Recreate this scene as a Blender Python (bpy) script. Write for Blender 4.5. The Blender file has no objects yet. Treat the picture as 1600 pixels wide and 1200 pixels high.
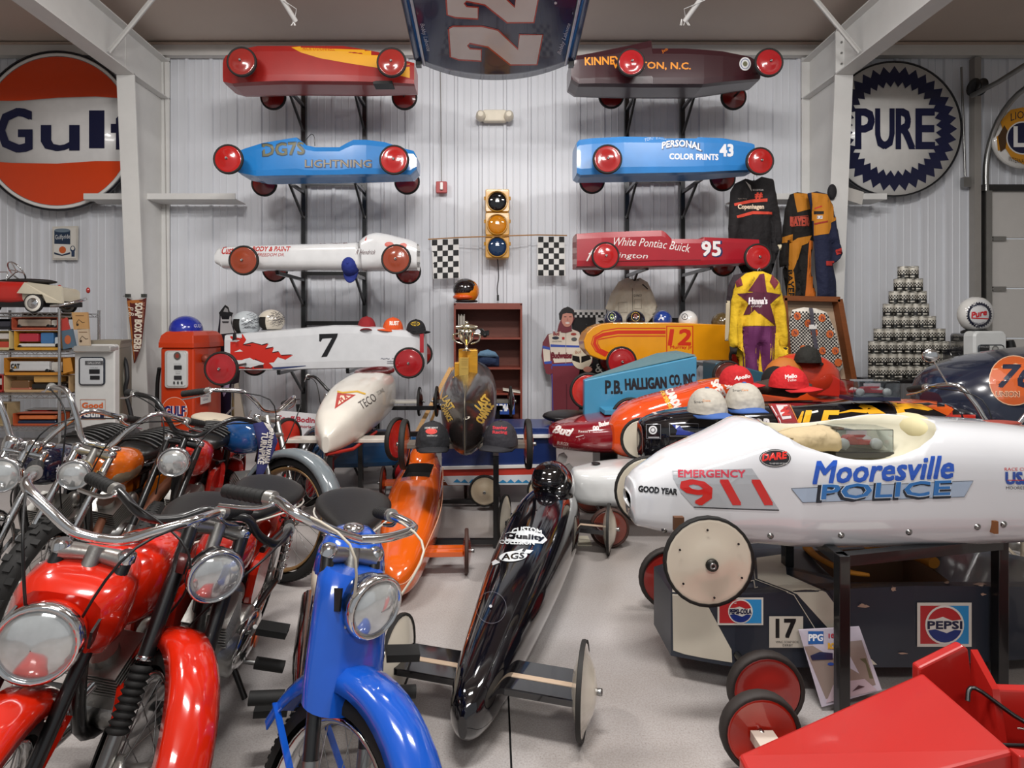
import bpy, bmesh, math, random
from math import sin, cos, pi, radians, sqrt, atan2
from mathutils import Vector, Matrix, noise
from mathutils.bvhtree import BVHTree
from mathutils.geometry import tessellate_polygon
random.seed(7)
SC = bpy.context.scene
COL = SC.collection
# ---------------------------------------------------------------- camera
CX, CY, F, H = 770.0, 510.0, 870.0, 1.39
cd = bpy.data.cameras.new('camera'); cam = bpy.data.objects.new('camera', cd); COL.objects.link(cam)
cam.location = (0, 0, H); cam.rotation_euler = (pi/2, 0, 0)
cd.sensor_width = 36.0; cd.lens = 36.0*F/1600.0
cd.shift_x = (800-CX)/1600.0; cd.shift_y = -(600-CY)/1600.0
cd.clip_start = 0.02; SC.camera = cam
# ---------------------------------------------------------------- light
w = bpy.data.worlds.new('world'); SC.world = w; w.use_nodes = True
w.node_tree.nodes['Background'].inputs[0].default_value = (0.93, 0.96, 1.0, 1)
w.node_tree.nodes['Background'].inputs[1].default_value = 0.38
def area(name, loc, size, size_y, energy, color=(1, .975, .95), target=None):
    l = bpy.data.lights.new(name, 'AREA'); l.shape = 'RECTANGLE'; l.size = size; l.size_y = size_y
    l.energy = energy; l.color = color
    o = bpy.data.objects.new(name, l); COL.objects.link(o); o.location = loc
    if target:
        d = Vector(target)-Vector(loc); o.rotation_euler = d.to_track_quat('-Z', 'Y').to_euler()
    return o
area('ceiling_lamp_mid', (0.1, 1.2, 4.5), 1.2, .35, 150, target=(0, 3.6, 1.0))
area('ceiling_lamp_left', (-2.6, 2.6, 4.6), 1.2, .35, 100, target=(-1.8, 3.6, .6))
area('ceiling_lamp_right', (2.6, 2.6, 4.6), 1.2, .35, 100, target=(2.0, 3.6, .6))
area('ceiling_lamp_rear', (0.2, -2.2, 4.6), 2.4, .5, 98, target=(0, 3.0, 1.2))
area('ceiling_lamp_far', (0.3, 4.3, 4.7), 1.2, .3, 36, target=(.2, 4.4, 0))
SC.view_settings.view_transform = 'Standard'; SC.view_settings.look = 'None'
SC.view_settings.gamma = 1.0; SC.view_settings.use_curve_mapping = False
SC.view_settings.exposure = 0.0

# ---------------------------------------------------------------- helpers
def P(px, py, D): return Vector(((px-CX)/F*D, D, H-(py-CY)/F*D))
def lin(c):
    c /= 255.0
    return c/12.92 if c <= .04045 else ((c+.055)/1.055)**2.4
def rgb(h): return tuple(lin(int(h[i:i+2], 16)) for i in (0, 2, 4))+(1,)
_M = {}
def M(h, r=.5, m=0.0, coat=0.0, kind=None, trans=0.0, alpha=1.0, var=.10, sc=9.0):
    key = (h, r, m, coat, kind, trans, alpha)
    if key in _M: return _M[key]
    mt = bpy.data.materials.new('paint_'+h+(('_'+kind) if kind else '')); mt.use_nodes = True
    nt = mt.node_tree; b = nt.nodes['Principled BSDF']; L = nt.links
    b.inputs['Base Color'].default_value = rgb(h); b.inputs['Roughness'].default_value = r
    b.inputs['Metallic'].default_value = m; b.inputs['Coat Weight'].default_value = coat
    b.inputs['Coat Roughness'].default_value = .06
    tc = nt.nodes.new('ShaderNodeTexCoord')
    n = nt.nodes.new('ShaderNodeTexNoise'); n.inputs['Scale'].default_value = sc; n.inputs['Detail'].default_value = 3
    L.new(tc.outputs['Object'], n.inputs['Vector'])
    mr = nt.nodes.new('ShaderNodeMapRange'); mr.inputs[3].default_value = 1-var; mr.inputs[4].default_value = 1+var
    L.new(n.outputs[0], mr.inputs[0])
    hs = nt.nodes.new('ShaderNodeHueSaturation'); hs.inputs['Color'].default_value = rgb(h)
    L.new(mr.outputs[0], hs.inputs['Value']); L.new(hs.outputs[0], b.inputs['Base Color'])
    if kind in ('cloth', 'leather', 'cast', 'rubber'):
        n2 = nt.nodes.new('ShaderNodeTexNoise'); n2.inputs['Scale'].default_value = {'cloth': 14, 'leather': 220, 'cast': 120, 'rubber': 60}[kind]
        L.new(tc.outputs['Object'], n2.inputs['Vector'])
        bp = nt.nodes.new('ShaderNodeBump'); bp.inputs['Strength'].default_value = {'cloth': .6, 'leather': .12, 'cast': .25, 'rubber': .2}[kind]
        bp.inputs['Distance'].default_value = {'cloth': .03, 'leather': .002, 'cast': .002, 'rubber': .003}[kind]
        L.new(n2.outputs[0], bp.inputs['Height']); L.new(bp.outputs[0], b.inputs['Normal'])
    if kind == 'wood':
        mp = nt.nodes.new('ShaderNodeMapping'); mp.inputs['Scale'].default_value = (1.2, 1.2, 9)
        L.new(tc.outputs['Object'], mp.inputs[0]); L.new(mp.outputs[0], n.inputs['Vector'])
        mr.inputs[3].default_value = .75; mr.inputs[4].default_value = 1.25
    if trans > 0: b.inputs['Transmission Weight'].default_value = trans; b.inputs['IOR'].default_value = 1.45
    if alpha < 1: b.inputs['Alpha'].default_value = alpha
    _M[key] = mt; return mt
CHROME = M('d8d8d8', .12, 1.0, var=.02)
STEEL = M('9a9a98', .32, 1.0, kind='cast')
ALU = M('a9a7a2', .38, .9, kind='cast')
BLACKM = M('0d0d0e', .35, .0, .4)
RUB = M('141312', .75, kind='rubber')
GLASS = M('f4f6f6', .03, trans=.9)
BLK = M('0b0b0c', .5)

class MB:
    def __init__(s): s.v = []; s.f = []; s.m = []; s.mats = []; s.sm = []
    def mi(s, m):
        if m not in s.mats: s.mats.append(m)
        return s.mats.index(m)
    def add(s, vs, fs, m, smooth=False):
        o = len(s.v); s.v += [Vector(v) for v in vs]; i = s.mi(m)
        for f in fs: s.f.append(tuple(o+a for a in f)); s.m.append(i); s.sm.append(smooth)
        return s
    def box(s, c, size, m, R=None):
        c = Vector(c); x, y, z = [a/2 for a in size]
        vs = [Vector((sx*x, sy*y, sz*z)) for sx in (-1, 1) for sy in (-1, 1) for sz in (-1, 1)]
        if R: vs = [R @ v for v in vs]
        vs = [v+c for v in vs]
        return s.add(vs, [(0, 1, 3, 2), (4, 6, 7, 5), (0, 4, 5, 1), (2, 3, 7, 6), (0, 2, 6, 4), (1, 5, 7, 3)], m)
    def bx(s, x0, x1, y0, y1, z0, z1, m): return s.box(((x0+x1)/2, (y0+y1)/2, (z0+z1)/2), (abs(x1-x0), abs(y1-y0), abs(z1-z0)), m)
    def rbox(s, c, size, r, m, R=None, seg=3):
        """box rounded in x-z outline with slightly bevelled faces (y is depth)"""
        x, y, z = [a/2 for a in size]; r = min(r, x*.98, z*.98); b = min(r*.35, y*.45)
        out = []
        def ring(yy, ins):
            pts = []
            for cx_, cz_, a0 in ((x-r, z-r, 0), (-x+r, z-r, pi/2), (-x+r, -z+r, pi), (x-r, -z+r, 3*pi/2)):
                for k in range(seg+1):
                    a = a0+k*pi/2/seg; pts.append(Vector((cx_+(r-ins)*cos(a), yy, cz_+(r-ins)*sin(a))))
            return pts
        rings = [ring(-y, b), ring(-y+b, 0), ring(y-b, 0), ring(y, b)]
        c = Vector(c)
        rings = [[(R @ p if R else p)+c for p in q] for q in rings]
        return s.loft(rings, m, smooth=False)
    def bar(s, a, b, w, h, m, up=(0, 0, 1)):
        a = Vector(a); b = Vector(b); d = (b-a); L = d.length; d.normalize(); up = Vector(up)
        if abs(d.dot(up)) > .98: up = Vector((0, 1, 0))
        x = d.cross(up).normalized(); z = x.cross(d)
        R = Matrix((x, d, z)).transposed()
        return s.box((a+b)/2, (w, L, h), m, R)
    def loft(s, rings, m, smooth=True, cap=True, closed=False):
        n = len(rings[0]); vs = [p for r in rings for p in r]; fs = []
        R = len(rings)
        for i in range(R if closed else R-1):
            j = (i+1) % R
            for k in range(n):
                l = (k+1) % n; fs.append((i*n+k, i*n+l, j*n+l, j*n+k))
        s.add(vs, fs, m, smooth)
        if cap and not closed:
            s.add(rings[0], [tuple(range(n))[::-1]], m); s.add(rings[-1], [tuple(range(n))], m)
        return s
    def tube(s, pts, r, m, seg=8, sub=0, cap=True, closed=False, flat=1.0):
        pts = [Vector(p) for p in pts]
        rr = list(r) if isinstance(r, (list, tuple)) else [r]*len(pts)
        if sub:
            P2, R2 = [], []
            n = len(pts)
            for i in range(n-1):
                p0 = pts[max(i-1, 0)]; p1 = pts[i]; p2 = pts[i+1]; p3 = pts[min(i+2, n-1)]
                for k in range(sub):
                    t = k/sub
                    P2.append(.5*((2*p1)+(p2-p0)*t+(2*p0-5*p1+4*p2-p3)*t*t+(3*p1-p0-3*p2+p3)*t**3)); R2.append(rr[i]*(1-t)+rr[i+1]*t)
            P2.append(pts[-1]); R2.append(rr[-1]); pts, rr = P2, R2
        n = len(pts); rings = []; nrm = None
        for i in range(n):
            if closed: t = pts[(i+1) % n]-pts[i-1]
            else: t = pts[min(i+1, n-1)]-pts[max(i-1, 0)]
            if t.length < 1e-9: t = Vector((0, 0, 1))
            t.normalize()
            if nrm is None:
                u = Vector((0, 0, 1)) if abs(t.z) < .9 else Vector((1, 0, 0)); nrm = (u-t*u.dot(t)).normalized()
            else:
                nrm = nrm-t*nrm.dot(t)
                if nrm.length < 1e-6: nrm = t.orthogonal()
                nrm.normalize()
            b = t.cross(nrm)
            rings.append([pts[i]+rr[i]*(cos(2*pi*k/seg)*nrm*flat+sin(2*pi*k/seg)*b) for k in range(seg)])
        return s.loft(rings, m, True, cap, closed)
    def lathe(s, prof, m, c=(0, 0, 0), axis='Z', seg=20, R=None, cap=True, smooth=True, a0=0, a1=2*pi):
        """prof = [(radius, height)]"""
        c = Vector(c); rings = []
        full = abs(a1-a0-2*pi) < 1e-6; N = seg if full else seg+1
        for r, h in prof:
            ring = []
            for k in range(N):
                a = a0+(a1-a0)*k/seg
                p = Vector((r*cos(a), r*sin(a), h))
                if axis == 'Y': p = Vector((p.x, -p.z, p.y))
                elif axis == 'X': p = Vector((p.z, p.x, p.y))
                if R: p = R @ p
                ring.append(c+p)
            rings.append(ring)
        if full: return s.loft(rings, m, smooth, cap)
        vs = [p for r in rings for p in r]; fs = []
        for i in range(len(rings)-1):
            for k in range(N-1): fs.append((i*N+k, i*N+k+1, (i+1)*N+k+1, (i+1)*N+k))
        return s.add(vs, fs, m, smooth)
    def ball(s, c, rad, m, seg=16, R=None, z0=-1, z1=1, n=10, e=1.0):
        if not isinstance(rad, (tuple, list)): rad = (rad,)*3
        prof = []
        t0, t1 = math.asin(max(-1, z0)), math.asin(min(1, z1))
        rings = []
        c = Vector(c)
        for i in range(n+1):
            t = t0+(t1-t0)*i/n; rr = max(cos(t), 1e-3)**e; h = sin(t)
            ring = []
            for k in range(seg):
                a = 2*pi*k/seg; p = Vector((rr*cos(a)*rad[0], rr*sin(a)*rad[1], h*rad[2]))
                ring.append(c+(R @ p if R else p))
            rings.append(ring)
        return s.loft(rings, m, True, True)
    def prism(s, pts, d, m, smooth=False):
        """pts: 3-D planar outline, d: extrusion vector"""
        d = Vector(d); pts = [Vector(p) for p in pts]; n = len(pts)
        vs = pts+[p+d for p in pts]
        fs = [tuple(range(n)), tuple(range(2*n-1, n-1, -1))]+[(k, n+k, n+(k+1) % n, (k+1) % n) for k in range(n)]
        return s.add(vs, fs, m, smooth)
    def xf(s, Mx): s.v = [Mx @ v for v in s.v]; return s
    def join(s, o):
        off = len(s.v); s.v += o.v
        for f, mi_, sm in zip(o.f, o.m, o.sm): s.f.append(tuple(a+off for a in f)); s.m.append(s.mi(o.mats[mi_])); s.sm.append(sm)
        return s
    def mesh(s, name, inv=None, fix=True):
        me = bpy.data.meshes.new(name)
        vs = [inv @ v for v in s.v] if inv else s.v
        me.from_pydata([tuple(v) for v in vs], [], s.f)
        for m in s.mats: me.materials.append(m)
        me.polygons.foreach_set('material_index', s.m); me.polygons.foreach_set('use_smooth', s.sm)
        if fix:
            bm = bmesh.new(); bm.from_mesh(me); bmesh.ops.recalc_face_normals(bm, faces=bm.faces); bm.to_mesh(me); bm.free()
        me.update(); return me

WM = {}   # world matrix of every object made here
def tag(o, label=None, cat=None, group=None, kind=None):
    if label: o['label'] = label
    if cat: o['category'] = cat
    if group: o['group'] = group
    if kind: o['kind'] = kind
    return o
def thing(name, label, cat, loc, rz=0, group=None, Mx=None):
    o = bpy.data.objects.new(name, None); COL.objects.link(o); o.empty_display_size = .1
    W = Mx if Mx is not None else Matrix.Translation(Vector(loc)) @ Matrix.Rotation(rz, 4, 'Z')
    o.matrix_world = W; WM[o] = W
    return tag(o, label, cat, group)
def part(name, mb, parent, label=None, local=False, kind=None, bevel=0):
    """mb in world space unless local (then in parent's space)"""
    W = WM[parent] if parent else Matrix.Identity(4)
    me = mb if isinstance(mb, bpy.types.Mesh) else mb.mesh(name, None if (local or not parent) else W.inverted())
    o = bpy.data.objects.new(name, me); COL.objects.link(o)
    if parent: o.parent = parent
    WM[o] = W.copy()
    if label: o['label'] = label
    if kind: o['kind'] = kind
    if bevel:
        md = o.modifiers.new('bevel', 'BEVEL'); md.width = bevel; md.segments = 2; md.limit_method = 'ANGLE'; md.angle_limit = radians(40)
    return o
def put(name, me, parent, Lm, label=None):
    """part with shared mesh, Lm = local matrix under parent"""
    o = bpy.data.objects.new(name, me); COL.objects.link(o)
    if parent: o.parent = parent
    o.matrix_local = Lm; WM[o] = (WM[parent] if parent else Matrix.Identity(4)) @ Lm
    if label: o['label'] = label
    return o
def solo(name, mb, label, cat, group=None, bevel=0):
    """top-level thing made of one mesh; origin at its base centre"""
    n = len(mb.v); c = Vector((sum(v.x for v in mb.v)/n, sum(v.y for v in mb.v)/n, min(v.z for v in mb.v)))
    T = Matrix.Translation(c)
    o = bpy.data.objects.new(name, mb.mesh(name, T.inverted())); COL.objects.link(o); o.matrix_world = T; WM[o] = T
    if bevel:
        md = o.modifiers.new('bevel', 'BEVEL'); md.width = bevel; md.segments = 2; md.limit_method = 'ANGLE'
    return tag(o, label, cat, group)
def struct(name, mb, parent=None):
    o = part(name, mb, parent)
    if not parent: o['kind'] = 'structure'
    return o
def copy_tree(o, Mx, label=None):
    def rec(s, par):
        c = s.copy(); COL.objects.link(c)
        if par: c.parent = par; WM[c] = WM[par] @ s.matrix_local
        for ch in kids.get(s, []): rec(ch, c)
        return c
    kids = {}
    def walk(s):
        kids[s] = [x for x in s.children]
        for x in kids[s]: walk(x)
    walk(o)
    c = rec(o, None); c.matrix_world = Mx; WM[c] = Mx
    if label: c['label'] = label
    return c

# ---------------------------------------------------------------- flat art (lettering, stickers, prints)
_txt = {}
def text_geo(s, bold=0, space=1.0):
    k = (s, bold, space)
    if k in _txt: return _txt[k]
    cu = bpy.data.curves.new('t', 'FONT'); cu.body = s; cu.size = 1; cu.resolution_u = 2; cu.offset = bold; cu.space_character = space
    ob = bpy.data.objects.new('t', cu)
    me = ob.to_mesh(); vs = [(v.co.x, v.co.y) for v in me.vertices]; fs = [tuple(p.vertices) for p in me.polygons]
    ob.to_mesh_clear(); bpy.data.objects.remove(ob); bpy.data.curves.remove(cu)
    x0 = min(v[0] for v in vs); x1 = max(v[0] for v in vs); y0 = min(v[1] for v in vs); y1 = max(v[1] for v in vs)
    vs = [((x-x0)/(x1-x0)-.5, (y-y0)/(y1-y0)-.5) for x, y in vs]
    _txt[k] = (vs, fs); return vs, fs
def T(s, x, y, w, h, col, rot=0, sh=0, bold=.02, arc=0, space=1.0):
    """text fitted in a w x h pixel box centred at x,y; rot clockwise degrees"""
    vs, fs = text_geo(s, 0, space); out = []
    c, n = cos(radians(rot)), sin(radians(rot))
    for u, v in vs:
        a = u*w+sh*v*h; b = -v*h - arc*h*(1-4*u*u)
        out.append((x+a*c-b*n, y+a*n+b*c))
    if bold > .025 and h > 5: q = min(bold*h*.75, .6+.02*h); return (out, fs, col, [(-q, -q), (q, -q), (q, q), (-q, q), (0, 0)])
    return (out, fs, col)
def Pg(pts, col):
    pts = list(pts); return (pts, [tuple(f) for f in tessellate_polygon([[Vector((x, y, 0)) for x, y in pts]])], col)
def El(x, y, rx, ry, col, n=28, rot=0):
    c, s_ = cos(radians(rot)), sin(radians(rot))
    return Pg([(x+rx*cos(2*pi*k/n)*c-ry*sin(2*pi*k/n)*s_, y+rx*cos(2*pi*k/n)*s_+ry*sin(2*pi*k/n)*c) for k in range(n)], col)
def Ring(x, y, rx, ry, t, col, n=32):
    o = [(x+rx*cos(2*pi*k/n), y+ry*sin(2*pi*k/n)) for k in range(n)]; i = [(x+(rx-t)*cos(2*pi*k/n), y+(ry-t)*sin(2*pi*k/n)) for k in range(n)]
    return (o+i, [(k, (k+1) % n, n+(k+1) % n, n+k) for k in range(n)], col)
def Bx(x0, y0, x1, y1, col): return Pg([(x0, y0), (x1, y0), (x1, y1), (x0, y1)], col)
def Ln(pts, w, col):
    out, fs = [], []
    for i in range(len(pts)):
        a = pts[max(i-1, 0)]; b = pts[min(i+1, len(pts)-1)]; dx, dy = b[0]-a[0], b[1]-a[1]; L = sqrt(dx*dx+dy*dy) or 1
        ww = w[i] if isinstance(w, (list, tuple)) else w
        out += [(pts[i][0]-dy/L*ww/2, pts[i][1]+dx/L*ww/2), (pts[i][0]+dy/L*ww/2, pts[i][1]-dx/L*ww/2)]
    for i in range(len(pts)-1): fs.append((2*i, 2*i+1, 2*i+3, 2*i+2))
    return (out, fs, col)
def Grid(x0, y0, x1, y1, nx, ny, c1='111111', skew=0):
    """dark cells of a checkerboard"""
    vs, fs = [], []
    dx, dy = (x1-x0)/nx, (y1-y0)/ny
    for i in range(nx):
        for j in range(ny):
            if (i+j) % 2 == 0:
                o = len(vs); a, b = x0+i*dx, y0+j*dy; k = skew
                vs += [(a, b+k*(a-x0)), (a+dx, b+k*(a+dx-x0)), (a+dx, b+dy+k*(a+dx-x0)), (a, b+dy+k*(a-x0))]; fs.append((o, o+1, o+2, o+3))
    return (vs, fs, c1)
def cut(body, cutter, label=None):
    """subtract cutter (MB in world space) from a finished part; the hollow keeps the cutter's material"""
    me = cutter.mesh('cutter', WM[body].inverted()); co = bpy.data.objects.new('cutter', me); COL.objects.link(co)
    co.parent = body.parent
    md = body.modifiers.new('b', 'BOOLEAN'); md.object = co; md.operation = 'DIFFERENCE'; md.solver = 'EXACT'; md.material_mode = 'TRANSFER'
    dg = bpy.context.evaluated_depsgraph_get(); dg.update(); nm = bpy.data.meshes.new_from_object(body.evaluated_get(dg))
    body.modifiers.remove(md); body.data = nm; bpy.data.objects.remove(co)
def bvh_of(objs):
    vs, fs = [], []
    for o in objs:
        W = WM[o]; off = len(vs)
        vs += [W @ v.co for v in o.data.vertices]; fs += [tuple(i+off for i in p.vertices) for p in o.data.polygons]
    return BVHTree.FromPolygons(vs, fs)
def art(name, elems, parent, on=None, D=None, fn=None, grid=0, rough=.4, lift=.0014, label=None, coat=0.0, step=.0004):
    """flat print: 2-D shapes given as seen from the front, laid on the surface `on` (or on the plane y=D, or by fn)"""
    mb = MB(); bv = bvh_of(on) if on else None
    eye = Vector((0, 0, H))
    el2 = []
    for li, e_ in enumerate(elems):
        for k, (ox, oy) in enumerate(e_[3] if len(e_) > 3 else [(0, 0)]): el2.append((li+k*.14, [(x+ox, y+oy) for x, y in e_[0]], e_[1], e_[2]))
    for li, vs, fs, col in el2:
        mat = col if not isinstance(col, str) else M(col, rough, coat=coat, var=.04)
        if bv or grid:
            bm = bmesh.new(); bvs = [bm.verts.new((x, y, 0)) for x, y in vs]
            for f in fs:
                try: bm.faces.new([bvs[i] for i in f])
                except ValueError: pass
            bmesh.ops.triangulate(bm, faces=bm.faces)
            if grid:
                for ax in (0, 1):
                    lo = min(v[ax] for v in vs); hi = max(v[ax] for v in vs); g = grid*(math.floor(lo/grid)+1)
                    while g < hi:
                        co = [0, 0, 0]; co[ax] = g; no = [0, 0, 0]; no[ax] = 1
                        bmesh.ops.bisect_plane(bm, geom=bm.verts[:]+bm.edges[:]+bm.faces[:], plane_co=co, plane_no=no, dist=1e-5)
                        g += grid
            bm.verts.index_update()
            vs = [(v.co.x, v.co.y) for v in bm.verts]; fs = [tuple(v.index for v in f.verts) for f in bm.faces]; bm.free()
        out, ok = [], []
        for x, y in vs:
            if fn: p, n = fn(x, y); out.append(p+n*(lift+li*step)); ok.append(True); continue
            if bv:
                d = P(x, y, 1)-eye; d.normalize(); loc, n, i, dist = bv.ray_cast(eye, d)
                if loc is None: out.append(Vector((0, 0, 0))); ok.append(False)
                else:
                    if n.dot(d) > 0: n = -n
                    out.append(loc+n*(lift+li*step)); ok.append(True)
            else:
                out.append(P(x, y, D)-Vector((0, lift+li*step, 0))); ok.append(True)
        g = [f for f in fs if all(ok[i] for i in f)]
        # drop faces that jump across a depth gap
        if bv: g = [f for f in g if max(out[i].y for i in f)-min(out[i].y for i in f) < .25]
        if g:
            us = sorted({i for f in g for i in f}); mp = {a: k for k, a in enumerate(us)}
            mb.add([out[i] for i in us], [tuple(mp[i] for i in f) for f in g], mat)
    if not mb.f: return None
    o = part(name, mb, parent, label=label) if parent else solo(name, mb, label or name, 'print')
    return o

def inside(pt, poly):
    x, y = pt; c = False; n = len(poly)
    for i in range(n):
        x1, y1 = poly[i]; x2, y2 = poly[(i+1) % n]
        if (y1 > y) != (y2 > y) and x < (x2-x1)*(y-y1)/(y2-y1)+x1: c = not c
    return c
def puff(poly, D, thick, mat, g=4.0, fold=.004, seed=0, taper=9.0, both=True, back=None, dd=None):
    """soft hanging cloth volume: outline (px at depth D) swollen to `thick` metres, with folds"""
    bm = bmesh.new(); vs = [bm.verts.new((x, y, 0)) for x, y in poly]; bm.faces.new(vs)
    bmesh.ops.triangulate(bm, faces=bm.faces)
    for ax in (0, 1):
        lo = min(v[ax] for v in poly); hi = max(v[ax] for v in poly); t = g*(math.floor(lo/g)+1)
        while t < hi:
            co = [0, 0, 0]; co[ax] = t; no = [0, 0, 0]; no[ax] = 1
            bmesh.ops.bisect_plane(bm, geom=bm.verts[:]+bm.edges[:]+bm.faces[:], plane_co=co, plane_no=no, dist=1e-5); t += g
    bm.verts.index_update()
    def dist(x, y):
        d = 1e9
        for i in range(len(poly)):
            x1, y1 = poly[i]; x2, y2 = poly[(i+1) % len(poly)]
            dx, dy = x2-x1, y2-y1; t = max(0, min(1, ((x-x1)*dx+(y-y1)*dy)/(dx*dx+dy*dy+1e-9)))
            d = min(d, math.hypot(x-x1-t*dx, y-y1-t*dy))
        return d
    pts = [(v.co.x, v.co.y) for v in bm.verts]; fs = [tuple(v.index for v in f.verts) for f in bm.faces]; bm.free()
    mb = MB(); fr, bk = [], []
    for x, y in pts:
        d = dist(x, y); k = sqrt(min(1, d/taper)); nn = noise.noise(Vector((x*.09+seed, y*.03, seed)))*fold*min(1, d/4)*2
        DD = D+(dd(x, y) if dd else 0)
        fr.append(P(x, y, DD)+Vector((0, -thick*.5*k+nn, 0))); bk.append(P(x, y, DD)+Vector((0, thick*.5*k*(1 if both else .2)+.002, 0)))
    mb.add(fr, fs, mat, True); mb.add(bk, [f[::-1] for f in fs], back or mat, True)
    return mb
def pad(poly, D, t, mat, smooth=False):
    """rigid flat panel of thickness t whose outline is given in photo pixels at depth D"""
    return MB().prism([P(x, y, D) for x, y in poly], (0, t, 0), mat, smooth)
# ================================================================ the setting
YW = 6.95; ZC = 4.86
WHITE = M('d6d5d2', .45, var=.05); WHITE2 = M('c9c6c1', .5, var=.05)
def wall_profile(x0, x1, zz):
    pts = []; x = x0
    return pts
def floor_mat():
    mt = bpy.data.materials.new('concrete'); mt.use_nodes = True; nt = mt.node_tree; L = nt.links; b = nt.nodes['Principled BSDF']
    tc = nt.nodes.new('ShaderNodeTexCoord')
    n1 = nt.nodes.new('ShaderNodeTexNoise'); n1.inputs['Scale'].default_value = 1.1; n1.inputs['Detail'].default_value = 6
    n2 = nt.nodes.new('ShaderNodeTexVoronoi'); n2.inputs['Scale'].default_value = 95
    n3 = nt.nodes.new('ShaderNodeTexNoise'); n3.inputs['Scale'].default_value = 160; n3.inputs['Detail'].default_value = 2
    for n in (n1, n2, n3): L.new(tc.outputs['Object'], n.inputs['Vector'])
    r1 = nt.nodes.new('ShaderNodeValToRGB'); r1.color_ramp.elements[0].position = .35; r1.color_ramp.elements[1].position = .62
    r1.color_ramp.elements[0].color = rgb('9e9792'); r1.color_ramp.elements[1].color = rgb('b0acab'); L.new(n1.outputs[0], r1.inputs[0])
    r2 = nt.nodes.new('ShaderNodeValToRGB'); r2.color_ramp.elements[0].position = .06; r2.color_ramp.elements[1].position = .22
    r2.color_ramp.elements[0].color = (.42, .38, .35, 1); r2.color_ramp.elements[1].color = (1, 1, 1, 1); L.new(n2.outputs['Distance'], r2.inputs[0])
    r3 = nt.nodes.new('ShaderNodeValToRGB'); r3.color_ramp.elements[0].position = .38; r3.color_ramp.elements[1].position = .6
    r3.color_ramp.elements[0].color = (.8, .77, .75, 1); r3.color_ramp.elements[1].color = (1, 1, 1, 1); L.new(n3.outputs[0], r3.inputs[0])
    def mul(a, c, f=1):
        m = nt.nodes.new('ShaderNodeMixRGB'); m.blend_type = 'MULTIPLY'; m.inputs[0].default_value = f; L.new(a, m.inputs[1]); L.new(c, m.inputs[2]); return m.outputs[0]
    o = mul(mul(r1.outputs[0], r2.outputs[0], .55), r3.outputs[0], .8); L.new(o, b.inputs['Base Color'])
    b.inputs['Roughness'].default_value = .42
    bp = nt.nodes.new('ShaderNodeBump'); bp.inputs['Strength'].default_value = .08; L.new(n3.outputs[0], bp.inputs['Height']); L.new(bp.outputs[0], b.inputs['Normal'])
    return mt
FM = floor_mat()
# floor slabs either side of a control joint
mb = MB(); mb.bx(-7.5, .055, -3.2, YW+.1, -.1, 0, FM); mb.bx(.062, 7.5, -3.2, YW+.1, -.1, 0, FM); mb.bx(.055, .062, -3.2, YW+.1, -.1, -.008, BLK)
fl = struct('floor', mb)
def ribbed(x0, x1, z0, z1, y):
    """steel wall panel: broad flats, trapezoid ribs every 0.305 m, small stiffener creases between"""
    prof = []; x = x0
    while x < x1:
        prof += [(x, 0), (x+.012, -.026), (x+.042, -.026), (x+.054, 0), (x+.118, 0), (x+.124, -.006), (x+.134, -.006), (x+.14, 0), (x+.206, 0), (x+.212, -.006), (x+.222, -.006), (x+.228, 0)]
        x += .305
    prof = [p for p in prof if p[0] < x1]+[(x1, 0)]
    vs = []; fs = []
    for px_, dy in prof: vs += [(px_, y+dy, z0), (px_, y+dy, z1)]
    for i in range(len(prof)-1): fs.append((2*i, 2*i+2, 2*i+3, 2*i+1))
    return vs, fs
WALLM = M('d3d5da', .55, .0, var=.06, sc=2.0)
v, f = ribbed(-7.5, 6.1, 0, ZC, YW); m_ = MB().add(v, f, WALLM); m_.bx(-7.5, 6.05, YW+.005, YW+.09, 0, ZC, WHITE2); m_.bx(6.05, 7.5, YW+.005, YW+.09, 3.11, ZC, WHITE2)
v, f = ribbed(6.1, 7.5, 3.12, ZC, YW); m_.add(v, f, WALLM)
struct('wall_back', m_)
for nm, x in (('wall_left', -7.55), ('wall_right', 7.55)):
    struct(nm, MB().bx(x-.05, x+.05, -3.2, YW+.1, 0, ZC+.4, WHITE2))
INS = M('cfc0b4', .7, var=.06, sc=1.5)
def zr(y): return ZC+.02+(YW-y)*.028
mb = MB(); pr = [(YW+.1, zr(YW+.1)), (2.5, zr(2.5)), (2.5, zr(2.5)+.06), (YW+.1, zr(YW+.1)+.06)]
mb.prism([(-7.6, y, z) for y, z in pr], (15.2, 0, 0), INS)
mb.prism([(-7.6, y, z) for y, z in [(2.5, zr(2.5)), (-3.2, zr(-3.2)), (-3.2, zr(-3.2)+.06), (2.5, zr(2.5)+.06)]], (15.2, 0, 0), INS)
struct('ceiling', mb)
def cz(ya, yb, h, w=.06):  # Z purlin between frames at y
    b = MB(); z = zr(ya)
    b.bx(-7.4, 7.4, ya-.004, ya+.004, z-h, z-.002, WHITE); b.bx(-7.4, 7.4, ya, ya+w, z-h, z-h+.006, WHITE); b.bx(-7.4, 7.4, ya-w, ya, z-.008, z-.002, WHITE)
    return b
struct('trim_1', MB().bx(-7.4, 7.4, YW-.12, YW-.03, ZC-.14, ZC+.0, WHITE2).bx(-7.4, 7.4, YW-.16, YW-.03, ZC-.015, ZC-.002, M('b8a496', .6)))
struct('trim_2', cz(5.55, 0, .2)); struct('trim_3', cz(4.0, 0, .2)); struct('trim_4', cz(2.4, 0, .2))
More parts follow.
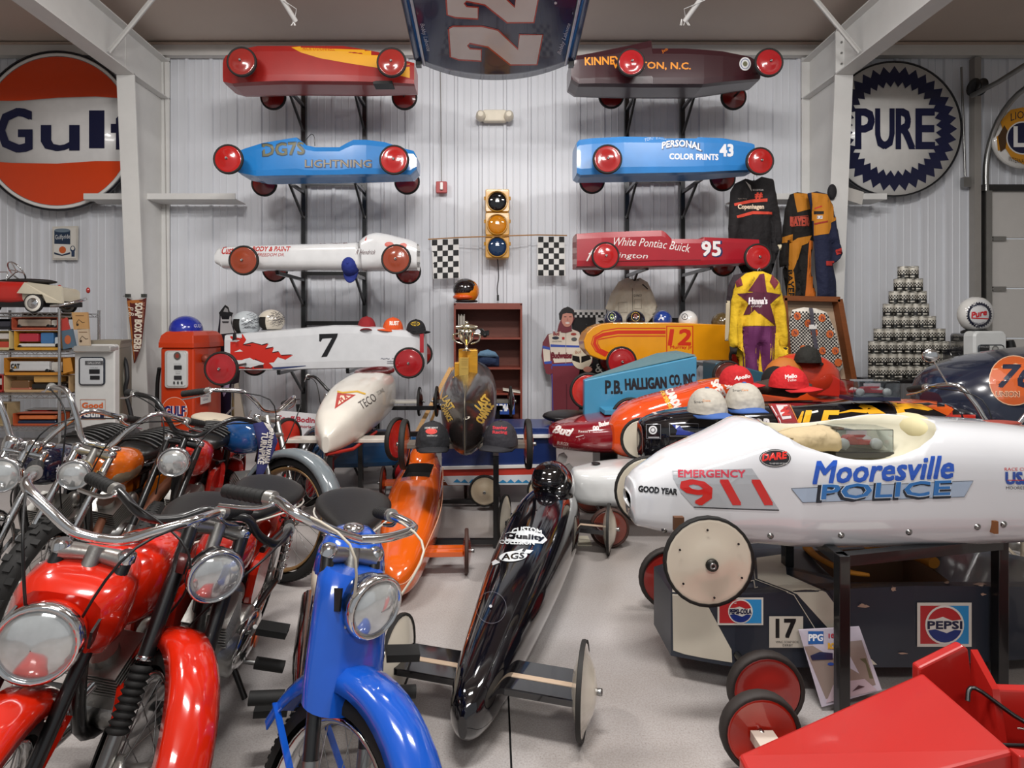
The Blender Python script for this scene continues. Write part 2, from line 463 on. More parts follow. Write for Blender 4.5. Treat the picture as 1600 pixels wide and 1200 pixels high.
# steel frame column with its rafter, perpendicular to the wall
def frame(n, X, s):
    wf = .2
    b = MB(); yb = YW-.03
    c0, c1 = 6.52, 6.24    # front flange y at floor / at knee
    zk = 4.22
    b.prism([(X-.006, yb-.02, 0), (X-.006, c0, 0), (X-.006, c1, zk), (X-.006, yb-.02, zk)], (.012, 0, 0), WHITE)            # web
    b.prism([(X-wf/2, c0, 0), (X-wf/2, c1, zk), (X-wf/2, c1-.014, zk), (X-wf/2, c0-.014, 0)], (wf, 0, 0), WHITE)       # front flange
    b.bx(X-wf/2, X+wf/2, yb-.02, yb, 0, ZC-.1, WHITE)
    zt = lambda y: zr(y)-.2
    b.prism([(X-.006, yb, zt(yb)), (X-.006, yb, zk), (X-.006, c1, zk), (X-.006, -2.5, zk+.25), (X-.006, -2.5, zt(-2.5))], (.012, 0, 0), WHITE)
    b.prism([(X-wf/2, c1, zk), (X-wf/2, -2.5, zk+.25), (X-wf/2, -2.5, zk+.236), (X-wf/2, c1, zk-.014)], (wf, 0, 0), WHITE)   # rafter lower flange
    b.prism([(X-wf/2, yb, zt(yb)), (X-wf/2, -2.5, zt(-2.5)), (X-wf/2, -2.5, zt(-2.5)-.014), (X-wf/2, yb, zt(yb)-.014)], (wf, 0, 0), WHITE)
    b.bx(X-wf/2, X+wf/2, c1, yb, zk-.012, zk, WHITE)       # stiffener
    b.prism([(X-wf/2, c1-.01, zk), (X-wf/2, c1-.024, zk), (X-wf/2, c1-.02, zt(c1)), (X-wf/2, c1-.006, zt(c1))], (wf*.55, 0, 0), WHITE)
    for k in range(4): b.lathe([(.012, 0), (.012, .01)], STEEL, (X-wf*.25+.01, c1-.025, zk+.1+k*.12), 'Y', 6)
    o = struct('trim_%d' % n, b)
    # girt and flange brace
    g = MB(); gx = X-s*.06
    zg = 1.39+(510-308)/870*6.5
    g.bx(X+(-.75 if s > 0 else -1.05), X+(1.05 if s > 0 else .75), 6.62, YW-.05, zg+.0, zg+.008, WHITE); g.bx(X+(-.75 if s > 0 else -1.05), X+(1.05 if s > 0 else .75), 6.61, 6.622, zg, zg+.07, WHITE)
    struct('trim_%d' % (n+1), g)
    d = MB(); d.bar((X+s*.05, 5.9, zk+.08), (X+s*.75, 5.6, zr(5.6)-.16), .05, .006, WHITE); d.bar((X+s*.05, 5.9, zk+.08), (X+s*.75, 5.6, zr(5.6)-.16), .006, .045, WHITE)
    struct('trim_%d' % (n+2), d)
frame(5, -4.11, 1); frame(8, 3.93, -1)
# wall seam conduit beside left column
struct('trim_11', MB().tube([P(256, 75, 6.9), P(264, 690, 6.9)], .008, M('a9a6a2', .5), 6))
# overhead sectional door at the right edge
dm = M('c3c0bc', .5, var=.04)
dr = thing('door_1', None, None, (6.9, 6.85, 0)); dr['kind'] = 'structure'
for k in range(5):
    z0 = .02+k*.615
    part('panel', MB().bx(6.12, 7.5, 6.86, 6.9, z0, z0+.6, dm), dr, bevel=.006)
    part('hinge', MB().bx(6.14, 6.3, 6.83, 6.86, z0+.575, z0+.63, STEEL).lathe([(.02, 0), (.02, .09)], STEEL, (6.1, 6.85, z0+.6), 'X', 10), dr)
part('track', MB().bx(6.03, 6.1, 6.8, 6.9, 0, 3.05, STEEL).tube([(6.06, 6.84, 3.0), (6.06, 6.82, 3.5), (6.06, 6.6, 3.95), (6.06, 6.1, 4.15), (6.06, 4.8, 4.2)], .03, STEEL, 8, 4), dr)
part('header', MB().bx(6.0, 7.5, 6.82, 6.93, 3.05, 3.13, BLACKM), dr)
mb = MB(); mb.bx(5.92, 6.0, 6.84, 6.92, 0, 4.7, M('8f8b86', .5)); struct('trim_12', mb)
t = thing('door_torsion_drum', 'black cable drum with steel shaft above the garage door corner', 'door drum', P(1527, 136, 6.7))
part('drum', MB().lathe([(.03, -.05), (.1, -.05), (.1, -.04), (.07, -.03), (.07, .03), (.1, .04), (.1, .05), (.03, .05)], BLACKM, P(1527, 136, 6.7), 'X', 20), t)
part('shaft', MB().tube([P(1518, 150, 6.7), P(1560, 128, 6.4), P(1700, 40, 5.6)], .03, STEEL, 8), t)
solo('electrical_conduit', MB().tube([P(1502, 105, 6.86), P(1508, 275, 6.86)], .012, STEEL, 8).box(P(1509, 285, 6.87), (.09, .05, .12), STEEL), 'thin grey metal conduit ending in a switch box right of the round zigzag sign', 'conduit')
solo('floor_socket_cable', MB().tube([P(688, 105, 6.9), P(689, 180, 6.9), P(690, 285, 6.9)], .006, M('8c8986', .5), 6), 'thin grey conduit dropping down the wall to the red alarm strobe', 'conduit')
t = thing('alarm_strobe', 'small red square fire alarm strobe on the back wall', 'fire alarm', P(690, 294, 6.9))
part('housing', MB().rbox(P(690, 293, 6.87), (.135, .06, .14), .012, M('a02020', .4)), t)
part('lens', MB().rbox(P(690, 291, 6.83), (.035, .04, .09), .01, M('e8e4e0', .2)), t)
t = thing('emergency_light', 'beige emergency light with two round lamp heads high on the wall', 'emergency light', P(774, 192, 6.9))
part('body', MB().rbox(P(773, 182, 6.86), (.30, .09, .14), .03, M('d9d0bd', .5)), t)
for x in (751, 795): part('lamp_head', MB().lathe([(.03, .05), (.055, .02), (.062, -.05), (.055, -.06), (.045, -.045)], M('d9d0bd', .5), P(x, 180, 6.77), 'Y', 18).lathe([(.05, -.048), (.02, -.03)], CHROME, P(x, 180, 6.77), 'Y', 16), t)
for lb, x0, x1 in (('white brace pipe with frayed end hanging from ceiling left of the blue hood', 438, 462), ('white brace pipe with frayed end hanging from ceiling right of the blue hood', 1098, 1070)):
    b = MB().tube([P(x0, -6, 5.3), P(x1, 33, 5.5)], .024, WHITE, 8)
    for k in range(5): b.tube([P(x1+random.uniform(-6, 6), 30, 5.5), P(x1+random.uniform(-9, 9), 40, 5.5)], .004, WHITE, 5)
    sgn = 1 if x1 > x0 else -1
    b.tube([P(x1-2*sgn, 34, 5.5), P(x1-3*sgn+4*(1 if x1 < 800 else -1), 14, 5.4), P(x0+4, 0, 5.3)], .004, WHITE, 5)
    solo('brace_pipe', b, lb, 'brace pipe')
# ---------------------------------------------------------------- round signs
NAVY = '10163a'; 
def disc_sign(name, label, cat, cx, cy, rx, ry, D, rim, face):
    t = thing(name, label, cat, P(cx, cy+ry, D))
    n = 64
    yaw = 0.0
    R_ = ry/F*D; C_ = P(cx, cy, D)
    b = MB().lathe([(R_*.985, .015), (R_, .02), (R_, -.02), (R_*.985, -.025), (R_*.97, -.012), (.001, -.012)], rim, (0, 0, 0), 'Y', n, cap=False)
    Wm = Matrix.Translation(C_) @ Matrix.Rotation(yaw if cx > 800 else -yaw, 4, 'Z')
    b.xf(Wm)
    o = part('rim', b, t)
    fc = MB().lathe([(R_*.975, .0), (R_*.975, .012), (.001, .012)], face, (0, 0, 0), 'Y', n, cap=False); fc.v = [Vector((v.x, v.y, v.z)) for v in fc.v]; 
    # lathe with axis Y puts +h toward -y (the room)
    fc.xf(Wm); f2 = part('face', fc, t)
    return t, o, f2
t, o, fc = disc_sign('gas_station_sign', 'big round orange and white sign with navy lettering behind left column', 'sign', 90, 205, 125, 125, 6.75, M('14141e', .3, coat=.4), M('d8d6d4', .3, coat=.3))
def arcpts(cx, cy, r, a0, a1, n=30): return [(cx+r*cos(radians(a0+(a1-a0)*k/n)), cy+r*sin(radians(a0+(a1-a0)*k/n))) for k in range(n+1)]
r_ = 116; OR = 'd8420f'
top = arcpts(90, 205, r_, 180+24, 360-26)+[(150, 151), (90, 153), (30, 158)]
bot = arcpts(90, 205, r_, 24, 180-24)+[(20, 255), (90, 256), (150, 252)]
gul = [Pg([(x, y) for x, y in top], OR), Pg(bot, OR), Ln(arcpts(90, 205, 119, 0, 360, 60), 4, 'e2e0dc')]
gul += [T('G', 24, 204, 52, 66, NAVY, bold=.09), T('u', 95, 216, 58, 38, NAVY, bold=.12), Bx(140, 173, 164, 232, NAVY), Bx(174, 194, 200, 208, NAVY), Pg([(182, 234), (182, 186), (192, 174), (206, 172), (206, 184), (198, 188), (197, 234)], NAVY)]
art('lettering', gul, t, D=6.74, rough=.3, lift=.008, coat=.3)
t, o, fc = disc_sign('gas_station_sign', 'round white sign with navy zigzag border right of the right column', 'sign', 1396, 202, 104, 106, 6.78, M('1a1c22', .3, coat=.4), M('dcdad6', .3, coat=.3))
Wp = Matrix.Translation(P(1396, 202, 6.78)) @ Matrix.Rotation(0, 4, 'Z')
def pure_fn(x, y):   # x,y: sign-local px, centre 0,0
    return Wp @ Vector((x/F*6.78, -.013, -y/F*6.78)), (Wp.to_3x3() @ Vector((0, -1, 0)))
o_, i_ = [], []
N = 36
zz = []
for k in range(2*N):
    a = 2*pi*k/(2*N); ro = 98 if k % 2 == 0 else 87; ri = 74 if k % 2 == 0 else 65
    o_.append((ro*cos(a), ro*sin(a))); i_.append((ri*cos(a), ri*sin(a)))
n = 2*N
pe = [(o_+i_, [(k, (k+1) % n, n+(k+1) % n, n+k) for k in range(n)], NAVY)]
for ch, x in (('P', -46), ('U', -15), ('R', 17), ('E', 48)): pe.append(T(ch, x, 0, 27, 60, NAVY, bold=.07))
art('lettering', pe, t, fn=pure_fn, rough=.3, lift=.004, coat=.3)
t, o, fc = disc_sign('club_sign', 'round club sign with white L on navy and gold at right edge', 'sign', 1597, 216, 43, 47, 6.75, M('c8c6c2', .3), M('d8d6d2', .35, coat=.3))
art('lettering', [Pg([(1562, 190), (1578, 172), (1597, 168), (1620, 176), (1622, 186), (1634, 200), (1632, 236), (1620, 246), (1600, 258), (1580, 248), (1570, 232), (1558, 236), (1556, 214), (1566, 206)], 'c98a1e'),
 Pg([(1558, 214), (1568, 196), (1574, 206), (1570, 232), (1562, 238)], '4a3218'), El(1597, 216, 26, 26, 'd8d6d2'), El(1597, 216, 24, 24, '14183c'), T('L', 1592, 214, 17, 30, 'e8e6e2', bold=.08), T('LIONS', 1597, 184, 38, 12, '1a1a30', arc=.35), T('INTERNATIONAL', 1597, 248, 44, 7, '3a2a18', arc=-.6)], t, D=6.735, rough=.4, lift=.01)
# hood number 22 hanging under the ceiling
t = thing('race_car_hood', 'dark blue race car hood with white 22 hanging under the ceiling', 'car hood', (0, 4.6, 3.9))
BL = M('101b46', .22, coat=.8, var=.15)
def hoodpt(u, v):   # u -1..1 across, v 0 at the far rounded edge .. 1 at the near edge
    hw = .745+.0*v
    y = 5.42-1.75*v-.17*(1-u*u)*(-1 if False else -1)*(1-v)*0+(.0)
    y += (-(abs(u)**2)*.28)*(1-v)
    y = y+.12
    z = 3.84+.24*v+.05*(abs(u)**3)
    return Vector((u*hw+.02, y, z))
rows = []
nu, nv = 22, 16
b = MB(); vs = []; 
for j in range(nv+1):
    for i in range(nu+1): vs.append(hoodpt(-1+2*i/nu, j/nv))
top_ = [v+Vector((0, 0, .018)) for v in vs]; nn_ = len(vs); fs = []
for j in range(nv):
    for i in range(nu):
        a = j*(nu+1)+i; fs.append((a, a+1, a+nu+2, a+nu+1)); fs.append((a+nn_, a+nu+1+nn_, a+nu+2+nn_, a+1+nn_))
edge = [i for i in range(nu+1)]+[j*(nu+1)+nu for j in range(1, nv+1)]+[nv*(nu+1)+i for i in range(nu-1, -1, -1)]+[j*(nu+1) for j in range(nv-1, 0, -1)]
for k in range(len(edge)): a, c = edge[k], edge[(k+1) % len(edge)]; fs.append((a, c, c+nn_, a+nn_))
b.add(vs+top_, fs, BL, True); hood = part('panel', b, t)
for sx in (-1, 1):
    q = MB(); q.tube([hoodpt(sx*1.0, v_)+Vector((0, 0, .03)) for v_ in (0, .3, .6, 1)], .022, BLACKM, 8); q.tube([hoodpt(sx*.9, v_)+Vector((0, 0, -.012)) for v_ in (.02, .3, .6, 1)], .012, M('c8c8cc', .3, .6), 8); q.box(hoodpt(sx*.97, .0)+Vector((0, 0, -.01)), (.05, .06, .05), BLACKM)
    part('side_rail', q, t)
RD = 'c43a24'; CR = 'e6dcd6'
def two(ox, oy, w, h, s=0.0):    # a sideways 2 inside the box
    pts = [(0, .05), (.04, 0), (.35, 0), (.52, .10), (.74, .62), (.76, .22), (1, .22), (.94, 1), (.66, 1), (.42, .52), (.22, .42), (.19, .5), (.22, .6), (.34, .62), (.34, .9), (.1, .86), (.02, .8)]
    return [(ox+w*x, oy+h*y) for x, y in pts]
el = []
for (ox, oy) in ((702, 42), (697, -24)):
    q = two(ox, oy, 145, 58); cxq = sum(p[0] for p in q)/len(q); cyq = sum(p[1] for p in q)/len(q)
    el += [Ln(q+[q[0]], 5, RD), Pg(q, CR)]
el += [T('Bobby Labonte', 664, 58, 44, 8, 'd8d8e0', rot=76, sh=.3), T('Bobby Labonte', 882, 60, 50, 8, 'd8d8e0', rot=-72, sh=.3), El(868, 4, 2.2, 2.2, 'd8d8e0')]
art('lettering', el, t, on=[hood], grid=14, rough=.25, coat=.6, lift=.002)
for x, y in ((-.62, 4.6), (.66, 4.6)):
    solo('hanging_wire', MB().tube([(x, y, 3.97), (x, y, 4.9)], .004, STEEL, 5), 'thin steel wire carrying the hood, on its %s side' % ('left' if x < 0 else 'right'), 'wire')
# ================================================================ derby cars
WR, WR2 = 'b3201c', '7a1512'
_wm = {}
def wheel_mesh(r, disc, wid=.03, dome=.028, ring=None, tire='15120f', rt=.88):
    k = (round(r, 4), disc, wid, dome, ring, tire, rt)
    if k in _wm: return _wm[k]
    dm_ = M(disc, .2, .0, .8, var=.06)
    d = MB().lathe([(r*rt, -wid*.3), (r*(rt+.02), wid*.2), (r*(rt-.04), wid*.5), (r*(rt-.08), wid*.42), (r*.45, wid*.4+dome*.75), (r*.15, wid*.4+dome), (.001, wid*.4+dome)], dm_, axis='Y', seg=28, cap=False)
    d.lathe([(r*rt, -wid*.3), (r*.45, -wid*.4-dome*.6), (.001, -wid*.4-dome*.8)], dm_, axis='Y', seg=28, cap=False)
    tm = M(tire, .7, kind='rubber')
    t = MB(); prof = [(r*(rt-.01), -wid*.45), (r*(rt+.05), -wid*.62), (r*.985, -wid*.45), (r, 0), (r*.985, wid*.45), (r*(rt+.05), wid*.62), (r*(rt-.01), wid*.45)]
    t.lathe(prof, tm, axis='Y', seg=28, cap=False)
    h = MB().lathe([(.011, 0), (.013, .01), (.011, .018), (.006, .018), (.005, .005), (.001, .005)], STEEL, (0, -wid*.4-dome, 0), 'Y', 10, cap=False)
    _wm[k] = (d.mesh('wheel'), t.mesh('tire'), h.mesh('hub')); return _wm[k]
def derby_wheel(root, c, yaw=0, r=.152, disc=WR, label=None, **kw):
    """yaw 0: the dished face looks towards -Y"""
    md, mt_, mh = wheel_mesh(r, disc, **kw)
    W = Matrix.Translation(Vector(c)) @ Matrix.Rotation(yaw, 4, 'Z')
    w_ = put('wheel', md, root, WM[root].inverted() @ W, label)
    put('tire', mt_, w_, Matrix.Identity(4)); put('hub', mh, w_, Matrix.Identity(4))
    return w_
def super_ring(c, u, hw, zt, zb, e=2.6, n=24, et=None, shear=0):
    """cross-section ring; u: horizontal sideways unit vector; e exponent (2 round .. 8 boxy)"""
    pts = []; zm = (zt+zb)/2; hh = (zt-zb)/2
    for k in range(n):
        a = 2*pi*(k+.5)/n; ca, sa = cos(a), sin(a); ee = (et if (et and sa > 0) else e)
        f = (abs(ca)**ee+abs(sa)**ee)**(-1/ee)
        pts.append(Vector((c.x, c.y, 0))+u*(hw*f*ca)+Vector((0, 0, zm+hh*f*sa)))
    return pts
def interp(st, sub):
    if sub <= 1: return st
    out = []; n = len(st)
    for i in range(n-1):
        p0, p1, p2, p3 = st[max(i-1, 0)], st[i], st[i+1], st[min(i+2, n-1)]
        for k in range(sub):
            t = k/sub; out.append(tuple(.5*((2*b)+(c-a)*t+(2*a-5*b+4*c-d)*t*t+(3*b-a-3*c+d)*t**3) for a, b, c, d in zip(p0, p1, p2, p3)))
    out.append(st[-1]); return out
def shell(A, B, st, mat, sub=1, e=2.6, et=None, n=24):
    """body from A to B (ground-plane points); st = [(t, half width, z top, z bottom)]"""
    A = Vector((A[0], A[1], 0)); B = Vector((B[0], B[1], 0)); d = (B-A).normalized(); u = Vector((-d.y, d.x, 0))
    mb = MB(); rings = []
    for t, hw, zt, zb in interp(st, sub): rings.append(super_ring(A+(B-A)*t, u, max(hw, .002), zt, zb, e, n, et))
    return mb.loft(rings, mat, e < 5)
def wallcar(label, D, top, bot, hw, mat, wheels, disc, group='derby cars on the wall racks', e=11, sub=1, back=None, extra=None, rb=.15, nose='both', axd=.36):
    """car on the rack seen from its side; top/bot outlines in photo px at the near side's depth D"""
    xs = sorted(set([p[0] for p in top]+[p[0] for p in bot]))
    def at(pl, x):
        for (x0, y0), (x1, y1) in zip(pl, pl[1:]):
            if x0 <= x <= x1: return y0+(y1-y0)*(x-x0)/(x1-x0+1e-9)
        return pl[0][1] if x < pl[0][0] else pl[-1][1]
    x0, x1 = xs[0], xs[-1]; Y = D+hw
    zb = min(P(0, at(bot, x), D).z for x in xs)
    t = thing('derby_car', label, 'derby car', P((x0+x1)/2, 0, D)*Vector((1, 0, 0)) + Vector((0, Y, zb)), 0, group) if False else thing('derby_car', label, 'derby car', (P((x0+x1)/2, 0, D).x, Y, zb), 0, group)
    rings = []; st = []
    for x in xs:
        f = (x-x0)/(x1-x0); w = hw*(1-.55*max(0, (abs(f-.45)-.25)/.5)**1.5)
        st.append((P(x, 0, D).x, w, P(0, at(top, x), D).z, P(0, at(bot, x), D).z))
    mb = MB()
    for X, w, zt, z_b in interp(st, sub): rings.append([Vector((X, p.y, p.z)) for p in super_ring(Vector((X, Y, 0)), Vector((0, 1, 0)), w, zt, z_b, e, 28)])
    mb.loft(rings, mat, e < 5); body = part('body', mb, t)
    if e >= 5: 
        for p in body.data.polygons: p.use_smooth = False
    for (fx, fy, r, fd, bx_, by_, bd) in wheels:
        c = P(fx, fy, fd); derby_wheel(t, c, 0, r, disc)
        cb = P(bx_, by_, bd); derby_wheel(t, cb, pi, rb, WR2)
        part('axle', MB().tube([c+Vector((0, .02, 0)), cb], .012, M('2a1512', .5), 8), t)
    return t, body

def rack(label, posts, arms, bars):
    t = thing('car_rack', label, 'rack', (P((posts[0][0]+posts[1][0])/2, 0, 6.87).x, 6.87, 0))
    Xs = []
    for (xa, ya, yb) in posts:
        X = P(xa, 0, 6.87).x; Xs.append(X); part('post', MB().bx(X-.025, X+.025, 6.84, 6.9, 0.05, P(0, ya, 6.87).z, BLACKM), t)
    for i, (tx, ty, dz) in enumerate(arms):
        X = Xs[i % 2]; tip = P(tx, ty, 6.05); a = Vector((X, 6.85, tip.z-.02)); tp = Vector((tip.x, 5.95, tip.z-.02)); b = MB()
        b.bar(a, tp, .035, .035, BLACKM); b.bar(tp, tp+Vector((0, 0, .09)), .035, .02, BLACKM, (0, 1, 0))
        b.bar((X, 6.85, tip.z-.34), a+(tp-a)*.55, .025, .025, BLACKM)
        part('arm', b, t)
    for y in bars: z = P(0, y, 6.87).z; part('crossbar', MB().bx(Xs[0], Xs[1], 6.85, 6.88, z-.025, z+.025, BLACKM), t)
    return t
rack('black steel wall rack left of the traffic light holding four derby cars', [(475, 70, 0), (570, 72, 0)],
     [(433, 117, 0), (541, 117, 0), (435, 270, 0), (544, 270, 0), (439, 425, 0), (545, 423, 0), (441, 579, 0), (547, 577, 0)], [287, 427, 505])
rack('black steel wall rack right of the traffic light holding four derby cars', [(979, 75, 0), (1066, 74, 0)],
     [(1003, 125, 0), (1100, 122, 0), (1004, 270, 0), (1105, 270, 0), (1007, 418, 0), (1106, 417, 0), (1010, 570, 0), (1109, 568, 0)], [282, 500])

D0 = 5.76
def wh(fx, fy, bx_, by_, r=.152, fd=5.6, bd=6.45): return (fx, fy, r, fd, bx_, by_, bd)
# row 1 left
t, b = wallcar('red derby car with yellow stripe and red wheels, top of the left rack', D0,
  [(346, 90), (350, 83), (372, 74), (402, 69), (535, 69), (590, 78), (632, 90), (646, 93)], [(346, 126), (360, 130), (440, 127), (560, 128), (646, 128)], .2, M('96201c', .3, coat=.4), [wh(378, 97, 427, 152), wh(612, 98, 632, 152)], '8e2620')
art('lettering', [Pg([(445, 66), (540, 66), (600, 79), (632, 88), (648, 92), (648, 124), (620, 117), (590, 106), (545, 99), (500, 91), (470, 82), (455, 74)], 'd99a1a'), T('RICK O\'DONNELL', 499, 76, 50, 6, 'b8321c', rot=1, sh=.2)], t, on=[b], grid=10)
part('scoop', MB().box(P(600, 133, 5.85), (.2, .14, .03), BLK), t)
# row 2 left
t, b = wallcar('bright blue derby car lettered DG7S with a dipped cockpit, second on the left rack', D0,
  [(355, 246), (366, 236), (380, 230), (410, 221), (462, 212), (478, 225), (492, 228), (530, 228), (540, 222), (552, 216), (572, 216), (600, 219), (632, 229), (645, 232), (650, 242)], [(355, 258), (372, 270), (400, 276), (640, 272), (650, 262)], .19, M('1f74b8', .25, coat=.6), [wh(357, 249, 413, 287), wh(616, 250, 636, 284)], 'a61410')
art('lettering', [T('DG7S', 443, 233, 66, 20, '1c2e40', rot=-3, bold=.09), T('DG7S', 443, 233, 64, 18, '5d5a3c', rot=-3, bold=.03), T('LIGHTNING', 529, 256, 104, 12, '1c2e50', bold=.07), T('LIGHTNING', 528, 255.5, 103, 11, '8a7a58', bold=.0)], t, on=[b], grid=12)
part('brake_cable', MB().tube([P(477, 220, 5.95), P(486, 210, 5.95), P(491, 214, 5.95), P(492, 228, 5.95)], .004, BLACKM, 6, 4), t)
# row 3 left
t, b = wallcar('glossy white derby car with headrest fairing and copper wheels, third on the left rack', D0,
  [(333, 392), (336, 386), (345, 383), (430, 380), (554, 376), (575, 362), (592, 361), (620, 367), (642, 373), (650, 378)], [(333, 412), (342, 418), (370, 420), (560, 421), (650, 420)], .19, M('d6d6d6', .15, coat=.9), [wh(381, 407, 430, 421), wh(619, 405, 638, 424)], '8c3a20', e=4, sub=3)
art('lettering', [Pg([(553, 376), (558, 366), (566, 362), (574, 363), (572, 376)], 'c9331c'), T('Custom', 362, 391, 30, 12, 'b5332c', sh=.3, bold=.03), T('BODY & PAINT', 424, 389, 58, 7, 'b5332c', sh=.3, bold=.05), T('FREEDOM DR.', 424, 398, 42, 5, 'b5332c', sh=.3), T('GENERAL CAR CENTER', 509, 379.5, 68, 3, '6a3030'), T('R Hendrick', 572, 394, 30, 7, '5a3a3a', sh=.4, bold=0), El(608, 382, 7, 4, 'c04a38'), El(630, 384, 6, 4, 'c04a38')], t, on=[b], grid=10, coat=.5)
# row 4 left, number 7
FL = 'c0281c'
t, b = wallcar('white slab-sided derby car with red flames and number 7, lowest on the left rack', D0,
  [(349, 523), (390, 519), (520, 508), (548, 508), (590, 511), (662, 519)], [(349, 580), (440, 579), (560, 576), (662, 573)], .17, M('cfd0d2', .28, coat=.4), [(346, 576, .157, 5.05, 398, 566, 6.1), (639, 567, .157, 5.55, 656, 553, 6.5)], '9a141a', e=12)
fl_ = [(349, 522), (378, 520), (385, 531), (379, 540), (395, 536), (410, 540), (420, 537), (414, 546), (428, 543), (425, 552), (436, 550), (440, 556), (458, 555), (446, 562), (434, 558), (428, 566), (420, 567), (428, 575), (405, 580), (349, 580)]
art('lettering', [Pg([(x+(-1), y-1.5) for x, y in fl_], '3a0f10'), Pg(fl_, FL), Pg([(352, 532), (360, 528), (365, 532)], 'd6d6d6'), Pg([(366, 550), (375, 546), (380, 549)], 'd6d6d6'), Pg([(366, 562), (374, 564), (386, 562), (380, 571), (370, 572)], 'd6d6d6'), Pg([(425, 574), (478, 571), (478, 572), (426, 578)], '2c3a66'),
  Pg([(499, 522), (528, 521), (527, 526), (511, 557), (502, 558), (519, 528), (504, 529), (501, 534), (499, 533)], '101014'), T('~~,~', 607, 563, 24, 8, '8a8c94', bold=0), T('=', 612, 566, 14, 4, '8a8c94')], t, on=[b], grid=18)
part('rear_stripe', MB().prism([P(656, 521, 5.74), P(662, 521, 5.74), P(662, 551, 5.74), P(656, 551, 5.74)], (0, .015, 0), M('a3222a', .4)), t)
part('nose_handle', MB().prism([P(364, 522, 5.7), P(367, 521, 5.7), P(368, 530, 5.7), P(363, 532, 5.7)], (0, .03, 0), BLK), t)
# right rack
t, b = wallcar('dark maroon derby car with orange lettering, top of the right rack', D0,
  [(893, 90), (898, 84), (930, 79), (985, 68), (1018, 60), (1020, 73), (1070, 73), (1130, 77), (1175, 84), (1192, 94)], [(893, 122), (905, 130), (1000, 132), (1100, 132), (1192, 120)], .2, M('33141a', .3, coat=.4), [wh(986, 98, 955, 150, .142), wh(1201, 98, 1146, 152, .146)], '9c1a1e')
art('lettering', [T('KINNEY', 942, 95, 56, 12, 'e08a18', rot=-2, bold=.04), T('WINSTON, N.C.', 1018, 103, 122, 12, 'e08a18', rot=1, bold=.04), T('Jeff', 1039, 79, 11, 6, 'd07018', rot=-25), El(1164, 100, 9, 10.5, 'd8d8d8'), Ring(1164, 100, 7, 8, 1, '3a4a80'), El(1164, 100, 3.5, 4, '6a6a50')], t, on=[b], grid=12)
t, b = wallcar('light blue derby car with white lettering and number 43, second on the right rack', D0,
  [(902, 220), (906, 215), (925, 213), (975, 211), (1036, 212), (1040, 214), (1088, 214), (1092, 212), (1130, 213), (1178, 220), (1183, 222)], [(902, 270), (908, 274), (1000, 272), (1100, 270), (1183, 264)], .19, M('2f7cc0', .3, coat=.4), [wh(949, 249, 925, 283, .15), wh(1187, 252, 1129, 279, .142)], '9c1816')
art('lettering', [T('TOMMIE ALLEN', 1026, 218, 38, 5, 'c8d4e4', rot=-4, arc=.6, bold=.05), T('PERSONAL', 1066, 230, 62, 11, '1c3c68', rot=3, arc=.5, bold=.08), T('PERSONAL', 1065, 229, 61, 10, 'e2e2e6', rot=3, arc=.5, bold=.05), T('COLOR PRINTS', 1084, 245, 76, 9, 'dfe0e6', rot=1, bold=.06), T('43', 1135, 235, 20, 18, 'e2e2e6', bold=.07)], t, on=[b], grid=10)
t, b = wallcar('red derby car with white script and number 95, third on the right rack', D0,
  [(902, 363), (940, 361), (1034, 358), (1040, 361), (1050, 372), (1099, 372), (1101, 369), (1190, 372)], [(902, 417), (1000, 417), (1100, 415), (1190, 410)], .19, M('9c1c28', .3, coat=.4), [wh(946, 400, 927, 412, .142), wh(1184, 402, 1130, 412, .14)], 'a81213', e=12)
WT = 'dcd6d2'
art('lettering', [T('White Pontiac Buick', 1018, 383, 122, 13, WT, rot=5, sh=.25, bold=.0, arc=.25), T('f', 923, 398, 8, 20, WT, sh=.5), T('Lexington', 976, 400, 72, 11, WT, rot=2, sh=.3, bold=.0), T('95', 1112, 389, 32, 24, '1c2c58', bold=.11), T('95', 1111, 388.5, 29, 22, 'e2dedc', bold=.05), Ln([(930, 409), (1095, 406)], 1, '6a1018')], t, on=[b], grid=14)
# row 4 right: yellow 12, rounded nose
YEL = M('d9900f', .28, coat=.4)
nose = [(912, 536), (916, 522), (926, 511), (940, 505), (958, 504)]
t = thing('derby_car', 'yellow derby car with red stripes and number 12, lowest on the right rack', 'derby car', P(1030, 563, 5.9), 0, 'derby cars on the wall racks')
out = [(958, 504), (940, 506), (927, 511), (917, 520), (912, 533), (914, 545), (922, 555), (940, 562), (960, 563), (1150, 563), (1150, 508), (1050, 504)]
body = part('body', MB().prism([P(x, y, 5.7) for x, y in out], (0, .36, 0), YEL), t, bevel=.008)
RS = 'c22a10'
def sweep(dy, w): return Ln([(1150, 517+dy), (1040, 513+dy), (965, 513+dy), (942, 517+dy), (927+dy*.6, 526+dy*.4), (924+dy*.8, 537), (931+dy*.6, 549-dy*.3), (946+dy*.4, 557-dy*.5)], w, RS)
art('lettering', [sweep(0, 1.6), sweep(6, 5.5), sweep(12, 1.6), Bx(1041, 509, 1083, 563, 'c22a10'), Bx(1042.5, 510.5, 1081.5, 563, 'd9930f'), T('12', 1063, 527, 34, 24, RS, bold=.12, sh=.15), T('Murray Jr', 1064, 543, 34, 6, RS, bold=.05)], t, on=[body], grid=0)
for fx, fy, bx_ in ((971, 565, 955), (1163, 558, 1128)):
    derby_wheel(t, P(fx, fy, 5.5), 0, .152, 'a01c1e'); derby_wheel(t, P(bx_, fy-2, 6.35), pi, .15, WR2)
    part('axle', MB().tube([P(fx, fy, 5.5), P(bx_, fy-2, 6.35)], .012, BLACKM, 8), t)
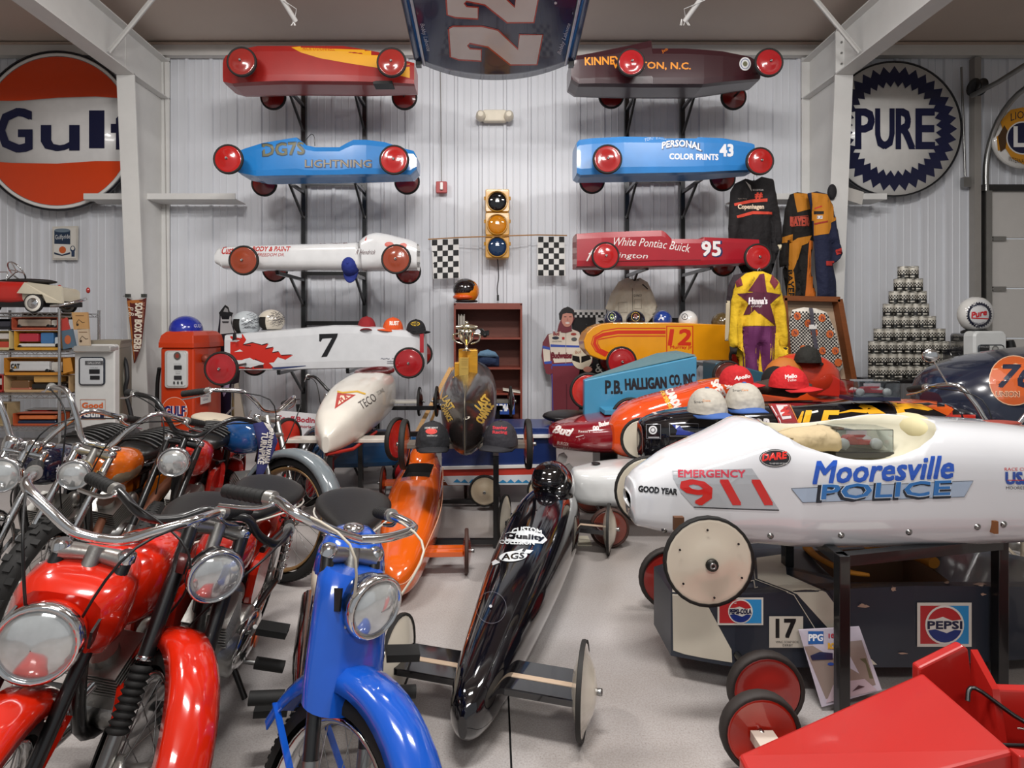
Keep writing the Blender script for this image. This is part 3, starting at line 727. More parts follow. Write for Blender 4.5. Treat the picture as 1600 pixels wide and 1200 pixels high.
part('nose_wood', MB().prism([P(x-4, y, 6.07) for x, y in out[3:8]]+[P(925, 530, 6.07)], (0, .1, 0), M('a8703a', .5, kind='wood')), t)
# ================================================================ things on and near the back wall
t = thing('traffic_light', 'yellow three-lens traffic light hanging on the wall between two checkered flags', 'traffic light', P(778, 404, 6.75))
YB = M('c8901c', .35, coat=.3)
for i, (cy, lc, lb) in enumerate(((316, '0a0a0c', 'dark red lens, unlit'), (352, 'c87d10', 'amber lens'), (387, '0e2f52', 'blue green lens'))):
    s = part('signal_housing', MB().rbox(P(777, cy, 6.76), (.285, .2, .27), .02, YB), t)
    part('lens_hood', MB().lathe([(.118, -.0), (.125, .0), (.125, .03), (.118, .03)], YB, P(777, cy-1, 6.66), 'Y', 24, cap=False), s)
    part('lens', MB().ball(P(777, cy-1, 6.66), (.112, .035, .112), M(lc, .06, coat=1.0), 24), s, lb)
    for sx in (-1, 1): part('hinge', MB().lathe([(.012, -.02), (.012, .02)], YB, P(777, cy-6, 6.7)+Vector((sx*.15, 0, 0)), 'Z', 8), s)
solo('power_cord', MB().tube([P(777, 399, 6.78), P(779, 430, 6.88), P(777, 450, 6.88), P(778, 464, 6.88)], .006, BLK, 6, 5).tube([P(778, 461, 6.88), P(778, 470, 6.88)], .013, BLK, 6), 'short black power cord dangling below the traffic light', 'cord')
solo('flag_string', MB().tube([P(669, 374, 6.72), P(718, 371, 6.7), P(777, 369, 6.62), P(840, 367, 6.7), P(886, 368, 6.72)], .007, M('a8763a', .5, kind='wood'), 6), 'thin wooden dowel across the traffic light carrying two checkered flags', 'dowel')
for x0, y0, x1, y1, sk, lb in ((674, 374, 717, 436, -.04, 'black and white checkered flag left of the traffic light'), (840, 369, 882, 431, 0, 'black and white checkered flag right of the traffic light')):
    pts = [(x0, y0+1), (x1, y0+(x1-x0)*sk), (x1+1.5, y1+(x1-x0)*sk), (x0+3 if sk else x0, y1)]
    t = thing('checkered_flag', lb, 'flag', P((x0+x1)/2, y1, 6.75))
    b = part('cloth', puff(pts, 6.712, .012, M('dad8d4', .7), g=6, fold=.003, taper=3), t)
    art('print', [Grid(x0+1, y0+1, x1-.5, y1-.5, 5, 7, '111112', sk)], t, on=[b], rough=.7, grid=3, lift=.003)
# bookcase
WD = M('7c3a2c', .4, kind='wood'); WDI = M('6e3b2e', .55, kind='wood')
t = thing('bookcase', 'reddish brown wooden bookcase under the traffic light', 'bookcase', P(762, 684, 6.55))
xa, xb = P(709, 0, 6.4).x, P(816, 0, 6.4).x; zt = P(0, 475, 6.4).z
part('side_panel', MB().bx(xa, xa+.022, 6.4, 6.78, 0, zt, WD), t); part('side_panel', MB().bx(xb-.022, xb, 6.4, 6.78, 0, zt, WD), t)
part('back_panel', MB().bx(xa, xb, 6.78, 6.79, 0, zt, WDI), t); part('top_panel', MB().bx(xa, xb, 6.4, 6.78, zt-.012, zt+.01, WD).bx(xa+.02, xb-.02, 6.4, 6.42, zt-.06, zt-.012, WD), t)
shz = [P(0, y, 6.4).z for y in (529, 576, 616)]+[.08, .28]
for z in shz: part('shelf', MB().bx(xa+.022, xb-.022, 6.41, 6.78, z-.01, z+.012, WD), t)
s1, s2, s3 = shz[0]+.012, shz[1]+.012, shz[2]+.012
for k in range(7): solo('magazine', MB().bx(xa+.045+k*.011, xa+.053+k*.011, 6.5, 6.72, s1, s1+.27-.01*(k % 3), M(('c8c2b8', '8c8478', 'b0aaa0')[k % 3], .5)), 'thin magazine standing in the row at the left of the top bookcase shelf', 'magazine', 'magazines on the top bookcase shelf')
t = thing('model_car', 'small black model stock car on the bookcase shelf', 'model car', (P(747, 0, 6.5).x, 6.5, s1))
cx_ = P(747, 0, 6.5).x
part('body', MB().prism([(cx_-.13, 6.45, s1+.02), (cx_-.13, 6.45, s1+.07), (cx_-.06, 6.45, s1+.075), (cx_-.04, 6.45, s1+.105), (cx_+.05, 6.45, s1+.105), (cx_+.08, 6.45, s1+.075), (cx_+.13, 6.45, s1+.085), (cx_+.13, 6.45, s1+.02)], (0, .1, 0), M('0e0e10', .15, coat=1)), t, bevel=.006)
for dx in (-.085, .08): 
    for y in (6.45, 6.54): part('wheel', MB().lathe([(.001, -.012), (.026, -.012), (.026, .012), (.001, .012)], BLK, (cx_+dx, y, s1+.026), 'Y', 12), t)
part('number_plate', MB().lathe([(.03, 0), (.03, .004)], M('d8d8d8', .4), (cx_, 6.447, s1+.065), 'Y', 14), t)
# shoes, bag on lower shelves
t = thing('cap_bag', 'navy and light blue fabric cooler bag on the middle bookcase shelf', 'bag', P(764, 575, 6.5))
o = [(744, 574), (744, 556), (750, 549), (762, 547), (774, 551), (780, 558), (780, 573)]
part('body', puff(o, 6.55, .2, M('1d2f4e', .8, kind='cloth'), g=5, taper=14), t); part('flap', puff([(745, 556), (750, 549), (762, 546), (774, 550), (779, 557), (762, 558)], 6.46, .08, M('5d7c96', .8, kind='cloth'), g=4), t)
solo('paper_stack', MB().box(P(799, 610, 6.5), (.2, .2, .012), M('d8d2c4', .6), Matrix.Rotation(.15, 3, 'Y')), 'white folded paper on the lower bookcase shelf', 'paper')
t = thing('shoe_box', 'blue shoe box with white sporty lettering in the bottom of the bookcase', 'box', P(785, 655, 6.45))
bb = part('box', MB().box(P(785, 636, 6.5), (.28, .2, .14), M('1c4290', .5)), t)
art('lettering', [T('PUMA', 784, 637, 26, 10, 'e8e8ea', bold=.1)], t, on=[bb])
def fullhelmet(label, c, shell_c, parts_, rz=0, r=.14):
    pass
# full-face helmet on the bookcase
t = thing('racing_helmet', 'black and orange full-face racing helmet on top of the bookcase', 'helmet', P(729, 472, 6.5))
c = P(729, 455, 6.5)
part('shell', MB().ball(c, (.15, .15, .145), M('d97a12', .2, coat=.8), 22, z0=-.75, z1=1), t)
part('visor', MB().ball(c+Vector((-.015, -.012, .02)), (.146, .15, .13), M('1c1210', .08, coat=1.0), 22, z0=-.35, z1=1), t)
part('chin_bar', MB().ball(c+Vector((-.03, -.03, -.07)), (.13, .13, .045), M('e0561a', .25, coat=.8), 20), t)
part('base_ring', MB().lathe([(.12, 0), (.135, .01), (.12, .02)], BLK, (c.x, c.y, P(0, 472, 6.5).z), 'Z', 20), t)
# ---- driver cut-out (flat cardboard figure)
def standee(name, label, D, layers, outline, thick=.012):
    t = thing(name, label, 'cutout', P(sum(p[0] for p in outline)/len(outline), max(p[1] for p in outline), D))
    b = part('board', pad(outline, D, thick, M('e6e2da', .5)), t)
    art('print', layers, t, D=D, rough=.35, coat=.2)
    part('easel_back', MB().bar((WM[t].translation.x, D+.02, .6), (WM[t].translation.x, D+.02+.18, .02), .1, .01, M('b59a70', .7)), t)
    return t
SK = 'c98a78'
man = [(870, 520), (873, 507), (876, 500), (875, 487), (881, 481), (890, 480), (897, 485), (898, 497), (893, 508), (893, 514), (903, 517), (908, 525), (910, 540), (925, 548), (926, 566), (918, 575), (925, 572), (918, 578), (906, 575), (904, 590), (905, 690), (862, 690), (862, 600), (860, 582), (851, 577), (846, 556), (848, 535), (856, 522)]
RDK, CRM = '76303a', 'dcd0c0'
standee('cardboard_cutout', 'life-size cardboard cutout of a race driver in a red and white suit holding a helmet', 6.7, [
  Pg(man, RDK), Pg([(857, 523), (870, 519), (893, 514), (905, 519), (908, 530), (905, 565), (866, 567), (860, 548)], CRM), Pg([(848, 545), (859, 545), (860, 566), (850, 566)], CRM),
  Pg([(848, 540), (860, 543), (859, 547), (847, 544)], '3a52a8'), Pg([(860, 538), (906, 540), (906, 543), (860, 542)], '3a52a8'), Pg([(850, 565), (862, 564), (862, 568), (851, 569)], '3a52a8'), Pg([(862, 569), (904, 567), (904, 571), (863, 572)], '3a52a8'), Ln([(884, 520), (884, 568)], .8, 'b0a698'), Ln([(862, 572), (865, 690)], 1.2, '3a52a8'), Ln([(885, 600), (886, 690)], 1.2, '55202a'),
  T('Bud', 869, 521, 9, 6, '8a1c24', bold=.06), El(868, 528, 5.5, 2.4, '2a2c3c'), T('GOODYEAR', 870, 533.5, 15, 2, '303030'), Bx(878, 526.5, 882, 530.5, 'b02a2a'), El(897, 530, 4.5, 3, '5a5a5a'), El(896, 522, 4.5, 2, 'a04038'), T('Budweiser', 879, 555, 34, 9, '6e1c28', bold=.07),
  El(886, 497, 9.2, 14, SK, 20), Pg([(874, 500), (873, 490), (878, 483), (887, 479), (895, 483), (898, 491), (897, 498), (894, 490), (885, 489), (879, 491), (877, 500)], '16100f'), Ln([(881, 495), (885, 495)], 1.2, '30201c'), Ln([(889, 495), (893, 495)], 1.2, '30201c'), Pg([(886.5, 496), (888, 501), (885.5, 501)], 'b07060'), El(886.5, 504.5, 3.6, 1.5, 'efe6de'), Ln([(883, 504.3), (890, 504.3)], .5, '8a4a40'), Pg([(876, 513), (880, 511), (892, 512), (894, 517), (884, 520), (876, 519)], RDK),
  El(909, 560, 16, 17, 'd8ccb4'), Pg([(894, 555), (905, 557), (906, 567), (894, 563)], '15120f'), Pg([(908, 557), (921, 554), (923, 561), (908, 567)], '15120f'), T('Bud', 903, 550, 9, 5, 'a04a30', rot=-8), El(918, 577, 7, 4.5, SK), El(858, 580, 6, 5, RDK)], man)
# cowboy standee behind the number 7 car
cow = [(343, 498), (343, 488), (347, 487), (352, 476), (357, 480), (358, 487), (364, 489), (361, 497), (363, 508), (372, 530), (376, 575), (373, 600), (362, 600), (360, 680), (342, 680), (341, 590), (338, 560), (340, 520)]
standee('cardboard_cutout', 'black and white cardboard cutout of a man in a cowboy hat and dark jeans', 6.65, [
  Pg(cow, '23212a'), Pg([(345, 494), (361, 494), (361, 505), (366, 520), (344, 522)], 'c9c9c9'), Pg([(342, 489), (352, 476), (357, 480), (359, 487), (365, 489), (360, 494), (344, 494)], '1a1a1c'), Pg([(349, 487), (352, 480), (356, 483), (357, 488)], 'a8a8a8'), Pg([(345.5, 494), (359, 494), (358, 499), (347, 499)], '0c0c0c'), Pg([(347, 502), (358, 502), (357, 505), (348, 505)], '4a4a4a'), Pg([(344, 600), (360, 600), (359, 680), (353, 680), (352, 615), (350, 680), (343, 680)], '1e1830'), Pg([(352, 590), (360, 592), (358, 606), (350, 620), (348, 614)], 'c8b8d8')], cow)
# black poster with checkered top
t = thing('poster', 'black poster with checkered top border behind the driver cutout', 'poster', P(935, 640, 6.8))
b = part('board', pad([(893, 484), (948, 484), (948, 640), (900, 640)], 6.8, .012, M('0d0b0e', .4)), t)
art('print', [Bx(895, 484, 947, 496, 'e0dedb'), Grid(897, 488, 947, 496, 12, 2, '101010'), Pg([(931, 496), (947, 497), (947, 506), (940, 510), (931, 507)], 'd8d6d2'), Pg([(934, 502), (941, 500), (944, 504), (938, 506)], '101010'), T('&', 936, 575, 12, 14, 'a8a69e')], t, D=6.79)
# gulf oil can picture
t = thing('wall_picture', 'small framed print of a blue and white oil can below the orange round sign', 'picture', P(101, 407, 6.88))
b = part('frame', pad([(82, 354), (121, 353), (120, 406), (82, 406)], 6.88, .02, M('cfcac0', .5)), t)
art('print', [Bx(84, 356, 119, 404, 'd6d2ca'), Pg([(85, 360), (110, 360), (110, 382), (85, 381)], '1c3048'), El(97.5, 360, 12.5, 3, '6a7a88'), T('Gulfpride', 98, 371, 23, 9, 'd8d8d8', rot=-4), Pg([(85, 381), (110, 382), (110, 396), (97, 399), (85, 396)], 'd8d6d0'), El(98, 390.5, 5.5, 5.5, 'c8602c'), Pg([(85, 394), (97, 398), (110, 394), (110, 397), (97, 400), (85, 397)], '1c3048'), El(114, 389, 4, 5, '2a3c58'), El(114, 388, 2.5, 3, 'd8d4cc'), Pg([(112, 393), (117, 393), (117, 401), (112, 401)], '2a3c58')], t, D=6.87)
# pennant on the column
t = thing('pennant', 'maroon felt pennant with cream lettering hanging point down on the left column', 'pennant', P(212, 568, 6.33))
o = [(198, 465), (206, 469), (222, 468), (229, 465), (227, 490), (221, 540), (211, 567), (209, 568), (203, 510)]
b = part('felt', puff(o, 6.33, .012, M('571c16', .9), g=6, fold=.004, taper=3), t)
art('print', [Pg([(198, 465), (206, 469), (222, 468), (229, 465), (228.5, 470), (222, 473), (206, 474), (199, 470)], 'a8642c'), Pg([(199, 470), (203, 470), (206, 510), (211, 562), (210, 567), (204, 515)], 'a8642c'), T('SOAP BOX DERBY', 216, 512, 78, 11, 'e2d6c4', rot=92, bold=.06), T('All American', 224, 488, 34, 3.6, 'b8846a', rot=92), T('P.B.', 205, 488, 16, 8, 'e2d6c4', rot=85, sh=.3)], t, on=[b], rough=.9)
for x in (200, 225): solo('binder_clip', MB().box(P(x, 462, 6.32), (.05, .03, .04), M('3a3c38', .4)).tube([P(x-3, 462, 6.31), P(x-8 if x < 210 else x+3, 463, 6.3)], .004, STEEL, 6), 'small dark spring clip at the pennant\'s top %s corner' % ('left' if x < 210 else 'right'), 'clip')
# ---- helmets and caps
def cap(label, px, py, D, crown, brim, rz=0, front=None, txt=None, s=1.0, group=None, tcol='e8e4e0', hang=False, name='baseball_cap'):
    """px,py: photo point of the cap's base centre; rz 0: the brim points at -Y"""
    c = P(px, py, D); t = thing(name, label, 'cap', c, rz, group)
    cm = M(crown, .85, kind='cloth'); bm_ = M(brim, .8)
    a = .092*s; b = MB(); b.ball((0, 0, 0), (a, a*1.18, .125*s), cm, 18, z0=0, z1=1, n=8, e=.82)
    cr = part('crown', b, t, local=True)
    q = MB(); rows = []
    for zz in (0, .006):
        for j in range(5):
            v = j/4
            for i in range(11):
                u = -1+2*i/10; xx = u*a*.98*(1-.06*v); yy = -sqrt(max(0, 1-u*u))*a*1.12-(v*.075*s)*sqrt(max(0, 1-(u*.93)**2)); rows.append((xx, yy, .008*s+zz-v*.012*s-abs(u)**2*.022*s))
    fs = []
    for o_ in (0, 55):
        for j in range(4):
            for i in range(10): fs.append((o_+j*11+i, o_+j*11+i+1, o_+(j+1)*11+i+1, o_+(j+1)*11+i))
    ed = [i for i in range(11)]+[j*11+10 for j in range(1, 5)]+[44+i for i in range(9, -1, -1)]+[j*11 for j in range(3, 0, -1)]
    for k in range(len(ed)): x_, y_ = ed[k], ed[(k+1) % len(ed)]; fs.append((x_, y_, y_+55, x_+55))
    q.add(rows, fs, bm_, True); part('brim', q, t, local=True)
    part('button', MB().ball((0, 0, .125*s), (.012*s, .012*s, .006*s), bm_, 8, n=4), t, local=True)
    if txt: art('lettering', txt, t, on=[cr], rough=.8, grid=6)
    return t
def helmet(label, px, py, D, shell_c, rz=0, r=.13, marks=None, open_=True, group=None, deep=.75, trim='141414', peak=False):
    c = P(px, py, D); t = thing('open_face_helmet', label, 'helmet', c, rz, group)
    hh = r*(1+deep)/2*1.0; b = MB()
    sm = M(shell_c, .18, coat=.9)
    prof = MB().ball((0, 0, r*deep), (r*.93, r*1.08, r), sm, 24, z0=-deep, z1=1, n=12)
    if open_:   # carve the face opening by dropping faces at the front
        nf, nm, ns = [], [], []
        for f, m_i, s_ in zip(prof.f, prof.m, prof.sm):
            cc = sum((prof.v[i] for i in f), Vector())/len(f)
            if len(f) < 10 and cc.y < -r*.42 and cc.z < r*(deep+.28): continue
            if len(f) >= 10 and cc.z < .001: continue
            nf.append(f); nm.append(m_i); ns.append(s_)
        prof.f, prof.m, prof.sm = nf, nm, ns
    sh_ = part('shell', prof, t, local=True)
    part('liner', MB().ball((0, .0, r*deep), (r*.86, r*.98, r*.92), M('17130f', .9), 16, z0=-deep, z1=.95), t, local=True)
    part('edge_trim', MB().tube([(r*.93*cos(a)*.72, r*1.02*sin(a)*.72, .006) for a in [2*pi*k/20 for k in range(20)]], .006, M(trim, .6), 6, closed=True), t, local=True)
    if peak: part('peak', MB().prism([(-r*.6, -r*.9, r*.9), (r*.6, -r*.9, r*.9), (r*.45, -r*1.45, r*.7), (-r*.45, -r*1.45, r*.7)], (0, 0, .005), M(trim, .4)), t, local=True)
    if marks: art('lettering', marks, t, on=[sh_], rough=.3)
    return t
def scribbles(cx, cy, rx, ry, n, seed):
    rd = random.Random(seed); out = []
    for _ in range(n):
        a = rd.uniform(0, 2*pi); q = sqrt(rd.random())*.85; x = cx+rx*q*cos(a); y = cy+ry*q*sin(a); ps = [(x, y)]
        for k in range(5): ps.append((x+(k+1)*1.5, y+rd.uniform(-1.3, 1.3)-k*.3))
        out.append(Ln(ps, .45, '44444c'))
    return out
helmet('silver grey open-face helmet covered in signatures, left one on the number 7 car', 385, 521, 5.95, 'b9bfc2', rz=-1.1, r=.138, marks=scribbles(388, 503, 17, 14, 34, 2))
helmet('cream open-face helmet covered in signatures, right one on the number 7 car', 424, 516, 5.98, 'cdc4b4', rz=-1.1, r=.128, marks=scribbles(428, 499, 15, 13, 40, 5))
helmet('glossy blue half-shell helmet on top of the orange gas pump', 291, 519, 6.2, '1c2c9a', rz=-.5, r=.165, deep=.12, open_=False, marks=[T('GULF', 309, 509, 12, 5, 'd8d8e8', bold=.08)])
cap('dark red cap on the number 7 car, leftmost of three', 573, 514, 5.9, '8c1a20', '7a161c', .2, s=1.05)
cap('bright orange cap on the number 7 car, middle of three', 614, 515, 5.88, 'd9531c', 'd9531c', -.9, s=1.02, txt=[T('RUST', 616, 505, 14, 6, 'f0e4d8', bold=.08)])
cap('black cap with yellow oval badge on the number 7 car, rightmost of three', 650, 518, 5.85, '17161a', '111114', 1.0, s=1.02, txt=[El(649, 506, 7, 3.2, 'd8b02a'), El(649, 506, 6, 2.2, '17161a'), T('Sunoco', 649, 506, 9, 2.2, 'd8b02a')])
t = cap('blue cap with white trimmed brim hanging from the left rack arm', 546, 424, 5.7, '1a2a78', '1c2c7c', 0, s=1.0, txt=None)
Wm = Matrix.Translation(P(546, 428, 5.8)) @ Matrix.Rotation(radians(80), 4, 'X') @ Matrix.Translation((0, 0.09, -.03)); t.matrix_world = Wm
P_ = P(546, 442, 5.7)
for i, (x, col, mk, lb) in enumerate(((958, '1d2440', [El(956, 495, 6.5, 7.5, 'd8d4b8'), El(956, 495, 3, 4.5, '8a9a50')], 'dark navy cap with cream badge, first on the yellow 12 car'), (993, '15141c', [El(993, 495, 6.5, 7, 'c8a02c'), El(993, 494, 3, 3.5, '7a3a20')], 'black cap with gold badge on the yellow 12 car'),
        (1035, '1e3c86', [T('A', 1033, 496, 8, 8, 'd8d8e0', bold=.06)], 'royal blue cap with light emblem on the yellow 12 car'), (1075, 'd8d6d2', [Ring(1070, 495, 5, 5, 1, '38383c'), T('x', 1070, 495, 4, 4, '38383c')], 'white cap with round dark emblem on the yellow 12 car'))):
    helmet(lb.replace('cap', 'half-shell helmet'), x, 506, 5.9, col, r=.105, deep=.35, open_=False, marks=mk)
helmet('bronze metallic half-shell helmet at the right end of the yellow 12 car', 1128, 509, 5.95, '5a4a2c', r=.115, deep=.25, open_=False)
# ---- hanging clothes
def hang(name, label, cat, poly, D, th, col, arts, extra=None, fold=.012, seed=0, taper=9, g=4):
    x = sum(p[0] for p in poly)/len(poly); t = thing(name, label, cat, P(x, max(p[1] for p in poly), D))
    fr = [part('fabric', puff(poly, D, th, M(col, .85, kind='cloth'), g=g, fold=fold, seed=seed, taper=taper), t)]
    for nm, ep, ed, ec in (extra or []): fr.append(part(nm, puff(ep, ed, th*.8, M(ec, .85, kind='cloth'), g=g, fold=fold*.8, seed=seed+3, taper=6), t))
    if arts: art('print', arts, t, on=fr, rough=.8, grid=3, lift=.004, step=.0008)
    return t
def hanger(x, y, D, w=22, label=''):
    p = MB(); p.tube([P(x-w, y+12, D), P(x, y+2, D), P(x+w, y+12, D)], .006, BLACKM, 6); p.tube([P(x, y+2, D), P(x, y-5, D), P(x+3, y-8, D), P(x+5, y-4, D)], .004, STEEL, 6, 3)
    return solo('coat_hanger', p, label, 'hanger')
hang('work_shirt', 'cream short-sleeved work shirt hanging below the red 95 car', 'shirt', [(980, 434), (990, 437), (1000, 434), (1012, 441), (1020, 458), (1027, 478), (1015, 484), (1006, 462), (1011, 506), (965, 506), (969, 464), (958, 490), (946, 482), (955, 458), (967, 440)], 6.5, .1, 'd2cab8',
     [Ln([(988, 450), (989, 505)], .8, '7a7468'), Ln([(996, 437), (1012, 452)], 1.6, '3a3a3a'), T('QUINCY', 996, 462, 13, 4, '40404a', bold=.06), Ln([(966, 473), (980, 472), (980, 488), (966, 488), (966, 473)], .6, 'a09886'), Ln([(991, 468), (1002, 468), (1002, 482), (991, 482), (991, 468)], .6, 'a09886'), Pg([(975, 437), (986, 452), (978, 455), (969, 444)], 'd0c8b8'), Pg([(1000, 436), (1004, 444), (992, 452), (989, 448)], 'd0c8b8')], seed=1)
hanger(988, 434, 6.55, 20, 'wire hanger holding the cream work shirt')
BK = '120e10'
t = hang('racing_suit', 'black racing suit with orange stripes hanging above the yellow and purple suit', 'racing suit', [(1165, 279), (1178, 283), (1190, 276), (1208, 280), (1212, 300), (1220, 345), (1222, 380), (1214, 384), (1207, 345), (1204, 340), (1204, 372), (1203, 432), (1164, 432), (1160, 372), (1156, 350), (1149, 395), (1139, 395), (1138, 355), (1141, 300), (1148, 287)], 6.0, .13, BK,
     [Pg([(1147, 318), (1172, 312), (1199, 310), (1199, 315), (1172, 317), (1148, 322)], 'c8402c'), Pg([(1151, 337), (1176, 330), (1206, 331), (1206, 335), (1176, 335), (1152, 341)], 'c8402c'), T('Copenhagen', 1173, 324, 40, 9, 'd8c0a8', bold=.05), T('#', 1185, 306, 11, 9, 'c8402c', bold=.1), T('GOODYEAR', 1184, 297, 17, 2.5, 'd8d4d0'), T('Kyle Petty', 1160, 311, 14, 2.2, '9a8a80'), Pg([(1140, 394), (1149, 394), (1148, 403), (1139, 403)], 'd0c4a8'), Pg([(1164, 284), (1172, 290), (1174, 300), (1168, 290)], 'a09a94')], extra=[('cuff', [(1139, 393), (1149, 393), (1149, 404), (1139, 403)], 6.0, 'cfc2a4'), ('cuff', [(1214, 382), (1221, 382), (1220, 391), (1215, 391)], 6.0, 'cfc2a4')], seed=4)
hanger(1178, 280, 6.02, 22, 'black hanger holding the black racing suit')
YL = 'd3ac1c'
t = hang('racing_suit', 'yellow and purple racing suit with dark star hanging in front of the rack', 'racing suit', [(1165, 427), (1178, 424), (1192, 424), (1206, 430), (1216, 440), (1224, 470), (1230, 520), (1230, 540), (1221, 545), (1212, 520), (1210, 480), (1208, 560), (1207, 590), (1192, 590), (1186, 540), (1182, 590), (1164, 590), (1160, 520), (1159, 482), (1154, 500), (1152, 543), (1141, 545), (1139, 530), (1143, 470), (1150, 440)], 5.1, .16, YL,
     [Pg([(1160, 510), (1212, 509), (1209, 592), (1193, 592), (1187, 545), (1183, 592), (1162, 592)], '5c1e50'), Pg([(1186, 429), (1190, 455), (1220, 460), (1203, 475), (1212, 509), (1188, 490), (1162, 492), (1170, 474), (1152, 459), (1176, 457)], '521830'), Pg([(1168, 455), (1187, 429), (1194, 428), (1198, 458)], '5c1a34'), Pg([(1165, 500), (1178, 484), (1196, 500), (1203, 509), (1160, 509)], YL), Pg([(1206, 430), (1216, 442), (1210, 452), (1202, 440)], '6e2430'), Pg([(1150, 441), (1158, 434), (1161, 446), (1152, 449)], '6e2430'),
      T('Hanna\'s', 1184, 470, 28, 10, 'ece4e4', bold=.07), T('oh my!', 1182, 478.5, 17, 5, 'ece4e4', bold=.05), T('MELLO YELLO', 1174, 440, 16, 3, '3a2a20', rot=-55)], extra=[('cuff', [(1140, 541), (1152, 541), (1151, 554), (1141, 553)], 5.1, '1a1614'), ('cuff', [(1221, 542), (1230, 540), (1230, 551), (1223, 553)], 5.1, '1a1614')], seed=9, fold=.016)
hanger(1184, 427, 5.12, 22, 'black hanger holding the yellow and purple suit')
hang('racing_jacket', 'black and cream jacket sleeve showing behind the yellow suit', 'jacket', [(1146, 430), (1168, 425), (1160, 450), (1148, 500), (1146, 532), (1133, 533), (1134, 480), (1138, 446)], 5.21, .1, '2a2026', [Pg([(1135, 470), (1141, 470), (1139, 532), (1133, 532)], 'c8bca0')], seed=12)
ORG = 'c27c1c'
hang('racing_suit', 'orange and black racing suit hanging on the girt rail', 'racing suit', [(1234, 304), (1246, 300), (1262, 303), (1268, 318), (1270, 372), (1266, 420), (1276, 470), (1256, 470), (1250, 400), (1244, 440), (1240, 470), (1232, 470), (1232, 380), (1226, 416), (1218, 418), (1217, 404), (1222, 370), (1226, 330)], 6.35, .13, '17120f',
     [Pg([(1240, 302), (1262, 303), (1268, 316), (1268, 326), (1246, 332), (1243, 318)], ORG), T('BAYER', 1249, 346, 28, 13, 'b84a38', bold=.08), Ln([(1235, 340), (1262, 337), (1264, 350), (1236, 354), (1235, 340)], 1, 'b84a38'), Pg([(1223, 371), (1238, 366), (1238, 378), (1222, 380)], ORG), Pg([(1246, 372), (1268, 368), (1262, 380), (1252, 384), (1244, 412), (1232, 440), (1234, 380)], ORG), Pg([(1264, 375), (1272, 378), (1274, 470), (1258, 470)], 'c86a1c'), Pg([(1232, 412), (1240, 420), (1242, 450), (1240, 470), (1231, 470)], ORG), T('BAYER', 1236, 444, 44, 7, '17120f', rot=88, bold=.06)], seed=15, fold=.018)
hang('racing_suit', 'orange patch-covered crew jacket with navy sleeves hanging by the right column', 'racing suit', [(1262, 302), (1276, 299), (1292, 303), (1300, 318), (1306, 345), (1312, 380), (1316, 394), (1306, 398), (1300, 380), (1302, 412), (1300, 415), (1305, 450), (1304, 468), (1278, 468), (1276, 440), (1272, 380), (1268, 330)], 6.2, .13, '161c38',
     [Pg([(1268, 301), (1292, 304), (1304, 328), (1306, 344), (1298, 348), (1298, 355), (1295, 365), (1268, 369), (1268, 340), (1270, 320)], ORG), Bx(1272, 330, 1287, 335, '1a1414'), Ln([(1273, 326), (1284, 322)], 2, 'c83a30'), Bx(1277, 337, 1285, 342, 'dcd8d8'), T('1,F', 1281, 340, 7, 4, '2a2c60'), Ln([(1273, 350), (1293, 346)], 2.6, '9c3020'), Pg([(1305, 390), (1316, 387), (1317, 396), (1307, 399)], 'b0302a'), Pg([(1290, 408), (1302, 408), (1302, 415), (1290, 415)], 'b0302a')], seed=19, fold=.016)
hang('racing_jacket', 'navy work trousers hanging lowest beside the right column', 'trousers', [(1278, 410), (1300, 405), (1306, 440), (1308, 492), (1300, 492), (1290, 468), (1278, 466), (1276, 440)], 6.33, .1, '1a2444', None, seed=23)
solo('garment_hook', MB().ball(P(1300, 300, 6.3), (.05, .04, .09), M('17151a', .8, kind='cloth'), 10).tube([P(1300, 302, 6.3), P(1304, 290, 6.4), P(1306, 296, 6.5)], .006, STEEL, 6), 'small black glove hung at the right column beside the orange suits', 'glove')
solo('license_plate', pad([(1323, 292), (1350, 300), (1347, 320), (1322, 312)], 6.6, .006, M('c2beb8', .5)), 'small white printed plate beside the right column under the round zigzag sign', 'plate')
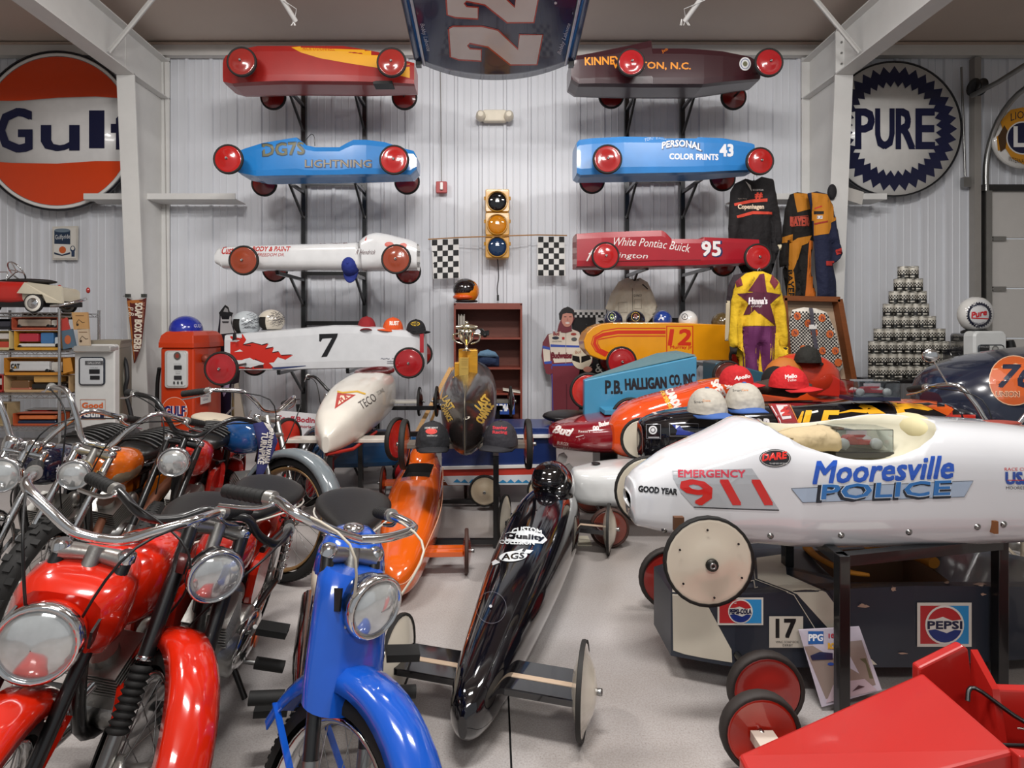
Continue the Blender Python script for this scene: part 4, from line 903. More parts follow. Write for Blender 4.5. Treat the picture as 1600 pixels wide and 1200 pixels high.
# ---- leaning display frame with patterned shirt
t = thing('display_case', 'tall orange-brown wooden display frame leaning behind the derby cars', 'display case', P(1278, 640, 5.6))
WO = M('74401e', .45, kind='wood')
fp = [(1222, 466), (1308, 468), (1354, 727), (1240, 727)]
part('back_panel', pad(fp, 5.65, .012, M('a8917a', .7)), t)
def edge(a, b, w=.05, d=.1): 
    return MB().bar(P(a[0], a[1], 5.6), P(b[0], b[1], 5.6), w, d, WO, (0, 1, 0))
for k in range(4): part('frame_rail', edge(fp[k], fp[(k+1) % 4]), t)
hang('patterned_shirt', 'checkered short-sleeved shirt with orange round emblems inside the wooden frame', 'shirt', [(1238, 484), (1256, 480), (1275, 482), (1292, 488), (1306, 520), (1318, 575), (1300, 590), (1290, 600), (1246, 595), (1234, 560), (1230, 520)], 5.58, .1, 'd6cfc4',
     [(lambda g: (g[0], [f for f in g[1] if inside((sum(g[0][i][0] for i in f)/4, sum(g[0][i][1] for i in f)/4), [(1238, 486), (1292, 490), (1306, 522), (1316, 572), (1246, 592), (1234, 560), (1231, 520)])], g[2]))(Grid(1230, 484, 1318, 594, 34, 42, '1c1a1c'))]
     +[El(x, y, 5.5, 6, 'c8622c') for x, y in ((1246, 494), (1262, 505), (1284, 497), (1296, 522), (1242, 520), (1272, 520), (1304, 548), (1254, 545), (1284, 548), (1240, 566), (1268, 572), (1292, 572), (1308, 566))]+[T('76', x, y, 5, 5, '1a2048') for x, y in ((1246, 494), (1262, 505), (1284, 497), (1296, 522), (1242, 520), (1272, 520), (1304, 548), (1284, 548), (1292, 572))]+[Pg([(1262, 484), (1268, 484), (1276, 545), (1270, 545)], '4a4650'), Bx(1262, 507, 1274, 514, 'dedad6')], seed=30, g=6)
t = thing('vintage_ski_board', 'long dark blue board leaning on the wall left of the can pyramid', 'board', P(1338, 640, 6.0))
o = part('board', pad([(1309, 492), (1312, 488), (1318, 490), (1326, 520), (1348, 640), (1334, 640)], 5.95, .04, M('22314f', .35, coat=.4)), t)
art('print', [Ln([(1319, 508), (1323, 530)], 2, 'c8c8cc'), El(1325, 542, 2.5, 5, 'b85838'), Ln([(1331, 565), (1336, 592)], 2.4, 'c8c8cc')], t, on=[o])
# ================================================================ derby cars on the floor and on stands
def floor_car(label, A, B, st, mat, axles, e=2.4, et=None, sub=3, wing=None, group=None, z0=None, name='derby_car', steer=0):
    A = Vector((A[0], A[1], 0)); B = Vector((B[0], B[1], 0)); d = (A-B).normalized(); u = Vector((-d.y, d.x, 0))   # d: forward, u: left
    t = thing(name, label, 'derby car', (A+B)/2+Vector((0, 0, z0 if z0 is not None else min(s[3] for s in st))), 0, group)
    body = part('body', shell(A, B, st, mat, sub, e, et, 28), t)
    for (tt, ht, z, r, disc, kw) in axles:
        c = A+(B-A)*tt+Vector((0, 0, z))
        for s in (-1, 1):
            o = u*s; w = c+o*ht; yaw = atan2(o.x, -o.y)+(steer if tt < .4 else 0)
            derby_wheel(t, w, yaw, r, disc, **kw)
            if wing:
                wm, chord, th, stripe = wing; a = c+o*.05; b_ = w-o*.02
                q = MB().bar(a, b_, chord, th, wm); 
                if stripe: q.bar(a+Vector((0, 0, th*.5))+d*chord*.05, b_+Vector((0, 0, th*.5))+d*chord*.05, chord*.14, .006, stripe)
                part('axle_fairing', q, t, bevel=.004)
            part('axle', MB().tube([c, w], .008, STEEL, 8), t)
    return t, body
CREAM = 'cfc6b6'; NW = dict(rt=.94, wid=.014, dome=.042, tire='1a1714')
# glossy black car, front
t, bk = floor_car('glossy black derby car with white disc wheels in the middle of the floor', (-.095, 1.74), (.47, 3.78),
  [(0, .015, .17, .10, ), (.02, .055, .215, .07), (.07, .085, .25, .05), (.2, .12, .31, .04), (.4, .165, .375, .04), (.6, .19, .425, .04), (.75, .185, .44, .04), (.88, .13, .40, .05), (1, .02, .32, .12)],
  M('08070c', .08, coat=1.0, var=.02), [(.125, .345, .15, .152, CREAM, NW), (.865, .33, .15, .152, CREAM, NW)], e=2.3, wing=(M('0b0b0e', .12, coat=1), .17, .026, M('b09a84', .5)), z0=0)
gl = [Ln([(840, 775), (860, 778), (878, 772)], 1, '9a9a96')]
art('lettering', [T('CUSTOM', 823, 832, 46, 7, 'd0d4d6', rot=2, bold=.08, arc=.7), Pg([(780, 838), (795, 832), (823, 829), (848, 835), (855, 844), (848, 850), (782, 846)], 'd0d4d6'), T('Quality', 820, 840, 60, 9, '0c0b10', rot=4, bold=.12), T('COLLISION', 808, 848, 54, 6, 'd0d4d6', rot=2, bold=.08),
  El(802, 870, 22, 8, 'd0d4d6', rot=-6), T('AGS', 802, 870, 34, 9, '0c0b10', rot=-4, bold=.06, sh=.2), Pg([(762, 884), (775, 875), (782, 880), (772, 884)], 'd0d4d6'), Pg([(806, 862), (818, 858), (815, 863)], 'd0d4d6'), Pg([(822, 860), (833, 861), (828, 866), (818, 866)], 'd0d4d6'), Ring(768, 951, 23, 25, .5, '66646c'), El(767, 949, 2.4, 2.4, 'b0b0b4')], t, on=[bk], grid=10, coat=.8, rough=.2)
part('cockpit_rim', MB().tube([P(828, 798, 3.1)+Vector((0, 0, .0)), P(850, 806, 3.05), P(878, 792, 3.1)], .004, M('b0a898', .5), 6, 4), t)
c = Vector((.335, 3.3, .47)); hr = part('headrest', MB().ball(c+Vector((.05, .16, -.05)), (.12, .3, .12), M('0a090c', .1, coat=1), 18), t)
th = thing('racing_helmet', 'shiny black helmet with dark visor sitting in the black derby car cockpit', 'helmet', c-Vector((0, 0, .1)))
part('shell', MB().ball(c, (.108, .125, .118), M('0b0b0d', .06, coat=1.0), 22, z0=-.85), th); part('visor', MB().ball(c+Vector((-.006, -.022, .012)), (.1, .11, .07), M('1a1a1e', .02, .6, 1.0), 22), th)
# bright orange car
OC = M('d25a12', .14, coat=.9, var=.05)
t, oc = floor_car('bright orange derby car with small square cockpit on the floor left of the black one', (-.475, 2.72), (-.56, 4.75),
  [(0, .02, .15, .07), (.03, .075, .2, .05), (.1, .115, .235, .04), (.3, .17, .31, .04), (.5, .18, .355, .04), (.7, .165, .38, .04), (.85, .12, .40, .05), (1, .03, .40, .1)],
  OC, [(.2, .345, .125, .122, 'a23a20', dict(wid=.018, dome=.018, tire='3a2018')), (.86, .33, .14, .13, 'a23a20', dict(wid=.018, dome=.02, tire='3a2018'))], e=3.2, wing=(OC, .1, .03, M('b04a14', .4)), z0=0)
cut(oc, MB().box((-.53, 3.97, .42), (.19, .3, .22), M('0a0605', .9)))
part('headrest', MB().ball((-.55, 4.36, .35), (.11, .24, .12), OC, 18), t)
part('pinstripe', MB().tube([P(616, 914, 2.65), P(640, 905, 2.62), P(668, 850, 2.9), P(690, 790, 3.3), P(692, 730, 3.8)], .0025, M('d8a080', .4), 5, 5), t)
# TECO car
TW = M('cfc9be', .3, coat=.4)
t, te = floor_car('cream white derby car with red triangle emblem nose-on on the black stand', (-1.045, 3.48), (-1.12, 5.95),
  [(0, .02, .70, .60), (.04, .08, .78, .585), (.12, .15, .86, .58), (.3, .205, .95, .58), (.5, .215, .99, .58), (.7, .19, .98, .58), (1, .04, .88, .62)],
  TW, [(.17, .385, .60, .152, 'b8281c', dict(wid=.03, dome=.02)), (.9, .36, .62, .15, '1a1412', dict(wid=.02, dome=.03))], e=3.0, wing=(TW, .14, .025, None), z0=.58, steer=-.38)
cut(te, MB().ball((-1.09, 5.15, 1.0), (.14, .3, .12), M('571014', .4), 18))
part('cockpit_coaming', MB().tube([(-1.09+.15*cos(a), 5.15+.33*sin(a), .975) for a in [2*pi*k/24 for k in range(24)]], .022, M('5a1216', .35, coat=.3), 8, closed=True), t)
art('lettering', [Pg([(527, 614), (556, 617), (523, 639)], 'a8362c'), Pg([(532, 618), (549, 619), (528, 633)], 'd8c8b0'), T('PLA', 537, 623, 13, 8, 'a8362c', rot=-35, bold=.05), Ln([(527, 612), (535, 614), (548, 613), (558, 612), (571, 616)], 2.6, 'c79a2c'), T('TECO', 574, 627, 28, 13, '4a4644', rot=-32, bold=.0), T('ZONE', 594, 612, 12, 6, '8a8680', rot=-32)], t, on=[te], grid=6)
part('keel_trim', MB().tube([(-1.045, 3.5, .585), (-.93, 3.7, .575), (-.9, 4.3, .575)], .012, M('a82a22', .4), 6), t)
# LAST CHANCE car
LC = M('1c1613', .3, coat=.35, var=.3, sc=5)
t, lc = floor_car('black derby car lettered LAST CHANCE with upright prow on the black stand', (-.157, 3.12), (-.19, 5.75),
  [(0, .012, .97, .69), (.03, .06, 1.0, .65), (.09, .12, 1.03, .62), (.2, .175, 1.075, .60), (.4, .2, 1.10, .60), (.65, .195, 1.09, .60), (.85, .14, 1.05, .62), (1, .04, .95, .66)],
  LC, [(.1, .375, .675, .152, 'c0501c', dict(wid=.03, dome=.02)), (.88, .36, .66, .15, '1a1412', dict(wid=.02, dome=.03))], e=2.3, sub=3, wing=(M('6a645c', .6, kind='wood'), .13, .03, None), z0=.6)
part('prow_strip', MB().tube([(-.157, 3.125, .68), (-.157, 3.105, .8), (-.158, 3.12, .97), (-.16, 3.3, 1.04)], .004, M('5a5448', .4, .3), 6, 3), t)
GO = 'c8a444'
art('lettering', [T('LAST', 754, 629, 24, 13, GO, rot=-48, bold=.06), T('CHANCE', 757, 645, 34, 13, GO, rot=-58, bold=.06), T('LAST', 701, 630, 22, 10, GO, rot=58, bold=.05), T('CHANCE', 698, 645, 28, 8, GO, rot=62, bold=.05), El(729, 653, 5, 2, 'e0d8c8', rot=-20)], t, on=[lc], grid=6)
cap('black cap with red car emblem on the axle board left of the black prow', 676, 695, 3.28, '1b1b1f', '1b1b1f', .15, s=1.1, txt=[El(674, 674, 9, 4.5, 'c04038'), T('HOME DEPOT', 674, 669, 20, 3, 'd8d4d0', bold=.05), T('WINSTON CUP', 675, 681, 16, 2.4, 'd8d4d0')])
cap('black cap with red lettering on the axle board right of the black prow', 782, 694, 3.3, '26242a', '201f24', -.5, s=1.1, txt=[T('Stanley', 781, 669, 22, 6, 'b02a34', bold=.06), T('Racing', 781, 676, 22, 6, 'b02a34', bold=.06)])
# trophy
t = thing('trophy', 'gold trophy with silver winged cup on wooden tiers on the black derby car', 'trophy', P(732, 594, 3.75))
GD = M('c8922c', .25, .4, kind='wood'); c = P(732, 594, 3.75); tw = lambda w: w/F*3.75
def tb(x0, x1, y0, y1, d, m): return MB().box(P((x0+x1)/2, (y0+y1)/2, 3.75)+Vector((0, d, 0)), (tw(x1-x0), .1, tw(y1-y0)), m)
part('base', tb(708, 746, 588, 595, 0, GD), t, bevel=.003); part('tier', tb(711, 728, 566, 588, 0, GD), t, bevel=.003); part('tier', tb(730, 746, 547, 588, .05, GD), t, bevel=.003)
part('tier', tb(716, 744, 546, 588, .09, GD), t, bevel=.003); pl = part('plaque', tb(719, 733, 558, 586, -.06, M('d8b460', .3, .7)), t); art('lettering', [Ln([(721, y), (731, y)], .6, '8a6a30') for y in (561, 564, 567, 570, 576)], t, on=[pl])
sv = M('d8d0b8', .12, 1.0); q = MB().lathe([(.03, 0), (.012, .01), (.008, .03), (.012, .045), (.045, .075), (.055, .12), (.06, .135), (.055, .135), (.04, .09), (.001, .07)], sv, P(729, 548, 3.75), 'Z', 20, cap=False)
part('cup', q, t); cc = P(729, 528, 3.75)
for s in (-1, 1): part('handle', MB().tube([cc+Vector((s*.045, 0, .03)), cc+Vector((s*.09, 0, .02)), cc+Vector((s*.08, 0, -.02)), cc+Vector((s*.03, 0, -.04))], .006, sv, 6, 4), t)
f = MB().ball(cc+Vector((0, 0, .06)), (.02, .02, .035), sv, 10); f.tube([cc+Vector((-.07, 0, .07)), cc+Vector((0, -.01, .075)), cc+Vector((.07, 0, .07))], [.012, .02, .012], sv, 8, 3); f.ball(cc+Vector((0, 0, .1)), .015, sv, 8)
part('finial', f, t)
# stand
t = thing('display_stand', 'black steel stand carrying the cream and dark nose-on derby cars', 'stand', (-.6, 3.9, 0))
X0, X1, Y0, Y1 = -1.2, .02, 3.5, 4.3
for x in (X0+.18, X1):
    for y in (Y0, Y1): part('leg', MB().box((x, y, .285), (.035, .035, .57), BLACKM), t)
part('crossbar', MB().box(((X0+X1)/2, Y1, .56), (X1-X0, .035, .035), BLACKM), t)
for y in (Y0, Y1): part('crossbar', MB().bar((X0+.18, y, .04), (X1, y, .04), .03, .03, BLACKM), t)
for x in (X0+.18, X1): part('side_bar', MB().bar((x, Y0, .56), (x, Y1, .56), .035, .035, BLACKM), t); part('side_bar', MB().bar((x, Y0, .04), (x, Y1, .04), .03, .03, BLACKM), t)
t = thing('display_stand', 'black steel trestle supporting the rear axles of the two raised derby cars', 'stand', (-.6, 5.5, 0))
for x in (-1.25, .05): part('leg', MB().box((x, 5.5, .3), (.04, .04, .6), BLACKM), t)
part('crossbar', MB().box((-.6, 5.5, .585), (1.4, .04, .04), BLACKM), t)
# blue derby car behind the TECO car, near the floor
t, b = floor_car('dark teal blue derby car with red wheels low behind the stand', (-1.75, 4.75), (-.62, 5.0), [(0, .05, .32, .22), (.1, .14, .40, .2), (.5, .19, .47, .18), (.9, .15, .44, .18), (1, .1, .4, .2)],
  M('1c4a74', .3, coat=.4), [(.12, .3, .152, .152, 'b01c24', {}), (.88, .3, .152, .152, 'b01c24', {})], e=5, sub=2, z0=0)
# boat-like blue, white and red car
t = thing('derby_car', 'navy derby car shaped like a boat with red stripe and painted waves', 'derby car', P(800, 760, 4.2))
def slab(pts, y0, dy, m): return MB().prism([P(x, y, y0) for x, y in pts], (0, dy, 0), m)
bd = part('body', slab([(690, 668), (868, 668), (870, 727), (690, 731)], 4.3, .4, M('152a5e', .35, coat=.3)), t, bevel=.006)
part('deck_rail', slab([(690, 681), (872, 680), (872, 684), (690, 686)], 4.26, .48, M('d8d6d2', .4)), t)
part('gunwale', slab([(690, 730), (872, 726), (872, 730), (690, 734)], 4.27, .46, M('d8d6d2', .4)), t)
part('hull', slab([(690, 734), (871, 730), (860, 741), (690, 744)], 4.28, .44, M('b8382a', .4)), t)
w_ = part('keel', slab([(690, 744), (862, 741), (872, 745), (870, 752), (850, 757), (700, 758)], 4.28, .44, M('cfd4d8', .4)), t)
art('print', [Pg([(690, 756)]+[(690+k*6, 752+(2 if k % 2 else -3)+random.uniform(-1, 1)) for k in range(28)]+[(850, 756), (700, 757)], '2f86b8')], t, on=[w_])
for pts in ([(870, 722), (874, 711), (882, 708), (887, 714), (884, 722), (873, 730)], [(872, 744), (880, 730), (890, 725), (896, 731), (892, 742), (878, 750)]): part('fin', slab(pts, 4.2, .03, M('d4d2ce', .4)), t)
for x in (757, 848): derby_wheel(t, P(x, 745, 4.2)*Vector((1, 1, 0))+Vector((0, 0, .15)), 0, .12, 'c8b89c'); derby_wheel(t, P(x, 745, 4.85)*Vector((1, 1, 0))+Vector((0, 0, .15)), pi, .12, 'c8b89c')
part('strut', MB().box((P(757, 0, 4.5).x, 4.5, .2), (.05, .5, .06), BLACKM).box((P(848, 0, 4.5).x, 4.5, .2), (.05, .5, .06), BLACKM), t)
# wooden oar / slats leaning behind
solo('wooden_slat', MB().bar(P(704, 575, 5.9), P(648, 682, 5.5), .04, .02, M('b98a4a', .5, kind='wood'), (0, 1, 0)), 'wider pale wooden slat leaning behind the dark upright-prow car', 'slat')
solo('wooden_slat', MB().bar(P(708, 574, 5.95), P(664, 682, 5.56), .028, .02, M('a87838', .5, kind='wood'), (0, 1, 0)), 'narrower darker wooden slat leaning behind the dark upright-prow car', 'slat')
# ---- police car
PW = M('d4d5d8', .10, coat=1.0, var=.02)
def pxcar(label, D, hw, top, bot, mat, e=3, sub=3, z0=0, name='derby_car', n=32, taper=.5, et=None):
    xs = sorted(set([p[0] for p in top]+[p[0] for p in bot]))
    def at(pl, x):
        for (x0, y0), (x1, y1) in zip(pl, pl[1:]):
            if x0 <= x <= x1: return y0+(y1-y0)*(x-x0)/(x1-x0+1e-9)
        return pl[0][1] if x < pl[0][0] else pl[-1][1]
    x0, x1 = xs[0], xs[-1]; st = []
    for x in xs:
        f = (x-x0)/(x1-x0); w = hw*min(1, .25+.75*sqrt(max(0, min(1, f/taper*1.6))))*min(1, .2+.8*sqrt(max(0, min(1, (1-f)/taper*1.3))))
        st.append((P(x, 0, D+hw*.45).x, w, P(0, at(top, x), D+hw*.55).z, P(0, at(bot, x), D+hw*.2).z))
    t = thing(name, label, 'derby car', ((st[0][0]+st[-1][0])/2, D+hw*.6, z0)); mb = MB()
    rings = [[Vector((X, p.y, p.z)) for p in super_ring(Vector((X, D+hw*.6, 0)), Vector((0, 1, 0)), w, zt, zb, e, n, et)] for X, w, zt, zb in interp(st, sub)]
    mb.loft(rings, mat, True); return t, part('body', mb, t)
D = 2.12
t, pc = pxcar('white police derby car with 911 decal on a black steel stand', D, .25,
  [(983, 768), (987, 750), (1000, 737), (1050, 706), (1100, 685), (1140, 667), (1165, 655), (1185, 655), (1215, 664), (1260, 668), (1300, 666), (1350, 660), (1400, 652), (1450, 652), (1500, 655), (1600, 663), (1750, 690), (1850, 715), (1900, 740)],
  [(983, 800), (990, 826), (1030, 833), (1100, 840), (1200, 845), (1300, 846), (1450, 843), (1600, 834), (1750, 820), (1900, 790)], PW, e=5, et=3.2, z0=.58, taper=.42)
ck = MB().ball(Vector((1.385, 2.19, 1.03)), (.33, .2, .2), M('bdb8a2', .6), 28, n=14)
cut(pc, ck)
for p_ in pc.data.polygons: p_.use_smooth = True
SIL = 'a9acb0'; RD9 = 'c8201c'; 
PD = [Pg([(1050, 736), (1175, 732), (1217, 796), (1084, 792), (1064, 770), (1052, 748)], SIL), Ln([(1084, 792), (1150, 795), (1217, 797)], 1.6, '24262c'), T('EMERGENCY', 1112, 740, 104, 11, 'c8384c', bold=.06), T('911', 1132, 769, 128, 38, RD9, bold=.10, sh=-.55, space=.9),
  T('GOOD YEAR', 1028, 766, 60, 9, '15161a', rot=5, bold=.07), El(1211, 716, 24.5, 14, '151316'), Ring(1211, 716, 23, 12.8, .8, 'c8c4c0'), T('DARE', 1210, 713, 37, 10, 'd8281c', rot=-6, bold=.08, sh=.2), T('TO KEEP KIDS OFF DRUGS', 1216, 724, 28, 2.4, 'd8d8d8'), 
  T('Mooresville', 1382, 734, 217, 34, '1c50b4', rot=-2.5, sh=.25, bold=.045),
  Pg([(1236, 763), (1520, 751), (1506, 776), (1254, 785)], 'a4b4c8'), Ln([(1236, 763), (1520, 751), (1506, 776), (1254, 785), (1236, 763)], .8, '5a6068'), T('POLICE', 1381, 768, 208, 26, '0c1424', rot=-2, bold=.13, sh=.15), T('POLICE', 1384, 765, 202, 24, 'd0dce8', rot=-2, bold=.09, sh=.15), T('POLICE', 1384, 765, 200, 22, '2c70b4', rot=-2, bold=.045, sh=.15),
  T('RACE CITY', 1590, 733, 42, 5, 'c8302c', bold=.08), T('USA', 1592, 747, 42, 18, '2c4c9c', bold=.12), Ln([(1573, 750), (1600, 750)], 1, 'c8302c'), T('MOORESVILLE', 1594, 762, 46, 4.5, '1a1a1e', bold=.05)]
for i0, i1 in ((0, 4), (4, 5), (5, 9), (9, 10), (10, 15), (15, 19)): art('decal', PD[i0:i1], t, on=[pc], grid=14, coat=.8, rough=.2, lift=.0018)
for x, y in ((1038, 828), (1204, 837), (1314, 836), (1420, 831), (1527, 823), (1568, 819)): 
    bv = bvh_of([pc]); e0 = Vector((0, 0, H)); dd_ = (P(x, y, 1)-e0).normalized(); h_ = bv.ray_cast(e0, dd_)[0]
    if h_: part('bolt', MB().lathe([(.006, -.004), (.012, -.002), (.012, .002), (.004, .008)], STEEL, h_, 'Y', 10), t)
part('axle_slot', MB().box(P(1060, 818, 2.0), (.035, .02, .05), M('5a3a24', .7)), t); part('axle_slot', MB().box(P(1553, 823, 2.02), (.015, .02, .045), M('7a4a24', .7)), t)
def disc_wheel(c, yaw=0, r=.155):
    w = derby_wheel(t, c, yaw, r, 'cdc3b0', wid=.014, dome=.02, tire='151311', rt=.945); 
    q = MB(); 
    for k in range(6): a = pi/2+k*pi/3+.1; q.lathe([(.004, 0), (.004, .002)], BLK, (r*.74*cos(a), -.0205, r*.74*sin(a)), 'Y', 8)
    for v in q.v: v.y -= 0
    q.lathe([(.018, -.002), (.022, .004), (.02, .012), (.01, .016)], M('2a2824', .4, .6), (0, -.026, 0), 'Y', 14)
    o = part('bolt_ring', q, w, local=True, kind='stuff'); o.name = 'bolt_ring'; return w
disc_wheel(P(1107, 877, 1.9)); disc_wheel(P(1015, 767, 2.44)); part('axle', MB().tube([P(1107, 877, 1.9), P(1060, 815, 2.14)], .008, STEEL, 8), t)
disc_wheel(P(1795, 870, 1.9)); part('headrest_pad', MB().ball(P(1425, 668, 2.29), (.06, .12, .06), M('c4ba92', .7), 14), t)
part('vent', MB().ball(P(1560, 672, 2.26)+Vector((0, 0, .03)), (.09, .04, .01), M('8a3a30', .4), 14), t)
part('seat_cover', puff([(1212, 676), (1240, 668), (1285, 664), (1302, 668), (1305, 705), (1230, 705)], 2.28, .16, M('b6a482', .9, kind='cloth'), g=7, fold=.01), t)
def case(label, pts, D, dep, car_col, base='1c1f38', nm='display_case'):
    x0, y0, x1, y1 = pts; c = P((x0+x1)/2, y1, D); w = (x1-x0)/F*D; h = (y1-y0)/F*D
    t = thing('model_display_case', label, 'display case', c)
    part('base', MB().box(c+Vector((0, dep/2, .012)), (w, dep, .024), M(base, .3, coat=.5)), t, bevel=.003)
    a = c+Vector((0, dep/2, .024+(h-.024)/2)); g = MB(); m = M('dfe6ea', .03, trans=1.0)
    for s in (-1, 1): g.box(a+Vector((s*w*.48, 0, 0)), (.003, dep*.96, h-.024), m)
    g.box(a+Vector((0, -dep*.48, 0)), (w*.96, .003, h-.024), m); g.box(a+Vector((0, dep*.48, 0)), (w*.96, .003, h-.024), m); g.box(a+Vector((0, 0, (h-.024)/2)), (w*.96, dep*.96, .003), m)
    part('cover', g, t)
    b = c+Vector((0, dep/2, .03)); tc = thing('model_car', label.replace('clear plastic display case', 'small red toy race car').replace('holding a toy car', 'inside the clear case'), 'model car', b)
    rm = M(car_col, .3, coat=.5)
    part('body', MB().prism([b+Vector((x*w, -.02, z*h)) for x, z in ((-.42, .12), (-.4, .25), (-.2, .3), (-.15, .42), (-.05, .45), (0, .3), (.3, .25), (.42, .2), (.42, .1))], (0, .04, 0), rm), tc, bevel=.003)
    for dx in (-.27, .3):
        for dy in (-.03, .03): part('wheel', MB().lathe([(.001, -.007), (h*.2, -.007), (h*.2, .007), (.001, .007)], M('d8d4ce', .4), b+Vector((dx*w, dy, h*.17)), 'Y', 14), tc)
    cd_ = solo('trading_card', MB().box(c+Vector((w*.12, dep*.7, h*.55)), (w*.36, .003, h*.55), M('d8d0d0', .4)).box(c+Vector((w*.12, dep*.7-.003, h*.62)), (w*.3, .002, h*.1), M('b83038', .4)).box(c+Vector((w*.12, dep*.7-.003, h*.42)), (w*.3, .002, h*.16), M('2c3c8c', .4)), label.replace('clear plastic display case', 'flag-printed card').replace('holding a toy car', 'in the clear case'), 'card')
case('clear plastic display case holding a toy car on the flame-painted derby car', (1333, 596, 1408, 627), 3.4, .14, 'b01c24')
case('clear plastic display case holding a toy car in the white police car cockpit', (1306, 672, 1398, 716), 2.22, .14, 'b01c24', base='1a1a1c')
# stand under the police car
t = thing('display_stand', 'black square-tube steel stand under the white police derby car', 'stand', (1.6, 2.2, 0))
L1, L2, L3, L4 = (1.235, 1.97), (1.93, 2.12), (1.99, 2.5), (1.27, 2.4); zt_ = .585
for (x, y) in (L1, L2, L3, L4): part('leg', MB().box((x, y, zt_/2), (.038, .038, zt_), BLACKM), t, bevel=.003)
for a, b in ((L1, L2), (L2, L3), (L3, L4), (L4, L1)): part('top_bar', MB().bar((a[0], a[1], zt_-.019), (b[0], b[1], zt_-.019), .036, .038, BLACKM), t)
# ---- navy Pepsi car on the floor
NV = M('252b36', .45, coat=.2, var=.18, sc=6)
D = 2.13; t = thing('derby_car', 'dark navy derby car with white nose, number 17 and two drink stickers on the floor', 'derby car', (1.6, 2.3, 0))
pl = [(.70, 2.19), (.70, 2.42), (.98, 2.56), (1.6, 2.62), (2.2, 2.6), (2.5, 2.5), (2.5, 2.3), (2.2, 2.18), (1.6, 2.115), (.92, 2.115)]
pb = MB(); zt = lambda x: .345 if x < .8 else (.37 if x < 1.3 else .405-max(0, x-1.9)*.12)
n = len(pl); vs = [Vector((x, y, .095)) for x, y in pl]+[Vector((x, y, zt(x))) for x, y in pl]
pb.add(vs, [tuple(range(n))[::-1], tuple(range(n, 2*n))]+[(k, (k+1) % n, n+(k+1) % n, n+k) for k in range(n)], NV)
pp = part('body', pb, t)
cut(pp, MB().box((1.62, 2.37, .38), (.44, .26, .34), M('7a5a44', .6)))
CW = 'cbc3b2'
art('lettering', [Pg([(1050, 890), (1095, 905), (1104, 943), (1143, 1015), (1144, 1035), (1100, 1028), (1070, 1022), (1052, 1016)], CW), Pg([(1182, 872), (1226, 866), (1229, 898), (1290, 925), (1313, 956), (1313, 985), (1370, 1038), (1345, 1038), (1245, 928), (1184, 905)], CW), Ln([(1176, 876), (1180, 906), (1240, 929), (1275, 985), (1310, 1040)], 1.2, CW), Ln([(1229, 866), (1233, 897), (1295, 924), (1320, 962)], 1.2, '15181e'), Ln([(1166, 910), (1178, 908), (1180, 920), (1184, 918)], 2, CW)] , t, on=[pp], grid=5, rough=.5)
def pepsi(x0, y0, x1, y1, txt):
    cx, cy, r = (x0+x1)/2, (y0+y1)/2, (y1-y0)*.44; m = (y1-y0)*.07
    up = [(cx+r*.9*cos(a), cy-r*.9*sin(a)) for a in [pi*(.1+.8*k/10) for k in range(11)]]+[(cx-r*.5, cy-r*.3), (cx-r*.1, cy-r*.42), (cx+r*.4, cy-r*.22)]
    dn = [(cx+r*.9*cos(a), cy+r*.9*sin(a)) for a in [pi*(.1+.8*k/10) for k in range(11)]]+[(cx-r*.5, cy+r*.22), (cx+r*.1, cy+r*.42), (cx+r*.5, cy+r*.25)]
    return [Bx(x0, y0, x1, y1, 'd8d2c8'), Bx(x0+m, y0+m, cx, y1-m, 'b8282c'), Bx(cx, y0+m, x1-m, y1-m, '2c8cc8'), El(cx, cy, r, r, 'e2ded6'), Pg(up, 'b8282c'), Pg(dn, '1c3078'), T(txt, cx, cy, r*1.75, r*.38, '1a1e40', bold=.07)]
art('sticker', pepsi(1121, 933, 1192, 976, 'PEPSI-COLA'), t, on=[pp], grid=6, lift=.003); art('sticker', pepsi(1432, 941, 1517, 1010, 'PEPSI'), t, on=[pp], grid=9, lift=.003)
art('number_card', [Bx(1201, 962, 1254, 1011, 'cfc8ba'), T('17', 1227, 981, 30, 28, '141416', bold=.06), T('WNC SOAP BOX', 1229, 1002, 36, 3.6, '2a2a2c'), T('DERBY', 1230, 1007, 16, 3.6, '2a2a2c')], t, on=[pp], rough=.4, lift=.004)
q = art('paint_chips', [Pg([(x+rx*cos(a)*random.uniform(.5, 1.2), y+ry*sin(a)*random.uniform(.4, 1.2)) for a in [2*pi*k/11 for k in range(11)]], 'a88a78') for x, y, rx, ry in ((1349, 947, 9, 2.5), (1395, 920, 6, 4), (1530, 914, 12, 3), (1552, 923, 8, 3), (1535, 928, 6, 2), (1410, 1020, 8, 1.5), (1300, 1008, 10, 3), (1345, 944, 4, 2), (1480, 912, 5, 2))], t, on=[pp], lift=.002); q['kind'] = 'stuff'
pad_ = M('c07a1c', .7, kind='leather'); part('cockpit_pad', MB().tube([(1.68, 2.50, .40), (1.78, 2.5, .405), (1.845, 2.42, .40), (1.855, 2.34, .395)], [.022, .03, .03, .025], pad_, 10, 4), t); part('cockpit_pad', MB().tube([(1.41, 2.5, .40), (1.40, 2.4, .395), (1.44, 2.28, .39), (1.52, 2.25, .385)], [.02, .012, .012, .008], pad_, 8, 4), t)
for (x, y, r, yw) in ((.945, 1.93, .132, 0), (.87, 2.74, .152, pi), (2.2, 1.95, .13, 0)): derby_wheel(t, (x, y, r), yw, r, '9c2a24', wid=.035, dome=.02, tire='2a2320')
part('axle', MB().tube([(.945, 1.93, .14), (.87, 2.74, .15)], .014, BLACKM, 8), t); part('axle', MB().tube([(2.2, 1.95, .14), (2.2, 2.7, .14)], .014, BLACKM, 8), t)
